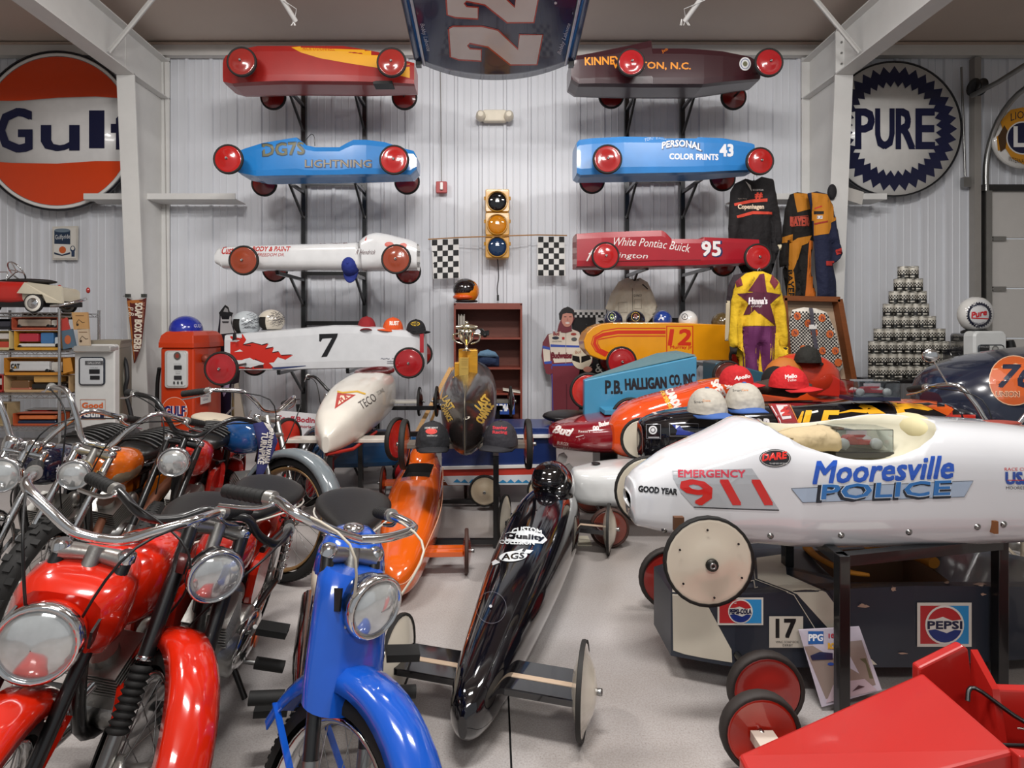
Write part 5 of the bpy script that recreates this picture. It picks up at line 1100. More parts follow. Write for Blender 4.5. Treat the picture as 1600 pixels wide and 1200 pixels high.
# magazine cover leaning on the stand's leg
t = thing('magazine_poster', 'glossy hot rod magazine poster leaning against the stand leg', 'magazine', P(1320, 1100, 2.05))
q = [P(1248, 985, 2.09), P(1343, 980, 2.09), P(1378, 1078, 2.01), P(1284, 1105, 2.01)]
mg = part('cover', MB().prism(q, (0, .004, .002), M('b8b0bc', .25, coat=.5)), t)
art('print', [Pg([(1256, 1010), (1346, 1000), (1368, 1070), (1290, 1092)], '8a7a72'), Pg([(1262, 1040), (1282, 1030), (1292, 1060), (1275, 1078)], '8c8a50'), Pg([(1335, 1030), (1352, 1028), (1364, 1060), (1350, 1060)], '5c5a44'), Pg([(1290, 1098), (1305, 1060), (1345, 1056), (1370, 1078)], 'b4a0a8'), Bx(1262, 986, 1286, 1006, '2c5c9c'), T('PPG', 1274, 996, 22, 10, 'e4e4e8', bold=.07), T('1000', 1304, 993, 20, 6, 'b8303c', bold=.08), T('RODDER', 1308, 1009, 30, 9, 'd8a42c', bold=.08), Pg([(1265, 1024), (1280, 1018), (1300, 1020), (1300, 1030), (1268, 1031)], '2a2c48'), El(1297, 1037, 5, 2.4, '2c50a0'), Pg([(1330, 1080), (1340, 1070), (1350, 1072), (1352, 1086)], '4a3a3e')], t, on=[mg], rough=.25, coat=.5, lift=.002)
# ---- red wedge car in the foreground
RW = M('b0201a', .35, coat=.2, var=.1, sc=4); RW2 = M('a3301f', .5, kind='wood')
t = thing('derby_car', 'red wooden wedge-nosed derby car in the bottom right foreground', 'derby car', (1.3, 1.45, 0))
N1, N2 = Vector((.675, 1.53, .215)), Vector((.675, 1.36, .195)); Bf, Bn = Vector((1.25, 1.62, .385)), Vector((1.245, 1.33, .375))
vs = [N1, N2, Bn, Bf]+[Vector((v.x, v.y, .07)) for v in (N1, N2, Bn, Bf)]
nose = part('nose_deck', MB().add(vs, [(0, 1, 2, 3), (7, 6, 5, 4), (0, 4, 5, 1), (1, 5, 6, 2), (2, 6, 7, 3), (3, 7, 4, 0)], RW), t, bevel=.008)
part('side_panel', MB().prism([(1.24, 1.31, .07), (2.6, 1.33, .07), (2.6, 1.33, .30), (1.5, 1.31, .345), (1.24, 1.31, .378)], (0, .03, 0), RW), t, bevel=.004)
part('side_panel', MB().prism([(1.24, 1.62, .07), (2.6, 1.62, .07), (2.6, 1.62, .3), (1.43, 1.62, .335), (1.4, 1.62, .335), (1.385, 1.62, .45), (1.37, 1.62, .46), (1.24, 1.62, .395)], (0, .03, 0), RW), t, bevel=.006)
part('floor_board', MB().bx(1.24, 2.6, 1.33, 1.63, .07, .1, RW2), t)
part('bulkhead', MB().prism([(1.39, 1.5, .1), (1.39, 1.62, .1), (1.39, 1.62, .45), (1.39, 1.55, .38)], (.02, 0, 0), RW), t)
part('steering_cable', MB().tube([(1.33, 1.56, .34), (1.36, 1.57, .37), (1.44, 1.5, .32), (1.56, 1.4, .3), (1.7, 1.38, .3)], .006, BLACKM, 6, 5).tube([(1.32, 1.45, .3), (1.6, 1.44, .3)], .005, BLACKM, 6), t)
sg = part('paper_sign', MB().prism([(1.46, 1.55, .27), (1.9, 1.5, .27), (1.9, 1.38, .33), (1.46, 1.42, .33)], (0, 0, .004), M('d8d4ca', .5)), t)
art('lettering', [T('ALL', 1596, 1130, 22, 16, '141414', bold=.08, rot=10), T('1950', 1597, 1105, 22, 12, '141414', bold=.06, rot=10)], t, on=[sg])
derby_wheel(t, (.835, 1.74, .125), 0, .125, 'b82a1c', wid=.035, dome=-.012, tire='2a2320'); derby_wheel(t, (.835, 1.22, .125), 0, .125, 'b82a1c', wid=.035, dome=.02, tire='2a2320'); part('axle', MB().box((.835, 1.48, .12), (.07, .5, .03), M('c8beb0', .5)), t)
# ---- flame car
t, fc = pxcar('black flame-painted junior derby car with red nose and number 115', 3.45, .24,
  [(1002, 668), (1006, 655), (1045, 642), (1130, 632), (1250, 628), (1400, 624), (1470, 628), (1510, 638), (1526, 650), (1532, 664)], [(1002, 712), (1006, 722), (1300, 735), (1480, 722), (1520, 700), (1532, 678)], M('0c0b0f', .1, coat=1.0, var=.02), e=4.5, et=3, z0=.5, taper=.25)
OG, FY = 'd85a14', 'e0a020'
art('lettering', [Pg([(1485, 624), (1510, 630), (1540, 650), (1540, 700), (1470, 700), (1466, 660), (1480, 648)], 'c02a18'),
  Pg([(1328, 628), (1362, 634), (1390, 650), (1402, 648), (1398, 636), (1388, 628), (1440, 632), (1458, 640), (1450, 642), (1425, 638), (1412, 640), (1420, 655), (1400, 664), (1370, 658), (1350, 640)], FY), Pg([(1330, 660), (1352, 658), (1340, 670), (1322, 672)], FY), Pg([(1388, 628), (1360, 626), (1420, 624), (1470, 628), (1490, 640), (1480, 650), (1450, 636)], OG), Pg([(1300, 648), (1330, 640), (1356, 640), (1354, 646), (1330, 644)], FY),
  Pg([(1240, 668), (1253, 643), (1256, 643), (1245, 686), (1236, 686)], FY), T('15', 1281, 661, 52, 36, 'e0a828', bold=.12, sh=.3), T('15', 1283, 650, 48, 12, 'e0e0e2', bold=.05, sh=.3) if False else Ln([(1268, 645), (1278, 643)], 3, 'e8e4dc'),
  Pg([(1142, 655), (1158, 653), (1150, 690), (1132, 690)], OG), T('UNIOR', 1173, 664, 60, 18, 'dcd8d8', bold=.1, sh=.1), Ln([(1205, 668), (1218, 668), (1212, 690)], 3, OG), T('JUNIOR SHOT', 1180, 685, 66, 10, 'c8c4c4', bold=.08), Pg([(1200, 632), (1232, 632), (1245, 660), (1238, 700), (1226, 700), (1214, 656)], '8c3034'), Pg([(1212, 634), (1230, 634), (1236, 654), (1222, 656)], 'd0c8c8'), T('W', 1226, 645, 14, 12, 'b8302c', rot=70, bold=.1), Ln([(1205, 636), (1218, 658), (1228, 700)], 1.4, 'd8d0d0'), Ln([(1234, 634), (1246, 660), (1240, 700)], 1.4, 'c8783c'),
  Bx(1011, 664, 1033, 685, '0c0c10'), Ln([(1011, 664), (1033, 664), (1033, 685), (1011, 685), (1011, 664)], .6, '9a9aa0'), El(1021, 672, 6.5, 6.5, 'd8d8da'), Ring(1021, 672, 4, 4, 1.2, '15151a'), Ln([(1014, 683), (1031, 683)], 1.2, 'd8d8da'), Ln([(1046, 662), (1091, 663), (1090, 681), (1047, 681), (1046, 662)], .6, '9a9aa0'), Pg([(1050, 664), (1062, 666), (1068, 672), (1086, 676), (1086, 680), (1056, 679), (1058, 672)], '2c3c90')], t, on=[fc], grid=12, coat=.8, rough=.2)
part('hood_decal', MB().box(P(1040, 647, 3.6)+Vector((0, 0, .005)), (.16, .05, .006), M('cfcac6', .4)), t)
part('display_leg', MB().box((1.9, 3.6, .27), (.05, .05, .54), BLACKM), t); part('display_leg', MB().box((2.6, 3.6, .27), (.05, .05, .54), BLACKM), t)
for x, d_ in ((1.25, 3.9), (2.7, 3.9)): derby_wheel(t, (x, d_, .66), pi, .15, 'cdc3b0', wid=.014)
# ---- orange-nosed car behind it
OR_ = M('d24a18', .15, coat=.9, var=.05)
t, ob = floor_car('orange derby car with white lettering and headrest fairing behind the flame car', (.84, 3.96), (2.95, 4.62),
  [(0, .05, .70, .52), (.03, .13, .78, .47), (.1, .18, .86, .45), (.25, .2, .93, .45), (.42, .2, 1.0, .45), (.55, .19, .95, .45), (.7, .17, .98, .46), (.85, .13, 1.0, .5), (1, .04, .84, .6)], OR_,
  [(.14, .24, .60, .152, 'cdc3b0', dict(wid=.014, dome=.02))], e=3, z0=.45)
part('headrest_fairing', MB().ball((2.45, 4.42, .98), (.3, .15, .2), M('b8341c', .3, coat=.5), 20), t); part('headrest_lining', MB().ball((2.27, 4.34, .99), (.15, .12, .16), M('b0641c', .7), 18), t); part('headrest_opening', MB().ball((2.2, 4.3, .97), (.12, .1, .12), M('0e0a08', .9), 16), t)
part('tail_fin', MB().prism([P(1278, 580, 4.3), P(1300, 585, 4.3), P(1320, 597, 4.3), P(1326, 622, 4.3), P(1276, 618, 4.3)], (0, .1, 0), M('b8281c', .3, coat=.4)), t, bevel=.01)
art('lettering', [T('CAROL', 1052, 622, 34, 12, 'e0d4cc', rot=62, bold=.08), T('MOTOR SPEEDWAY', 1040, 622, 44, 6, 'e0b040', rot=62, bold=.06), T('SPEED', 1124, 610, 34, 12, 'e0d4cc', rot=62, bold=.08), T('UNION', 1134, 596, 34, 9, 'e0d4cc', rot=62, bold=.06)], t, on=[ob], grid=6)
derby_wheel(t, P(1003, 686, 3.82), 0, .15, 'cdc3b0', wid=.014, dome=.02)
for x in (1.6, 2.4): part('display_leg', MB().box((x, 4.3, .23), (.05, .05, .46), BLACKM), t)
solo('brown_tarp', puff([(1176, 600), (1200, 592), (1240, 590), (1268, 600), (1262, 612), (1240, 622), (1190, 616)], 3.98, .2, M('3c2c24', .8, kind='cloth'), g=5, fold=.01), 'dark brown crumpled leather cover lying behind the flame car', 'cover')
cap('light grey cap with blue brim on the flame car, left of the two', 1105, 644, 3.3, 'b4aea2', '3a5c9c', .35, s=1.15, txt=[T('Smart', 1092, 628, 14, 3.5, '3a3a3c'), T('Choice', 1104, 626, 12, 3.5, 'd88030')])
cap('light grey cap with blue brim on the flame car, right of the two', 1163, 636, 3.3, 'b4aea2', '3a5c9c', .05, s=1.15, txt=[T('Smart', 1152, 610, 14, 3.5, '3a3a3c'), T('Care', 1164, 609.5, 10, 3.5, 'd88030')])
cap('red cap with white script lying above the grey caps', 1150, 600, 3.9, 'b8161c', 'b8161c', 1.1, s=1.05, txt=[T('Apollo', 1160, 590, 24, 7, 'e8dcd8', rot=-8, sh=.3, bold=.06)])
cap('red cap with white lettering lying on the brown cover', 1232, 605, 3.8, 'c0161c', 'c0161c', .9, s=1.15, txt=[T('Mello', 1236, 588, 18, 6, 'e8dcd8', rot=-6, bold=.06), T('Yello', 1237, 594, 14, 4, 'e8dcd8', rot=-6)])
cap('black cap resting on the orange headrest fairing', 1262, 566, 4.3, '17150f', '17150f', 2.2, s=1.0)
# ---- P. B. Halligan wedge
HB = M('3f86a8', .35, coat=.3, var=.08); D = 4.35
t = thing('derby_car', 'light blue wedge-shaped box derby car with black lettering, middle back', 'derby car', (1.15, 4.6, .5))
zl, zr_, zb_ = P(0, 594, D).z, P(0, 557, D).z, P(0, 650, D).z
xl, xr = P(913, 0, D).x, P(1089, 0, D).x
vs = [(xl, D, zb_), (xr, D, zb_), (xr, D, zr_), (xl, D, zl), (xl, D+.08, zb_), (xr, D+.5, zb_), (xr, D+.5, zr_+.02), (xl, D+.08, zl), (xr-.12, D+.28, zr_+.05), (xr-.35, D+.25, zr_-.0)]
hb = part('body', MB().add(vs, [(0, 1, 2, 3), (3, 2, 6, 7), (0, 3, 7, 4), (4, 7, 6, 5), (0, 4, 5, 1), (1, 5, 6, 2)], HB), t, bevel=.008)
part('deck', MB().prism([(xl+.02, D+.04, zl+.005), (xr-.005, D+.02, zr_+.006), (xr-.005, D+.48, zr_+.02), (xr-.2, D+.4, zr_)], (0, 0, .006), M('5d7f86', .5)), t)
art('lettering', [T('P.B.', 959, 605, 26, 20, '141a20', bold=.05), T('HALLIGAN', 1009, 599, 64, 17, '141a20', rot=-3, bold=.06), T('CO. INC.', 1067, 593, 42, 16, '141a20', rot=-3, bold=.05), T('Carryon', 1016, 625, 34, 11, '141a20', rot=-2, sh=.3)], t, on=[hb], rough=.35)
for x, y, d_ in ((919, 611, 4.5), (986, 652, 4.22)): derby_wheel(t, P(x, y, d_), 0, .152, 'b82a20')
part('axle_fairing', MB().box(P(955, 640, 4.3), (.16, .3, .03), HB), t)
part('display_leg', MB().box((1.0, 4.6, .3), (.05, .05, .62), BLACKM), t); part('display_leg', MB().box((1.45, 4.6, .3), (.05, .05, .62), BLACKM), t)
# teal wedge and brown wheel between
t = thing('derby_car', 'teal wooden derby car tail with brown wheel between yellow car and caps', 'derby car', P(1160, 610, 4.9))
part('body', MB().prism([P(1118, 567, 4.85), P(1132, 565, 4.85), P(1194, 582, 4.85), P(1196, 600, 4.85), P(1118, 600, 4.85)], (0, .3, 0), M('2c5464', .4)), t, bevel=.01); derby_wheel(t, P(1137, 587, 4.7), 0, .13, '5a2820')
# ---- maroon show car
t = thing('show_car', 'maroon open-wheel show car with white lettering behind the boat car', 'race car', (.7, 4.3, 0))
MR = M('7a121c', .15, coat=.9)
mc = part('body', shell((.42, 4.15), (1.25, 4.3), [(0, .02, .60, .52), (.05, .12, .66, .49), (.3, .25, .70, .47), (.6, .3, .73, .46), (1, .3, .76, .46)], MR, 3, 3.5), t)
part('cockpit_surround', MB().ball((.60, 4.5, .665), (.2, .2, .045), M('0e0c0e', .4), 18), t)
part('nose_wing', MB().prism([P(868, 664, 4.1), P(890, 660, 4.1), P(895, 700, 4.1), P(872, 690, 4.1)], (0, .03, 0), MR), t)
part('roll_hoop', MB().tube([P(912, 665, 4.3), P(916, 650, 4.35), P(924, 645, 4.4), P(930, 660, 4.4)], .012, MR, 8, 4), t)
part('keel', MB().box((.85, 4.25, .3), (.12, .3, .4), BLACKM), t)
art('lettering', [T('Bud', 880, 673, 26, 12, 'dcd0cc', rot=12, sh=.4, bold=.07), T('Reese\'s', 913, 674, 18, 4, 'dcd0cc', bold=.08), T('00', 931, 669, 9, 6, 'dcd0cc', bold=.1), T('Budweiser', 950, 661, 28, 7, 'dcd0cc', rot=-12, bold=.08), Ln([(900, 683), (912, 680)], 1, 'dcd0cc'), T('BURGER', 880, 693, 18, 5, 'c8b0a8', rot=10, bold=.05), T('#11', 885, 701, 12, 6, 'c8b0a8', rot=10)], t, on=[mc], grid=6)
# ---- plain white derby car on the floor behind the police car
t, wc = pxcar('plain glossy white derby car with rusty red wheels partly behind the police car', 3.62, .2, [(894, 745), (897, 734), (915, 730), (960, 724), (1060, 716), (1200, 712), (1340, 720), (1400, 735)], [(894, 770), (897, 784), (915, 788), (1100, 790), (1300, 788), (1400, 775)], M('d3d4d3', .12, coat=.9), e=5, et=4, z0=0, taper=.15)
part('cockpit_hole', MB().lathe([(.001, 0), (.03, 0), (.03, .004), (.001, .004)], BLK, P(931, 727, 3.75)+Vector((0, 0, .012)), 'Z', 16), t)
for x, d_ in ((952, 3.5), (952, 4.15), (1290, 3.5)): derby_wheel(t, Vector((P(x, 0, 3.5).x, d_, .125)), 0 if d_ < 4 else pi, .125, '6a2c20', wid=.035, dome=.02, tire='3a221a')
part('axle', MB().tube([(P(952, 0, 3.5).x, 3.5, .13), (P(952, 0, 3.5).x, 4.15, .13)], .012, BLACKM, 8), t)
solo('floor_papers', MB().box(P(905, 826, 3.6)*Vector((1, 1, 0))+Vector((0, 0, .004)), (.14, .16, .006), M('cfc8b4', .6)), 'crumpled printed paper on the floor under the white derby car', 'paper')
# ================================================================ gas pumps, shelf, cans
t = thing('gas_pump', 'orange-red gas pump with white meter face left of the flames car', 'gas pump', P(290, 700, 6.2))
PO = M('c23a16', .3, coat=.4, var=.12, sc=3)
x0, x1 = P(248, 0, 5.95).x, P(303, 0, 5.95).x; x2 = P(336, 0, 6.35).x
zt = P(0, 546, 6.0).z
part('body', MB().prism([(x0, 5.98, .02), (x1, 5.95, .02), (x2, 6.2, .02), (x2, 6.5, .02), (x0+.03, 6.5, .02)], (0, 0, zt), PO), t, bevel=.02)
cz_ = zt+.02
part('crown', MB().loft([[Vector((a+(1 if i in (0, 4) else -1)*dx*0+(mx-a)*s_, b+(6.24-b)*s_, z)) for i, (a, b) in enumerate([(x0-.015, 5.965), (x1+.005, 5.93), (x2+.02, 6.19), (x2+.02, 6.52), (x0+.01, 6.52)])] for (s_, z, dx, mx) in ((0, cz_, 0, (x0+x2)/2), (.0, cz_+.05, 0, (x0+x2)/2), (.07, cz_+.13, 0, (x0+x2)/2), (.22, cz_+.17, 0, (x0+x2)/2), (.35, cz_+.18, 0, (x0+x2)/2))], PO, False), t, bevel=.008)
D = 5.95
fr = part('meter_frame', MB().rbox(P(276, 577, D), (.245, .03, .40), .03, M('d0cfcb', .25, .3)), t); fa = part('meter_face', MB().rbox(P(276, 577, D-.012), (.2, .02, .36), .02, M('c8c9c8', .35)), t)
art('lettering', [El(277, 556, 5.5, 6, '54504c'), El(277, 556, 3, 3.5, '8a3a30'), Bx(272, 571, 284, 577, '2c2c2e'), Bx(272, 587, 284, 593, '2c2c2e'), T('SALE', 278, 583.5, 7, 1.6, '3a3a3c'), T('GALLONS', 278, 580.5, 9, 1.2, '3a3a3c')]+[Bx(271+i*6, 596, 273.5+i*6, 600, '2a2a2c') for i in range(3)]+[T('AMOUNT OF SALE', 277, 568.5, 11, 1, '5a5a5a')], t, D=D-.03)
art('lettering', [Ring(274, 642, 20.5, 22, 1, 'd8b0a0'), El(274, 642, 19.6, 21.2, 'cc4a1c'), T('GULF', 276, 642, 32, 15, 'dcd8dc', bold=.1), T('GULF', 274.5, 642, 32, 15, '241c5c', bold=.06)], t, D=D, lift=.016)
bd = part('notice', MB().prism([P(313, 609, 6.02), P(329, 605, 6.17), P(329, 628, 6.17), P(313, 632, 6.02)], (.006, -.006, 0), M('cfcac6', .5)), t)
art('lettering', [T('CONTAINS', 321, 619, 11, 3, '4a4a70', rot=-6), T('LEAD', 321, 624, 8, 3, '4a4a70', rot=-6)], t, on=[bd])
part('hose_hook', MB().ball(P(322, 560, 6.1), (.05, .05, .05), M('8a4030', .5, .3), 12), t)
part('side_handle', MB().tube([P(249, 575, 6.0), P(246, 600, 6.05), P(245, 650, 6.1)], .02, BLK, 8, 3), t)
# white pump
t = thing('gas_pump', 'white gas pump with grey-tan side and hose at far left', 'gas pump', P(155, 700, 5.5))
D = 5.3; a0, a1 = P(117, 0, D).x, P(180, 0, D).x
part('front_panel', MB().rbox(((a0+a1)/2, D+.03, .62), (a1-a0, .08, 1.2), .03, M('c6c5c2', .3, coat=.3)), t)
q = MB(); prof = [(P(122, 0, D).x, 5.37), (P(180, 0, D).x, 5.37), (P(206, 0, 5.9).x, 5.9), (P(160, 0, 5.9).x, 5.9)]
part('cabinet', MB().prism([(x, y, .03) for x, y in prof], (0, 0, 1.15), M('7d7868', .5, kind='cast')), t, bevel=.01)
part('top_lid', MB().loft([[Vector((x+(-1.42*0), y, z)) for x, y in prof] for z in (1.18, 1.22)]+[[Vector((x*.96-.13, y*.97+.16, 1.255)) for x, y in prof]], M('8a8272', .5), False), t, bevel=.01)
part('top_trim', MB().rbox(P(150, 545, D-.01), ((a1-a0)*.92, .12, .06), .02, M('b8b6b2', .2, .5)), t)
w_ = part('meter_window', MB().rbox(P(144, 580, D-.015), (.245, .03, .27), .03, M('1c2430', .2)), t); w2 = part('meter_face', MB().rbox(P(144, 580, D-.022), (.22, .03, .25), .02, M('b4b6b8', .35)), t)
art('lettering', [Bx(133, 564, 161, 570, '4a4a4c'), T('GALLONS', 147, 567, 20, 3, 'c8c8c8'), Bx(139.5, 577, 156, 584, '17181a'), Bx(141, 587, 156, 593, '17181a'), T('TOTAL SALE', 147, 574.5, 12, 1.6, '4a4a4c')], t, D=D-.04)
art('lettering', [Ln([(127, 624), (166, 624), (166, 655), (129, 655), (127, 624)], .8, 'a86a50'), T('Good', 146, 633, 32, 8, 'cc5a1c', bold=.07), Pg([(128, 641), (165, 640), (164, 654), (129, 654)], '10183a'), T('Gulf', 146, 647, 27, 8, 'dcdad8', bold=.1)], t, D=D, lift=.014)
part('hose', MB().tube([P(188, 556, 5.6), P(196, 565, 5.55), P(199, 590, 5.5), P(196, 610, 5.5), P(203, 640, 5.5), P(208, 665, 5.5)], .02, M('17171a', .6), 8, 4), t)
part('hose', MB().tube([P(185, 558, 5.6), P(190, 575, 5.5), P(194, 600, 5.5), P(190, 620, 5.5)], .012, M('6c685f', .5), 8, 4), t)
part('nozzle', MB().tube([P(186, 560, 5.5), P(184, 572, 5.5), P(190, 580, 5.5)], [.03, .035, .02], M('2a2826', .4, .5), 8, 3).ball(P(186, 574, 5.5), (.03, .03, .03), M('b8a090', .5), 8), t)
# right pump
t = thing('gas_pump', 'black and white gas pump with round globe beside the can pyramid', 'gas pump', P(1530, 690, 5.9))
D = 5.4; b0, b1 = P(1521, 0, D).x, P(1573, 0, D).x
part('front_panel', MB().rbox(((b0+b1)/2, D+.06, .68), (b1-b0, .14, 1.33), .05, M('c8cac9', .2, coat=.6)), t)
part('cabinet', MB().prism([(P(1522, 0, D).x, 5.5, .02), (P(1572, 0, D).x+.04, 5.5, .02), (P(1560, 0, 6.1).x, 6.1, .02), (P(1484, 0, 6.1).x, 6.1, .02)], (0, 0, 1.30), M('10131f', .25, coat=.5)), t, bevel=.03)
part('side_door', MB().prism([(P(1516, 0, 5.5).x, 5.53, .1), (P(1478, 0, 5.95).x, 5.98, .1), (P(1478, 0, 5.95).x, 5.98, 1.14), (P(1516, 0, 5.5).x, 5.53, 1.20)], (-.02, -.01, 0), M('10131f', .2, coat=.6)), t, bevel=.006)
part('door_handle', MB().tube([P(1485, 551, 5.75), P(1487, 556, 5.72), P(1486, 561, 5.75)], .006, STEEL, 6), t)
part('meter_frame', MB().rbox(P(1548, 560, D-.012), (.25, .03, .27), .03, M('3a3f44', .4, .4)), t); mf = part('meter_face', MB().rbox(P(1549, 560, D-.02), (.225, .03, .245), .025, M('b6b7b5', .35)), t)
art('lettering', [Bx(1531, 540, 1546, 549, '1a1c20'), T('TOTAL SALE', 1538, 542, 13, 2, 'c8c8c8'), El(1555, 546, 5.5, 6, '6a6a68'), El(1555, 546, 3.6, 4, '9a9a96'), T('THIS SALE', 1540, 552, 8, 1.4, '3a3a3c'), T('PRICE', 1540, 556, 6, 1.4, '3a3a3c')], t, D=D-.038)
gc = P(1524, 491, 5.75)
part('globe_base', MB().lathe([(.12, -.02), (.12, .02), (.09, .04)], BLK, P(1524, 521, 5.75), 'Z', 20), t)
gl = part('globe', MB().lathe([(.05, .09), (.12, .085), (.17, .05), (.182, 0), (.17, -.05), (.145, -.075)], M('d8d6d2', .12, coat=.9), gc, 'Y', 32, R=Matrix.Rotation(radians(12), 3, 'Z')), t)
gf = part('globe_lens', MB().lathe([(.15, .07), (.14, .08), (.08, .095), (.001, .1)], M('cfcfd0', .1, coat=.9), gc, 'Y', 32, R=Matrix.Rotation(radians(12), 3, 'Z'), cap=False), t)
zig = lambda cx, cy, r1, r2, n: [((cx+(r1 if k % 2 else r2)*cos(pi*k/n)), (cy+(r1 if k % 2 else r2)*sin(pi*k/n))) for k in range(2*n)]
oz, iz = zig(1530, 492, 20.5, 18.3, 30), zig(1530, 492, 15.5, 15, 30)
art('lettering', [(oz+iz, [(k, (k+1) % 60, 60+(k+1) % 60, 60+k) for k in range(60)], '12152c'), T('PURE OIL CO.', 1529, 480, 18, 2.6, '20284a', arc=1.2), T('Rat Fink', 1530, 490, 25, 10, 'c01c28', rot=-14, sh=.3, bold=.07) if False else T('Pure', 1530, 490, 24, 9, 'c01c28', rot=-14, sh=.3, bold=.07), Ln([(1520, 497), (1544, 498)], 1.6, 'c01c28'), T('FIREBIRD RACING', 1529, 503, 18, 2.4, '20284a', arc=-1.2)], t, on=[gl, gf], grid=3)
part('side_nozzle', MB().tube([P(1578, 532, 5.5), P(1580, 545, 5.5), P(1576, 556, 5.5)], [.03, .04, .03], BLK, 8, 3), t)
part('hose_nozzle', MB().tube([P(1532, 565, 5.3), P(1542, 562, 5.28), P(1560, 560, 5.3), P(1572, 575, 5.3)], [.03, .018, .018, .018], BLK, 8, 4), t)
# cans: pyramid of checkered oil cans
cm_w, cm_b, cm_t = M('cbc6ba', .35, .2), M('141210', .4), M('8a8880', .3, .8)
def can_mesh():
    r, h = .0535, .138; b = MB(); n = 20
    b.lathe([(r, .004), (r, h*.34), ], cm_b, (0, 0, 0), 'Z', n, cap=False); b.lathe([(r, h*.34), (r, h-.004)], cm_w, (0, 0, 0), 'Z', n, cap=False)
    b.lathe([(r-.002, 0), (r+.001, .002), (r, .006)], cm_t, (0, 0, 0), 'Z', n); b.lathe([(r, h-.006), (r+.001, h-.002), (r-.003, h-.001), (r-.004, h-.005), (.001, h-.005)], cm_t, (0, 0, 0), 'Z', n)
    rr = r+.0006
    def cell(k, z0, z1, da, m):
        a0 = 2*pi*k/24; vs = [(rr*cos(a), rr*sin(a), z) for z in (z0, z1) for a in (a0, a0+da)]; b.add(vs, [(0, 1, 3, 2)], m)
    for k in range(24):
        for j in range(3):
            if (k+j) % 2 == 0: cell(k, h*(.34+.11*j), h*(.34+.11*(j+1)), 2*pi/24, cm_b)
    for k in (1, 2, 3, 7, 8, 9, 13, 14, 15, 19, 20, 21):
        cell(k, h*.87, h*.91, 2*pi/24, cm_b); cell(k, h*.12, h*.22, 2*pi/24, cm_w)
    return b.mesh('oil_can', fix=False)
cme = can_mesh()
rows = [(591-19.1*k, xs) for k, xs in enumerate([
  [1365+i*13.6 for i in range(9)], [1365+i*13.6 for i in range(9)], [1365+i*13.6 for i in range(9)], [1373+i*13.6 for i in range(8)], [1385+i*13.3 for i in range(6)], [1388+i*13.6 for i in range(5)], [1396+i*14 for i in range(4)], [1404+i*13.6 for i in range(3)], [1411+i*13.8 for i in range(2)]])]
rowname = ['bottom row', 'second row', 'third row', 'fourth row', 'fifth row', 'sixth row', 'seventh row', 'eighth row', 'top row']
DC = 6.2
ords = ['first', 'second', 'third', 'fourth', 'fifth', 'sixth', 'seventh', 'eighth', 'ninth']
def can_label(k, i, n):
    pos = 'leftmost' if i == 0 else ('rightmost' if i == n-1 else ords[i]+' from the left')
    return 'checkered oil can in the %s of the pyramid, %s' % (rowname[k], pos)
for k, (yb, xs) in enumerate(rows):
    for i, x in enumerate(xs):
        o = bpy.data.objects.new('oil_can', cme); COL.objects.link(o); p = P(x+1, 591, DC); o.location = (p.x+random.uniform(-.003, .003), DC+random.uniform(-.012, .012), P(0, 591, DC).z+k*.1385); o.rotation_euler[2] = random.uniform(0, 6)
        WM[o] = Matrix.Translation(o.location); tag(o, can_label(k, i, len(xs)), 'oil can', 'checkered oil cans, %s' % rowname[k])
for k, yb in enumerate((627, 609)):
    for i in range(4):
        o = bpy.data.objects.new('oil_can', cme); COL.objects.link(o); p = P(1443+i*13.6, 0, 5.9); o.location = (p.x, 5.9+random.uniform(-.01, .01), P(0, 610, 5.9).z-.14+k*.1385-.0); o.rotation_euler[2] = random.uniform(0, 6)
        WM[o] = Matrix.Translation(o.location); tag(o, 'checkered oil can below the pyramid, %s row, %s' % (('lower', 'upper')[k], ('leftmost', 'second from left', 'second from right', 'rightmost')[i]), 'oil can', 'oil cans below the pyramid, %s row' % ('lower', 'upper')[k])
zs = P(0, 591, DC).z
t = thing('can_table', 'dark low table carrying the pyramid of checkered cans', 'table', (P(1420, 0, DC).x, DC, 0))
part('tabletop', MB().box((P(1422, 0, DC).x, DC, zs-.02), (1.0, .4, .035), M('141012', .4)), t)
for x in (1360, 1484):
    for y in (DC-.17, DC+.17): part('leg', MB().box((P(x, 0, DC).x+(.02 if x < 1400 else -.02), y, (zs-.04)/2), (.04, .04, zs-.04), M('141012', .4)), t)
zl_ = P(0, 610, 5.9).z-.14
t = thing('storage_trunk', 'dark blue low trunk in front of the can table', 'trunk', (P(1440, 0, 5.85).x, 5.88, 0))
part('body', MB().box((P(1430, 0, 5.85).x, 5.88, zl_/2-.006), (.95, .22, zl_-.012), M('1c2c44', .5)), t, bevel=.008); part('lid', MB().box((P(1430, 0, 5.85).x, 5.88, zl_-.01), (.97, .24, .018), M('1a2438', .5)), t, bevel=.004)
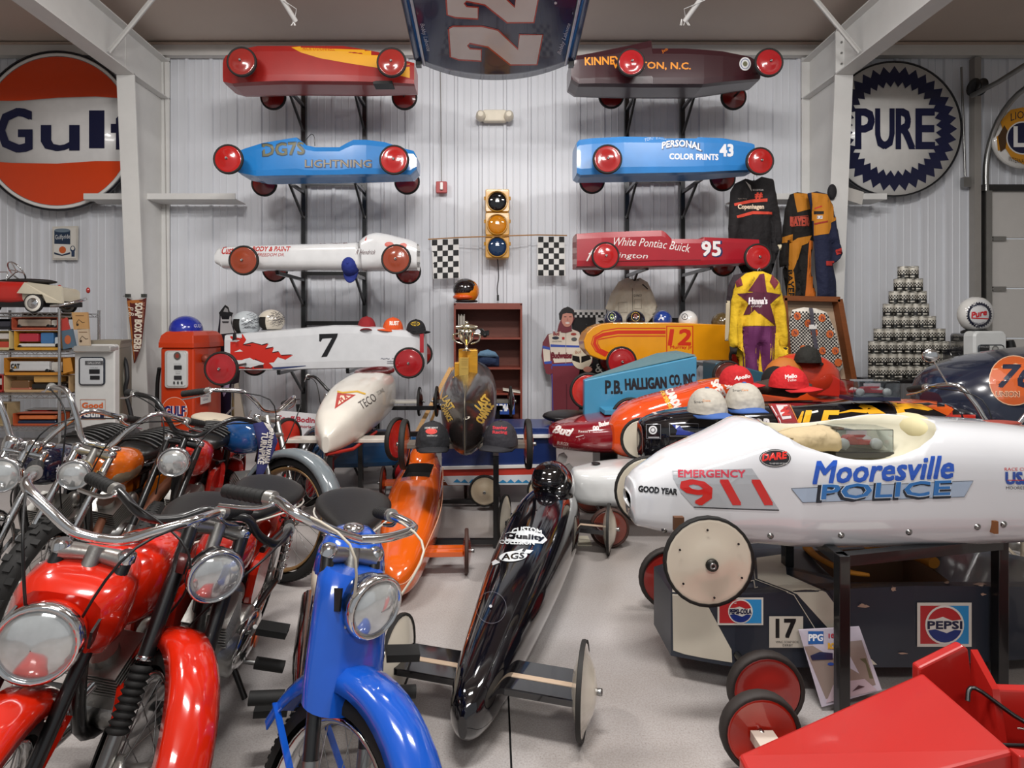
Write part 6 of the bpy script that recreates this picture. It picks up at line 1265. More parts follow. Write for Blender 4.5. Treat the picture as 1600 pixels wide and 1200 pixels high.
# navy nose with 76 emblem
t, nb = floor_car('large dark navy racing nose with orange round emblem at the right edge', (2.95, 3.75), (5.2, 4.0),
   [(0, .1, .95, .5), (.05, .3, 1.08, .35), (.15, .42, 1.17, .2), (.35, .5, 1.24, .1), (.7, .55, 1.27, .08), (1, .5, 1.2, .1)], M('161c2e', .22, coat=.7, var=.2, sc=3), [(.3, .4, .2, .2, '1c1c20', dict(wid=.12, dome=.0))], e=3.5, z0=0, sub=3)
t.name = 'race_car_nose'; t['category'] = 'race car'
art('lettering', [El(1584, 595, 39, 39, 'c8a080'), El(1584, 595, 37.5, 37.5, 'b4501c'), T('76', 1590, 588, 54, 34, '141a30', sh=.35, bold=.1), T('UNION', 1574, 616, 36, 8, 'c8a080', bold=.12), T('UNION', 1574, 616, 35, 7, '7a3a1c', bold=.04)], t, on=[nb], grid=4, coat=.5, lift=.004)
# ---- wire shelf and toys
CHR = M('b8b8b8', .25, .9)
t = thing('wire_shelf', 'chrome wire shelving unit full of toy trucks at the left edge', 'shelf', (P(40, 0, 5.3).x, 5.4, 0))
sx0, sx1 = P(-60, 0, 5.2).x, P(93, 0, 5.2).x; sy0, sy1 = 5.2, 5.72
shelf_z = [P(0, y, 5.2).z for y in (489, 549, 617, 668)]
for x in (sx0, sx1):
    for y in (sy0, sy1): 
        q = MB().tube([(x, y, 0), (x, y, shelf_z[0]+.04)], .0125, CHR, 8)
        for k in range(34): q.lathe([(.0135, 0), (.0135, .006)], CHR, (x, y, .1+k*.04), 'Z', 8)
        part('post', q, t)
for z in shelf_z:
    q = MB()
    for y in (sy0, sy1):
        q.tube([(sx0, y, z), (sx1, y, z)], .004, CHR, 6); q.tube([(sx0, y, z-.03), (sx1, y, z-.03)], .004, CHR, 6)
        n = int((sx1-sx0)/.045); q.tube([(sx0+(sx1-sx0)*k/n, y, z-(.03 if k % 2 else 0)) for k in range(n+1)], .003, CHR, 5)
    for x in (sx0, sx1): q.tube([(x, sy0, z), (x, sy1, z)], .004, CHR, 6); q.tube([(x, sy0, z-.03), (x, sy1, z-.03)], .004, CHR, 6)
    n = 26
    for k in range(n+1): q.tube([(sx0+(sx1-sx0)*k/n, sy0, z), (sx0+(sx1-sx0)*k/n, sy1, z)], .0022, CHR, 5)
    part('shelf', q, t, kind='stuff')
# pedal car
zt0 = shelf_z[0]+.006
t = thing('pedal_car', 'red and cream pedal car with whitewall wheels on top of the wire shelf', 'pedal car', (P(30, 0, 5.3).x, 5.4, zt0))
PR, PC = M('b8241c', .2, coat=.7), M('c4bba6', .25, coat=.6)
bx_ = [(-90, 440, 468), (-40, 438, 472), (20, 439, 475), (40, 440, 474), (70, 445, 474), (88, 449, 477)]
rings = []
for x, yt, yb in bx_: rings.append(super_ring(Vector((P(x, 0, 5.28).x, 5.42, 0)), Vector((0, 1, 0)), .19-.0003*max(0, x), P(0, yt, 5.28).z, P(0, yb, 5.28).z, 5, 28))
part('front_body', MB().loft(rings[:3]+[rings[3]], PR), t)
part('rear_body', MB().loft(rings[3:], PC), t)
part('side_flash', MB().prism([P(26, 458, 5.2), P(38, 441, 5.22), P(95, 447, 5.2), P(98, 474, 5.2), P(72, 473, 5.2), P(66, 460, 5.2)], (0, .02, 0), PC), t)
part('cockpit', MB().ball((P(40, 0, 5.4).x, 5.42, P(0, 440, 5.4).z), (.28, .13, .03), M('1a1412', .6), 16), t)
part('bumper', MB().tube([P(80, 478, 5.2), P(98, 476, 5.18), P(132, 468, 5.35), P(130, 466, 5.6)], .014, CHROME, 8, 4), t)
for y_ in (5.23, 5.6): part('tail_light', MB().ball(Vector((-4.07, y_, P(0, 450, 5.25).z)), (.018, .02, .03), M('a0201c', .15, coat=1), 10), t)
sw = P(26, 424, 5.35); R_ = Matrix.Rotation(radians(-55), 3, 'X') @ Matrix.Rotation(radians(20), 3, 'Y')
part('steering_wheel', MB().tube([sw+R_ @ Vector((.1*cos(a), .1*sin(a), 0)) for a in [2*pi*k/24 for k in range(24)]], .007, CHROME, 8, closed=True).tube([sw-R_ @ Vector((.1, 0, 0)), sw+R_ @ Vector((.1, 0, 0))], .006, CHROME, 6).tube([sw, sw+R_ @ Vector((0, -.1, 0))], .006, CHROME, 6).tube([sw, P(8, 440, 5.4)], .006, CHROME, 6).ball(sw, .014, CHROME, 8), t)
part('windshield_frame', MB().tube([P(-5, 425, 5.3), P(12, 425, 5.3), P(10, 438, 5.3)], .005, CHROME, 6), t)
for x, d_ in ((53, 5.2), (-75, 5.2), (53, 5.62), (-75, 5.62)):
    c = Vector((P(x, 0, 5.2).x, d_, zt0+.085)); w_ = part('wheel', MB().lathe([(.084, -.012), (.085, .012), (.05, .014), (.05, .014)], M('cfcac0', .5), c, 'Y', 24, cap=False).lathe([(.084, .012), (.05, -.014)], M('cfcac0', .5), c, 'Y', 24, cap=False), t)
    part('tire', MB().lathe([(.078, -.016), (.087, -.012), (.088, .012), (.078, .016)], RUB, c, 'Y', 24, cap=False), w_); part('hubcap', MB().lathe([(.05, .012), (.048, .02), (.03, .018), (.018, .026), (.001, .028)], CHROME, c, 'Y', 20, cap=False), w_)
part('chassis', MB().bx(P(-80, 0, 5.3).x, P(95, 0, 5.3).x, 5.26, 5.58, zt0+.06, zt0+.11, M('141212', .6)), t)
def toybox(label, x0, x1, y0, y1, D, box, items, flap=None):
    """open-fronted box with a toy in it: items = [(kind,x0,x1,y0,y1,colour)] in px"""
    t = thing('toy_box', label, 'toy box', P((x0+x1)/2, y1, D)); m = M(box, .5); f = lambda px, py, d: P(px, py, D)+Vector((0, d, 0))
    a, b = P(x0, y0, D), P(x1, y1, D); dp = .14
    q = MB(); q.bx(a.x, b.x, D, D+dp, b.z, b.z+.012, m); q.bx(a.x, b.x, D+dp-.006, D+dp, b.z, a.z, m); q.bx(a.x, a.x+.006, D, D+dp, b.z, a.z, m); q.bx(b.x-.006, b.x, D, D+dp, b.z, a.z, m); q.bx(a.x, b.x, D, D+.004, b.z, b.z+.025, m); q.bx(a.x, b.x, D+.02, D+dp, a.z-.005, a.z, m)
    part('carton', q, t)
    for nm, i0, i1, j0, j1, c in items:
        p0, p1 = P(i0, j0, D), P(i1, j1, D)
        part(nm, MB().rbox(((p0.x+p1.x)/2, D+.06, (p0.z+p1.z)/2), (p1.x-p0.x, .07, p0.z-p1.z), .012, M(c, .3, coat=.3)), t)
        if nm in ('cab', 'trailer'):
            for wx in ((i0+2.5, i1-2.5) if i1-i0 > 9 else ((i0+i1)/2,)):
                part('wheel', MB().lathe([(.001, -.008), (.02, -.008), (.02, .008), (.001, .008)], BLK, (P(wx, 0, D).x, D+.03, p1.z-.0), 'Y', 12), t)
    return t
S = 5.3
toybox('orange carton with a long tan toy truck on the upper shelf', 18, 90, 496, 516, S, 'b8563c', [('trailer', 24, 75, 499, 510, 'a49484'), ('cab', 77, 89, 500, 511, 'c8c2b8')])
toybox('long tan carton behind the toy trucks under the pedal car', 34, 112, 488, 499, S+.2, 'b8a488', [])
toybox('yellow and blue carton with white toy hauler, second from the top', 22, 95, 517, 547, S, 'c8922c', [('trailer', 25, 92, 537, 542, 'd0d0cc'), ('red_load', 26, 56, 521, 534, 'b02c3c'), ('blue_load', 60, 80, 520, 537, '3c6c9c'), ('cab', 82, 91, 527, 540, 'c8d0d4')])
toybox('white and yellow carton at the left end, second from the top', -20, 15, 517, 547, S, 'c8b888', [('toy', -12, 13, 521, 530, 'c8c0b8'), ('toy', -12, 13, 534, 545, 'b8402c')])
toybox('black carton at the left end of the upper shelf', -20, 17, 498, 515, S, '1c1c20', [('toy', -14, 12, 502, 511, '3a3a44')])
tb5 = toybox('yellow carton with a white toy trailer on the middle shelf', 6, 100, 559, 586, S, 'c0802c', [('trailer', 12, 73, 565, 580, 'd0d0d0'), ('cab', 77, 93, 566, 582, 'd0ccc4')], )
art('lettering', [T('CAT', 24, 572, 13, 7, '1a1a1a', bold=.08), Pg([(22, 575.5), (24, 571.5), (26, 575.5)], 'c8922c')], tb5, D=S+.02)
toybox('wooden-edged carton with brown toy tractors on the lower middle shelf', 6, 108, 587, 613, S, 'b89870', [('toy', 14, 42, 595, 607, '6a4a2c'), ('toy', 49, 92, 588, 598, 'b88c4c'), ('toy', 46, 100, 600, 608, '1a1614'), ('toy', 12, 44, 606, 611, 'a8624c')])
toybox('red carton at the left end of the lower shelf', -25, 4, 586, 613, S, 'a83028', [('toy', -16, 2, 592, 602, 'c8c0b8')])
toybox('orange toy car transporter box on the bottom shelf', 20, 92, 646, 666, S, 'b0502c', [('toy', 26, 85, 650, 656, 'd0703c'), ('toy', 24, 84, 658, 663, '1c3048')])
toybox('tan and grey cartons at the left end of the bottom shelf', -25, 12, 630, 666, S, 'a89470', [])
toybox('white model box at the right of the bottom shelf', 38, 112, 640, 650, S+.15, 'c0c0bc', [('toy', 45, 70, 642, 648, 'b83028')])
for lb, pts, c in (('tan card with line drawing at the right end of the upper shelf', [(112, 488), (136, 488), (138, 514), (115, 515)], 'b08858'), ('cream card with drawing below the tan card', [(121, 514), (138, 514), (140, 540), (123, 540)], 'b4a088'), ('grey blue card with orange patch between the toy boxes', [(96, 517), (112, 514), (118, 542), (98, 546)], '4c6070'), ('orange card standing at the end of the middle shelf', [(98, 561), (108, 559), (112, 580), (99, 584)], 'b87c2c'), ('red card behind the shelf post on the upper shelf', [(94, 502), (103, 496), (108, 515), (95, 517)], 'a83830')):
    t = thing('toy_card', lb, 'card', P(pts[2][0], pts[2][1], 5.25)); b = part('board', pad(pts, 5.24, .02, M(c, .6)), t)
    cx, cy = sum(p[0] for p in pts)/4, sum(p[1] for p in pts)/4
    if 'grey' in lb: art('print', [El(cx, cy+1, 5, 7, 'b05c38')], t, D=5.24)
    elif 'line' in lb or 'cream' in lb: art('print', [Ln([(cx-6, cy+4), (cx-2, cy-2), (cx+4, cy+3), (cx+7, cy+2)], 1, '3a2a1c'), Ln([(cx-7, cy-8), (cx+6, cy-8)], 1, '6a4a2c'), El(cx-4, cy+6, 2, 2, '3a2a1c')], t, D=5.24)
# sign board & leaning panel
t = thing('name_sign', 'white sign board with red lettering behind the motorcycles', 'sign', P(466, 700, 4.9))
b = part('board', pad([(430, 641), (504, 648), (500, 700), (426, 700)], 4.9, .01, M('cfcccc', .45)), t)
art('lettering', [T('Geoff Bodine', 465, 655, 66, 8, 'a82c3c', rot=4, bold=.06), T('Racing Memories', 462, 666, 56, 6, 'a04048', rot=4, bold=.04)], t, D=4.9); part('easel', MB().bar((P(466, 0, 4.93).x, 4.93, .7), (P(466, 0, 4.9).x, 5.1, .01), .04, .01, BLK), t)
solo('leaning_panel', pad([(366, 600), (372, 598), (388, 690), (366, 690)], 6.6, .03, M('c0b8a8', .6)), 'tall off-white board leaning on the wall beside the cowboy cutout', 'board')
# ================================================================ motorcycles and mopeds
_mw = {}
def moto_wheel(R, tw, rimc, knob=False, nsp=28):
    k = (R, tw, rimc, knob)
    if k in _mw: return _mw[k]
    rm = CHROME if rimc == 'chrome' else M(rimc, .35, .3); ri = R-tw*.95
    tire = MB(); prof = []
    for i in range(11):
        a = -.95*pi/2*1.25+1.9*pi/2*1.25*i/10; prof.append((R-tw*.5+tw*.5*cos(a), tw*.52*sin(a)))
    tire.lathe(prof, RUB, (0, 0, 0), 'Y', 44, cap=False)
    n = 44 if knob else 90
    for i in range(n):
        a = 2*pi*i/n; c, s = cos(a), sin(a)
        for dy in ((-.32, 0, .32) if knob else (-.2, .2)):
            if knob and (dy == 0) == (i % 2 == 0): continue
            rr = R-tw*.5+tw*.5*cos(abs(dy)*1.9); Rm = Matrix(((s, 0, c), (0, 1, 0), (-c, 0, s))).to_3x3()
            tire.box((rr*c, dy*tw, rr*s), (R*2*pi/n*(.62 if knob else .45), tw*(.3 if knob else .2), .016 if knob else .004), RUB, Matrix(((-s, 0, c), (0, 1, 0), (c, 0, s))))
    rim = MB().lathe([(ri+.012, -tw*.36), (ri+.014, -tw*.42), (ri+.004, -tw*.42), (ri-.006, -tw*.2), (ri-.008, 0), (ri-.006, tw*.2), (ri+.004, tw*.42), (ri+.014, tw*.42), (ri+.012, tw*.36)], rm, axis='Y', seg=44, cap=False)
    rim.lathe([(.018, -.06), (.05, -.055), (.052, -.04), (.035, -.035), (.03, .035), (.052, .04), (.05, .055), (.018, .06)], ALU, axis='Y', seg=18)
    rim.lathe([(.009, -.09), (.009, .09)], STEEL, axis='Y', seg=8)
    sp = MB()
    for i in range(nsp):
        a = 2*pi*i/nsp; s_ = 1 if i % 2 else -1; b = a+(.45 if (i//2) % 2 else -.45)
        sp.tube([(.048*cos(b), s_*.045, .048*sin(b)), (ri*cos(a), s_*.004, ri*sin(a))], .0016, STEEL, 4, cap=False)
    _mw[k] = (tire.mesh('tire', fix=False), rim.mesh('rim'), sp.mesh('spokes', fix=False)); return _mw[k]
def fender_mb(R, w, a0, a1, m, cen, n=22, t=.004, depth=.035, lip=None):
    b = MB(); rings = []
    for i in range(n+1):
        a = radians(a0+(a1-a0)*i/n); c, s = cos(a), sin(a); ring = []
        for (yy, dr) in ((-w, -depth), (-w*.93, -.008), (-w*.6, .010), (0, .016), (w*.6, .010), (w*.93, -.008), (w, -depth), (w-t, -depth), (w*.9, -.014), (w*.55, .004), (0, .010), (-w*.55, .004), (-w*.9, -.014), (-w+t, -depth)):
            ring.append(Vector(cen)+Vector(((R+dr)*c, yy, (R+dr)*s)))
        rings.append(ring)
    return b.loft(rings, m, True)
LENS = M('c9cccb', .1, .55, 1.0, var=.25, sc=26)
def moto(label, fr, re, lean=12, steer=25, **o):
    """fr / re: ground points under the front and rear axle (metres)"""
    g = lambda k, d: o.get(k, d)
    fr = Vector((fr[0], fr[1], 0)); re = Vector((re[0], re[1], 0)); W = (fr-re).length; hd = atan2((fr-re).y, (fr-re).x)
    R = g('R', .285); tw = g('tw', .07); mid = (fr+re)/2
    Mx = Matrix.Translation(mid) @ Matrix.Rotation(hd, 4, 'Z') @ Matrix.Rotation(radians(-lean), 4, 'X')
    t = thing(g('name', 'moped'), label, g('cat', 'motorcycle'), mid, 0, None, Mx)
    A = Vector((W/2, 0, R)); B = Vector((-W/2, 0, R)); rk = radians(g('rake', 26)); fl = g('fl', .475)
    ax = Vector((-sin(rk), 0, cos(rk))); crown = A+ax*fl-Vector((.03, 0, 0)); S = Matrix.Translation(crown) @ Matrix.Rotation(radians(steer), 4, ax) @ Matrix.Translation(-crown)
    body = M(g('body', 'c02a18'), .16, coat=.9); blk = BLACKM; frame = g('frame', blk); forkm = g('fork', blk)
    def fp(nm, mb, label=None, kind=None, par=None): mb.xf(S); return part(nm, mb, par or t, label, local=True, kind=kind)
    def bp(nm, mb, label=None, kind=None, par=None): return part(nm, mb, par or t, label, local=True, kind=kind)
    ti, ri, sp = moto_wheel(R, tw, g('rim', 'chrome'), g('knob', False))
    for c, X in ((A, S), (B, Matrix.Identity(4))):
        w = put('wheel', ri, t, X @ Matrix.Translation(c)); put('tire', ti, w, Matrix.Identity(4)); q = put('spokes', sp, w, Matrix.Identity(4)); q['kind'] = 'stuff'
    # fork
    hw = .075+.0*tw; top = crown+ax*.10
    for s in (-1, 1):
        v = Vector((0, s*hw, 0)); q = MB().tube([A+v+Vector((-.0, 0, 0)), A+v+ax*.06], .016, STEEL, 10)
        q.tube([A+v+ax*.02, A+v+ax*(fl*.34)], .019, g('slider', STEEL), 12)
        if g('gaiter', False):
            for k in range(9): q.lathe([(.02, -.008), (.029, 0), (.02, .008)], RUB, A+v+ax*(.10+k*.0165), 'Z', 14, R=Matrix.Rotation(-rk, 3, 'Y'), cap=False)
            q.lathe([(.022, -.004), (.024, .0), (.022, .006)], CHROME, A+v+ax*.255, 'Z', 14, R=Matrix.Rotation(-rk, 3, 'Y')); q.tube([A+v+ax*.25, top+v], .021, forkm, 12)
        else: q.tube([A+v+ax*.12, top+v], .017, forkm, 12)
        fp('fork_leg', q)
    q = MB().rbox(crown, (.05, hw*2+.03, .03), .02, g('clamp', ALU), Matrix.Rotation(-rk, 3, 'Y')); q.tube([top+Vector((0, -hw, 0)), top+Vector((-.01, 0, 0)), top+Vector((0, hw, 0))], [.024, .018, .024], g('clamp', ALU), 10, 3); q.tube([crown, top+ax*.02], .02, g('clamp', ALU), 12)
    for s in (-1, 1): q.lathe([(.022, 0), (.022, .02), (.012, .028)], CHROME, top+Vector((0, s*hw, 0)), 'Z', 12)
    fp('fork_crown', q)
    if g('shroud', False):
        q = MB(); rings = []
        for z, rx, ry in ((-.26, .055, .105), (-.22, .058, .108), (-.08, .06, .105), (.0, .065, .1), (.03, .055, .085)):
            rings.append([crown+ax*(z+.05)+Vector((rx*cos(a)+.02, ry*(abs(sin(a))**.7)*(1 if sin(a) > 0 else -1), 0)) for a in [2*pi*k/24 for k in range(24)]])
        fp('fork_shroud', q.loft(rings, body, True))
    # bars
    hb = g('bars', 'moped'); bt = top+ax*.03; bar = g('barm', CHROME); H_ = g('barh', .16); Wd = g('barw', .34)
    ctr = bt+Vector((.02, 0, .02))
    for s in (-1, 1):
        pts = [ctr, ctr+Vector((.005, s*.06, .01)), ctr+Vector((.0, s*.12, H_*.55)), ctr+Vector((-.03, s*.2, H_)), ctr+Vector((-.14, s*(Wd-.03), H_*g('drop', .85))), ctr+Vector((-.26, s*(Wd+.02), H_*g('drop', .85)-.03))]
        hbp = fp('handlebar', MB().tube(pts, .0125, bar, 12, 5))
        d_ = (pts[5]-pts[4]).normalized(); gp = pts[4]+d_*.03
        gm = MB().tube([gp, gp+d_*.13], .018, M('151514', .7, kind='rubber'), 14)
        for k in range(6): gm.lathe([(.0185, -.002), (.0195, 0), (.0185, .002)], RUB, gp+d_*(.02+k*.018), 'Z', 12, R=Vector((0, 0, 1)).rotation_difference(d_).to_matrix())
        fp('grip', gm)
        lv = gp+Vector((.035, 0, -.005))
        q = MB().tube([gp-d_*.02, gp-d_*.015+Vector((.03, 0, 0)), lv+d_*.05+Vector((.02, 0, -.01)), lv+d_*.15+Vector((.015, s*.01, -.02))], [.013, .009, .007, .006], CHROME, 8, 4, flat=.6); q.lathe([(.02, -.012), (.02, .012)], ALU, gp-d_*.02, 'Z', 12, R=Vector((0, 0, 1)).rotation_difference(d_).to_matrix()); fp('brake_lever', q)
        fp('cable', MB().tube([gp-d_*.02+Vector((.02, 0, 0)), ctr+Vector((.12, s*.12, H_*.7)), crown+Vector((.09, s*.05, -.02)), crown+Vector((.0, s*.04, -.18))], .0035, g('cablem', BLK), 6, 5))
    # headlight
    hr = g('hl', .078)
    if hr:
        hc = crown+Vector((g('hlx', .10), 0, g('hlz', .03))); tilt = Matrix.Rotation(radians(90-g('hlt', 4)), 3, 'Y')
        lt = MB().lathe([(.02, -.10), (hr*.6, -.085), (hr*.92, -.04), (hr, -.005), (hr, .0)], g('hlshell', body), hc, 'Z', 28, R=tilt)
        hl = fp('headlight', lt); fp('headlight_rim', MB().lathe([(hr*.98, -.01), (hr*1.06, -.006), (hr*1.05, .014), (hr*.93, .022), (hr*.93, .0)], CHROME, hc, 'Z', 28, R=tilt, cap=False), par=hl)
        fp('lens', MB().lathe([(hr*.95, .008), (hr*.8, .022), (hr*.45, .032), (.001, .036)], LENS, hc, 'Z', 28, R=tilt, cap=False), par=hl); fp('reflector', MB().lathe([(hr*.93, .006), (hr*.6, -.02), (.012, -.035), (.012, -.01), (.001, -.008)], CHROME, hc, 'Z', 28, R=tilt, cap=False), par=hl)
        for s in (-1, 1): fp('headlight_bracket', MB().bar(crown+Vector((0, s*(hw+.012), -.0)), hc+Vector((-.03, s*(hr+.004), 0)), .006, .05, forkm))
    if g('cowl', False):
        cc = crown+Vector((.02, 0, -.0)); rings = []
        for x, wy, zt_, zb_ in ((-.16, .10, .07, -.12), (-.06, .125, .075, -.13), (.02, .115, .07, -.12), (.05, .09, .05, -.10)): rings.append(super_ring(cc+Vector((x, 0, 0)), Vector((0, 1, 0)), wy, cc.z+zt_, cc.z+zb_, 4, 24))
        fp('headlight_cowl', MB().loft(rings, body, True))
    # front fender
    if g('ff', True):
        fm = M(g('fender', g('body', 'c02a18')), .15, coat=.9) if g('fender', None) != 'chrome' else CHROME
        f0, f1 = g('ffa', (-8, 165)); Rf = R+.035
        fp('front_fender', fender_mb(Rf, tw*.5+g('ffw', .026), f0, f1, fm, A))
        for s in (-1, 1):
            for a in (radians(f0+12), radians(f1-14)):
                fp('fender_stay', MB().bar(A+Vector((0, s*.07, .02)), A+Vector((Rf*cos(a), s*(tw*.5+g('ffw', .026)), Rf*sin(a)-.02)), .004, .016, g('staym', fm), (0, 1, 0)))
    # frame
    sh = crown+Vector((-.05, 0, -.02)); sx = Vector((-W*.14, 0, g('sz', .66)))
    q = MB().tube([sh, sh+Vector((-.02, 0, -.14))], .026, frame, 10); fz = g('fz', .24)
    q.tube([sh+Vector((-.01, 0, -.09)), (W*.16, 0, fz+.08), (W*.02, 0, fz), (-W*.2, 0, fz)], .019, frame, 10, 4); q.tube([sh, (0, 0, g('tz', .62)-.02), sx+Vector((-.02, 0, -.08))], .021, frame, 10, 4)
    q.tube([sx+Vector((0, 0, -.06)), (-W*.16, 0, fz)], .019, frame, 10)
    for s in (-1, 1):
        q.tube([(-W*.16, s*.05, fz+.03), B+Vector((0, s*.075, 0))], .013, frame, 8); q.tube([sx+Vector((0, s*.06, -.1)), B+Vector((-.03, s*.08, .26)), B+Vector((-.14, s*.08, .28))], .012, frame, 8, 3)
        q.tube([(-W*.12, 0, fz+.01), (-W*.10, s*.13, .06)], .011, blk, 8)
    bp('frame', q)
    for s in (-1, 1):
        q = MB().tube([B+Vector((0, s*.085, .01)), B+Vector((.04, s*.085, .33))], .012, CHROME, 8); q.tube([(B+Vector((0, s*.085, .02))).lerp(B+Vector((.04, s*.085, .33)), k/24)+Vector((.022*cos(k*2.1), .022*sin(k*2.1), 0)) for k in range(2, 23)], .004, g('shockm', CHROME), 5, 2)
        bp('shock_absorber', q)
        pg = MB().tube([(g('pegx', -.02), s*.06, fz+.01), (g('pegx', -.02)+.0, s*.17, fz+.01)], .009, STEEL, 8).tube([(g('pegx', -.02), s*.15, fz+.01), (g('pegx', -.02), s*.25, fz+.01)], .02, M('141413', .7, kind='rubber'), 10)
        if g('pedal', True): a = radians(60 if s > 0 else -120); pg.tube([(-.04, s*.1, fz+.04), (-.04+.14*cos(a), s*.13, fz+.04+.14*sin(a))], .008, STEEL, 8).box((-.04+.14*cos(a), s*.19, fz+.04+.14*sin(a)), (.06, .1, .022), M('141413', .7))
        bp('pedal', pg)
    # tank
    tk = g('tank', 'moped'); tz = g('tz', .62)
    if tk:
        tl, th, twd = g('tl', .34), g('th', .2), g('twd', .1); x1 = crown.x-.06; rings = []
        for f, wv, zt_, zb_ in interp([(0, .03, .0, -.06), (.08, .6, .32, -.30), (.35, 1, .5, -.45), (.7, .8, .42, -.4), (.93, .4, .2, -.2), (1, .15, .06, -.1)], 3):
            rings.append(super_ring(Vector((x1-tl*f, 0, 0)), Vector((0, 1, 0)), twd*wv, tz+.06+th*zt_, tz+.06+th*zb_, 2.6, 20))
        tm = M(g('tankc', g('body', 'c02a18')), .12, coat=1.0)
        tnk = bp('fuel_tank', MB().loft(rings, tm, True)); bp('fuel_cap', MB().lathe([(.026, -.005), (.03, .006), (.026, .014), (.01, .018)], CHROME, (x1-tl*.35, 0, tz+.06+th*.5), 'Z', 14), par=tnk)
        if g('tpanel', None):
            for s in (-1, 1): bp('tank_panel', MB().ball((x1-tl*.42, s*twd*.68, tz+.05), (tl*.3, twd*.36, th*.24), M(g('tpanel', 'd8d0c0'), .3, coat=.5), 18), par=tnk)
        for (dx, s, dz) in g('stars', []):
            q = MB(); cc = Vector((x1-tl*dx, s, tz+.06+dz)); q.prism([cc+Vector((.018*(1 if k % 2 == 0 else .42)*cos(pi/2+k*pi/5), 0, .018*(1 if k % 2 == 0 else .42)*sin(pi/2+k*pi/5))) for k in range(10)], (0, .002*(1 if s > 0 else -1), 0), M('d0d0d4', .4)); bp('star', q, par=tnk)
    # seat
    st = g('seat', 'saddle'); sc_ = M(g('seatc', '191817'), .38, kind='leather')
    if st == 'saddle':
        c = sx+Vector((-.04, 0, .045)); q = MB(); rings = []
        for f, wv, zz, hh in interp([(-.13, .04, .0, .02), (-.11, .3, .0, .04), (-.02, .62, .004, .045), (.1, 1.0, .012, .05), (.2, .98, .02, .052), (.25, .6, .022, .045), (.265, .1, .02, .02)], 3): rings.append(super_ring(Vector((c.x-f, 0, 0)), Vector((0, 1, 0)), .132*wv, c.z+zz+hh*.6, c.z+zz-hh*.6, 2.3, 20))
        so = bp('seat', q.loft(rings, sc_, True)); bp('seat_piping', MB().tube([(c.x-fx, .132*wv, c.z-.012) for fx, wv in ((-.12, .25), (-.02, .64), (.1, 1.0), (.2, .97), (.26, .3), (.26, -.3), (.2, -.97), (.1, -1.0), (-.02, -.64), (-.12, -.25))], .004, M('c8c4ba', .4), 6, 3, closed=False), par=so)
        for s in (-1, 1): bp('seat_spring', MB().tube([(c.x-.2+.016*cos(k*1.3), s*.07+.016*sin(k*1.3), c.z-.04-k*.004) for k in range(20)], .003, blk, 5), par=so)
    else:
        q = MB(); rings = []; L0, L1 = g('bench', (.02, -.48)); c = Vector((0, 0, sx.z+.03))
        for f, wv, hh in interp([(0, .3, .02), (.05, .7, .045), (.3, .9, .055), (.8, 1, .06), (.95, .9, .055), (1, .5, .02)], 3): rings.append(super_ring(Vector((L0+(L1-L0)*f, 0, 0)), Vector((0, 1, 0)), .12*wv, c.z+hh+.02*sin(f*3), c.z-hh*.5, 3, 20))
        so = bp('seat', q.loft(rings, sc_, True))
        for k in range(g('ribs', 9)): x = L0+(L1-L0)*(.15+.08*k); bp('seat_rib', MB().tube([(x, y, c.z+.068+.02*sin((x-L0)/(L1-L0)*3)-abs(y)**2*2.2) for y in (-.1, -.05, 0, .05, .1)], .008, sc_, 6, 3), par=so)
    # engine
    ez = fz+.09; em = ALU; q = MB().rbox((W*.0, 0, ez-.0), (.26, .15, .17), .07, em); q.lathe([(.07, -.09), (.085, -.085), (.085, -.07), (.085, .07), (.085, .085), (.07, .09)], em, (-.06, 0, ez), 'Y', 22); q.lathe([(.05, -.1), (.065, -.095), (.065, .095), (.05, .1)], g('cover', STEEL), (.07, 0, ez-.01), 'Y', 20)
    bp('engine', q); bp('engine_cover', MB().ball((-.03, .095, ez-.005), (.15*g('ecs', 1), .035*g('ecs', 1), .075*g('ecs', 1)), CHROME, 20).lathe([(.03, 0), (.03, .006)], M(g('badge', 'c05020'), .4), (-.03, .097+.035*g('ecs', 1), ez), 'Y', 16, R=Matrix.Rotation(pi, 3, 'Z')))
    cyl = MB(); ca = Vector((sin(radians(g('cyl', 30))), 0, cos(radians(g('cyl', 30))))); Rq = Matrix.Rotation(radians(g('cyl', 30)), 3, 'Y')
    cyl.tube([Vector((.06, 0, ez+.04)), Vector((.06, 0, ez+.04))+ca*.17], .04, em, 14)
    for k in range(9): cyl.rbox(Vector((.06, 0, ez+.06))+ca*(.015*k), (.13, .14, .005), .002, em, R=Rq)
    bp('cylinder', cyl, kind='stuff')
    bp('carburetor', MB().ball((-.05, .02, ez+.13), (.035, .035, .045), ALU, 12).tube([(-.05, .02, ez+.13), (.02, 0, ez+.13)], .014, ALU, 8).tube([(-.08, .02, ez+.14), (-.14, .02, ez+.15)], .028, blk, 12))
    es = g('exs', -1); xm = g('exm', CHROME); hi = g('exhi', False)
    if hi: pts = [(.13, 0, ez+.1), (.24, es*.05, ez+.02), (.2, es*.11, ez-.06), (.1, es*.14, ez+.06), (-.1, es*.15, ez+.2), (-.4, es*.15, ez+.28)]
    else: pts = [(.13, 0, ez+.1), (.22, es*.05, ez+.0), (.15, es*.09, ez-.1), (-.1, es*.11, ez-.13), (-.3, es*.12, ez-.12), (-.62, es*.13, ez-.06)]
    bp('exhaust_pipe', MB().tube(pts, [.016, .017, .018, .02, .034, .034] if not hi else [.02, .022, .022, .022, .03, .03], xm, 12, 5))
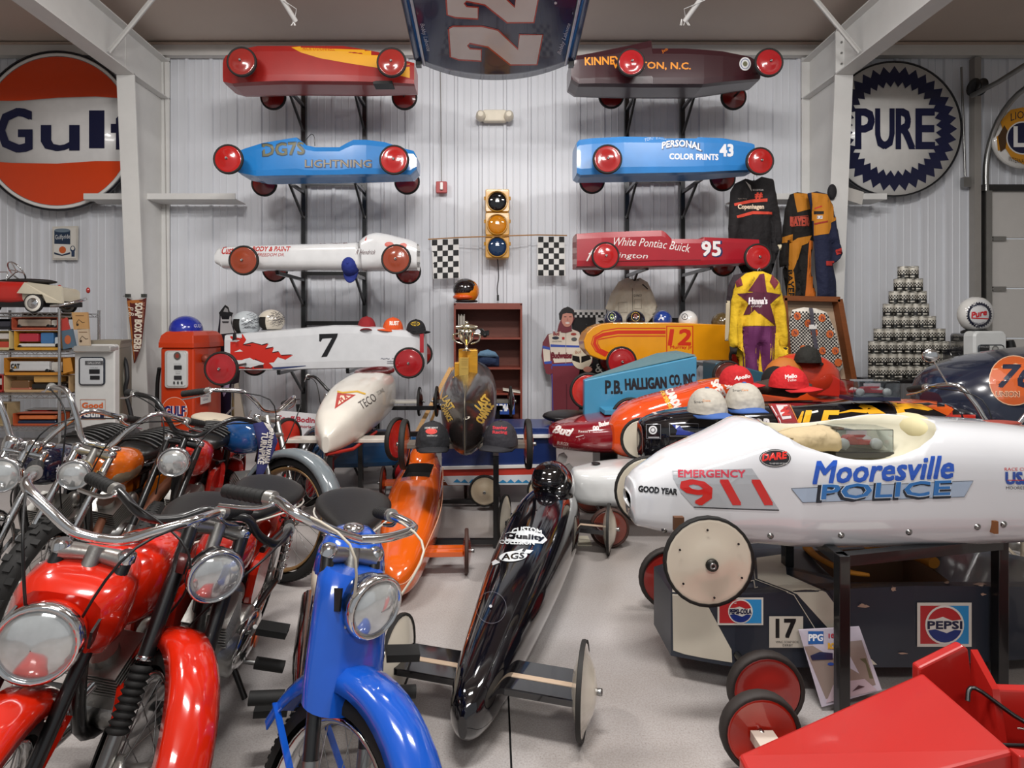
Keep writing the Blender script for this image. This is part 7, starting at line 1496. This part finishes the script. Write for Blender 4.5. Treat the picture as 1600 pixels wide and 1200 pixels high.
    if g('guard', True): bp('side_cover', MB().rbox((-W*.16, .06, fz+.24), (.2, .03, .18), .05, M(g('side', g('body', 'c02a18')), .2, coat=.8)).rbox((-W*.16, -.06, fz+.24), (.2, .03, .18), .05, M(g('side', g('body', 'c02a18')), .2, coat=.8)))
    bp('chain_guard', MB().prism([(-.05, -.08, fz+.1), (B.x-.02, -.08, R+.07), (B.x-.05, -.08, R), (-.05, -.08, fz-.0)], (0, .012, 0), g('cgm', blk)))
    # rear fender, rack, tail light
    rf = M(g('rfender', g('fender', g('body', 'c02a18'))), .15, coat=.9) if g('rfender', g('fender', None)) != 'chrome' else CHROME
    bp('rear_fender', fender_mb(R+.04, tw*.5+.026, 20, 178, rf, B))
    bp('tail_light', MB().rbox(B+Vector((-.33, 0, .18)), (.04, .06, .05), .012, M('8c1418', .15, coat=1)))
    if g('rack', False):
        z = g('sz', .66)+.02; q = MB()
        for s in (-1, 1): q.tube([sx+Vector((-.18, s*.08, .02)), (-W*.14-.36, s*.08, z+.05), (-W*.14-.5, s*.06, z+.12)], .006, CHROME, 8, 3)
        for k in range(4): q.tube([(-W*.14-.24-k*.06, -.08, z+.03), (-W*.14-.24-k*.06, .08, z+.03)], .005, CHROME, 8)
        bp('luggage_rack', q)
    for s in g('mirrors', []):
        a = ctr+Vector((-.02, s*.24, H_)); bq = a+Vector((.04, s*.1, .16)); fp('mirror', MB().tube([a, bq], .004, CHROME, 6).lathe([(.001, -.008), (.035, -.008), (.04, 0), (.036, .006), (.001, .006)], CHROME, bq, 'X', 18))
    if g('gauges', False):
        for s in (-1, 1): fp('gauge', MB().lathe([(.03, -.05), (.036, -.03), (.036, 0), (.03, .004), (.001, .004)], CHROME, top+Vector((.03, s*.045, .07)), 'Z', 16, R=Matrix.Rotation(radians(-25), 3, 'Y')))
    return t
RDB = 'c4220c'
GRY = M('8e8c88', .3, .6)
# front row
moto('red and black moped with big round headlight, nearest the left edge', (-1.17, 1.12), (-1.17, 2.22), fl=.50, barw=.27, lean=11, steer=14, body=RDB, shroud=False, cowl=True, hl=.085, hlshell=M(RDB, .15, coat=.9), ecs=1.35, hlz=-.03, hlx=.13, barh=.08, gaiter=False, fork=BLACKM, seatc='151413', sz=.68, ff=True, ffa=(-4, 165), twd=.11, tl=.42, th=.24)
moto('red moped with black gaitered fork and red stayed fender, second from the left', (-.965, 1.36), (-1.10, 2.46), lean=13, steer=32, body=RDB, hl=.07, hlshell=M('1a1a1c', .2, coat=.8), gaiter=True, fork=BLACKM, barh=-.06, barw=.3, barm=BLACKM, seatc='151413', sz=.68, ffa=(0, 172), twd=.085, tl=.34, tankc='a02018', th=.16)
moto('blue and white moped with chrome handlebars and blue fork shroud in front', (-.39, 1.18), (-.63, 2.22), lean=6, steer=36, body='1450b4', shroud=True, tpanel='cfc6b4', tankc='1450b4', fork=BLACKM, hl=.072, hlshell=M('10203c', .15, coat=.9), seatc='151413', barh=.04, barw=.23, fl=.46, cablem=M('b8b0a0', .5), ffa=(2, 165), twd=.1, tl=.34, th=.26, sz=.68)
# second row
moto('black motorcycle with white stars on the tank at the left edge', (-2.34, 2.35), (-2.42, 3.6), lean=10, steer=12, body='141824', tankc='121630', fender='chrome', rfender='141824', name='motorcycle', fork=CHROME, clamp=CHROME, hl=.075, hlshell=CHROME, barh=.2, seat='bench', tl=.4, gauges=True, exhi=False, pedal=False, sz=.7, tz=.64, stars=[(.2, .1, .02), (.35, .106, -.03), (.5, .103, .03), (.65, .09, -.02), (.3, .098, .06), (.45, -.105, 0), (.8, .07, .02)])
moto('motorcycle with orange tank, knobby front tyre and rusty exhaust, second row', (-2.07, 2.38), (-2.1, 3.58), lean=12, steer=14, body='d8741c', tankc='d2661a', tpanel='6a5c4a', knob=True, tw=.085, fender='5a4a3c', ff=False, name='motorcycle', fork=CHROME, slider=ALU, barh=.2, hl=.065, hlshell=M('a08a4c', .3, .6), seat='bench', exhi=True, exs=1, exm=M('8a5a44', .5, .4), pedal=False, tl=.4, th=.2, sz=.68, mirrors=[], rack=False)
moto('small red motorcycle with long black springer fork and ribbed seat, second row', (-1.74, 2.6), (-1.88, 3.7), lean=12, steer=14, body='b4241a', name='motorcycle', fork=BLACKM, clamp=BLACKM, hl=.07, hlshell=GRY, barm=BLACKM, barh=.13, seat='bench', fender='b4241a', rack=True, pedal=False, tl=.36, exm=GRY, cover=GRY, ff=False, sz=.7)
# back row
moto('red motorcycle with blue tank, white saddle and grey front fender in the back', (-1.17, 3.05), (-2.0, 3.6), lean=8, steer=8, body='a8201c', tankc='1c4c84', fender='6c7478', rfender='a8201c', seatc='b8ac98', rim='8a6a44', fork=STEEL, name='motorcycle', barh=.1, hl=0, pedal=False, sz=.74, tz=.66, th=.22, tl=.44, R=.33, exm=GRY)
moto('black motorcycle with rear rack standing behind the cream nose-on derby car', (-1.42, 4.35), (-1.30, 5.5), lean=6, steer=0, body='17171a', fender='17171a', name='motorcycle', fork=BLACKM, rack=True, seat='bench', pedal=False, hl=.06, sz=.76, barm=BLACKM, barh=.1)
moto('chrome and red motorcycle behind the police car at the right edge', (2.62, 2.85), (2.95, 3.9), lean=8, steer=-10, body='a8201c', fender='b8ac98', name='motorcycle', fork=CHROME, hl=.0, barh=.2, seat='bench', pedal=False, mirrors=[1, -1], rim='chrome', sz=.7)
# pennant on the blue tank bike
t = thing('pennant', 'dark blue lettered felt pennant hung over the back row motorcycle', 'pennant', P(420, 750, 3.0))
o_ = [(395, 662), (410, 659), (424, 664), (434, 690), (424, 715), (403, 758), (400, 740), (404, 700)]
b = part('felt', puff(o_, 3.02, .012, M('2a2c60', .9), g=6, fold=.01, taper=3), t)
art('print', [T('TURNPIKE', 411, 700, 50, 9, 'cfcac4', rot=98, bold=.06), T('PENNSYLVANIA', 421, 697, 56, 7, 'cfcac4', rot=100, bold=.06), Pg([(412, 660), (424, 664), (430, 678), (420, 672)], 'b8b4ae')], t, on=[b], rough=.9, grid=3, lift=.003)
# blue chair back glimpsed behind the blue moped seat
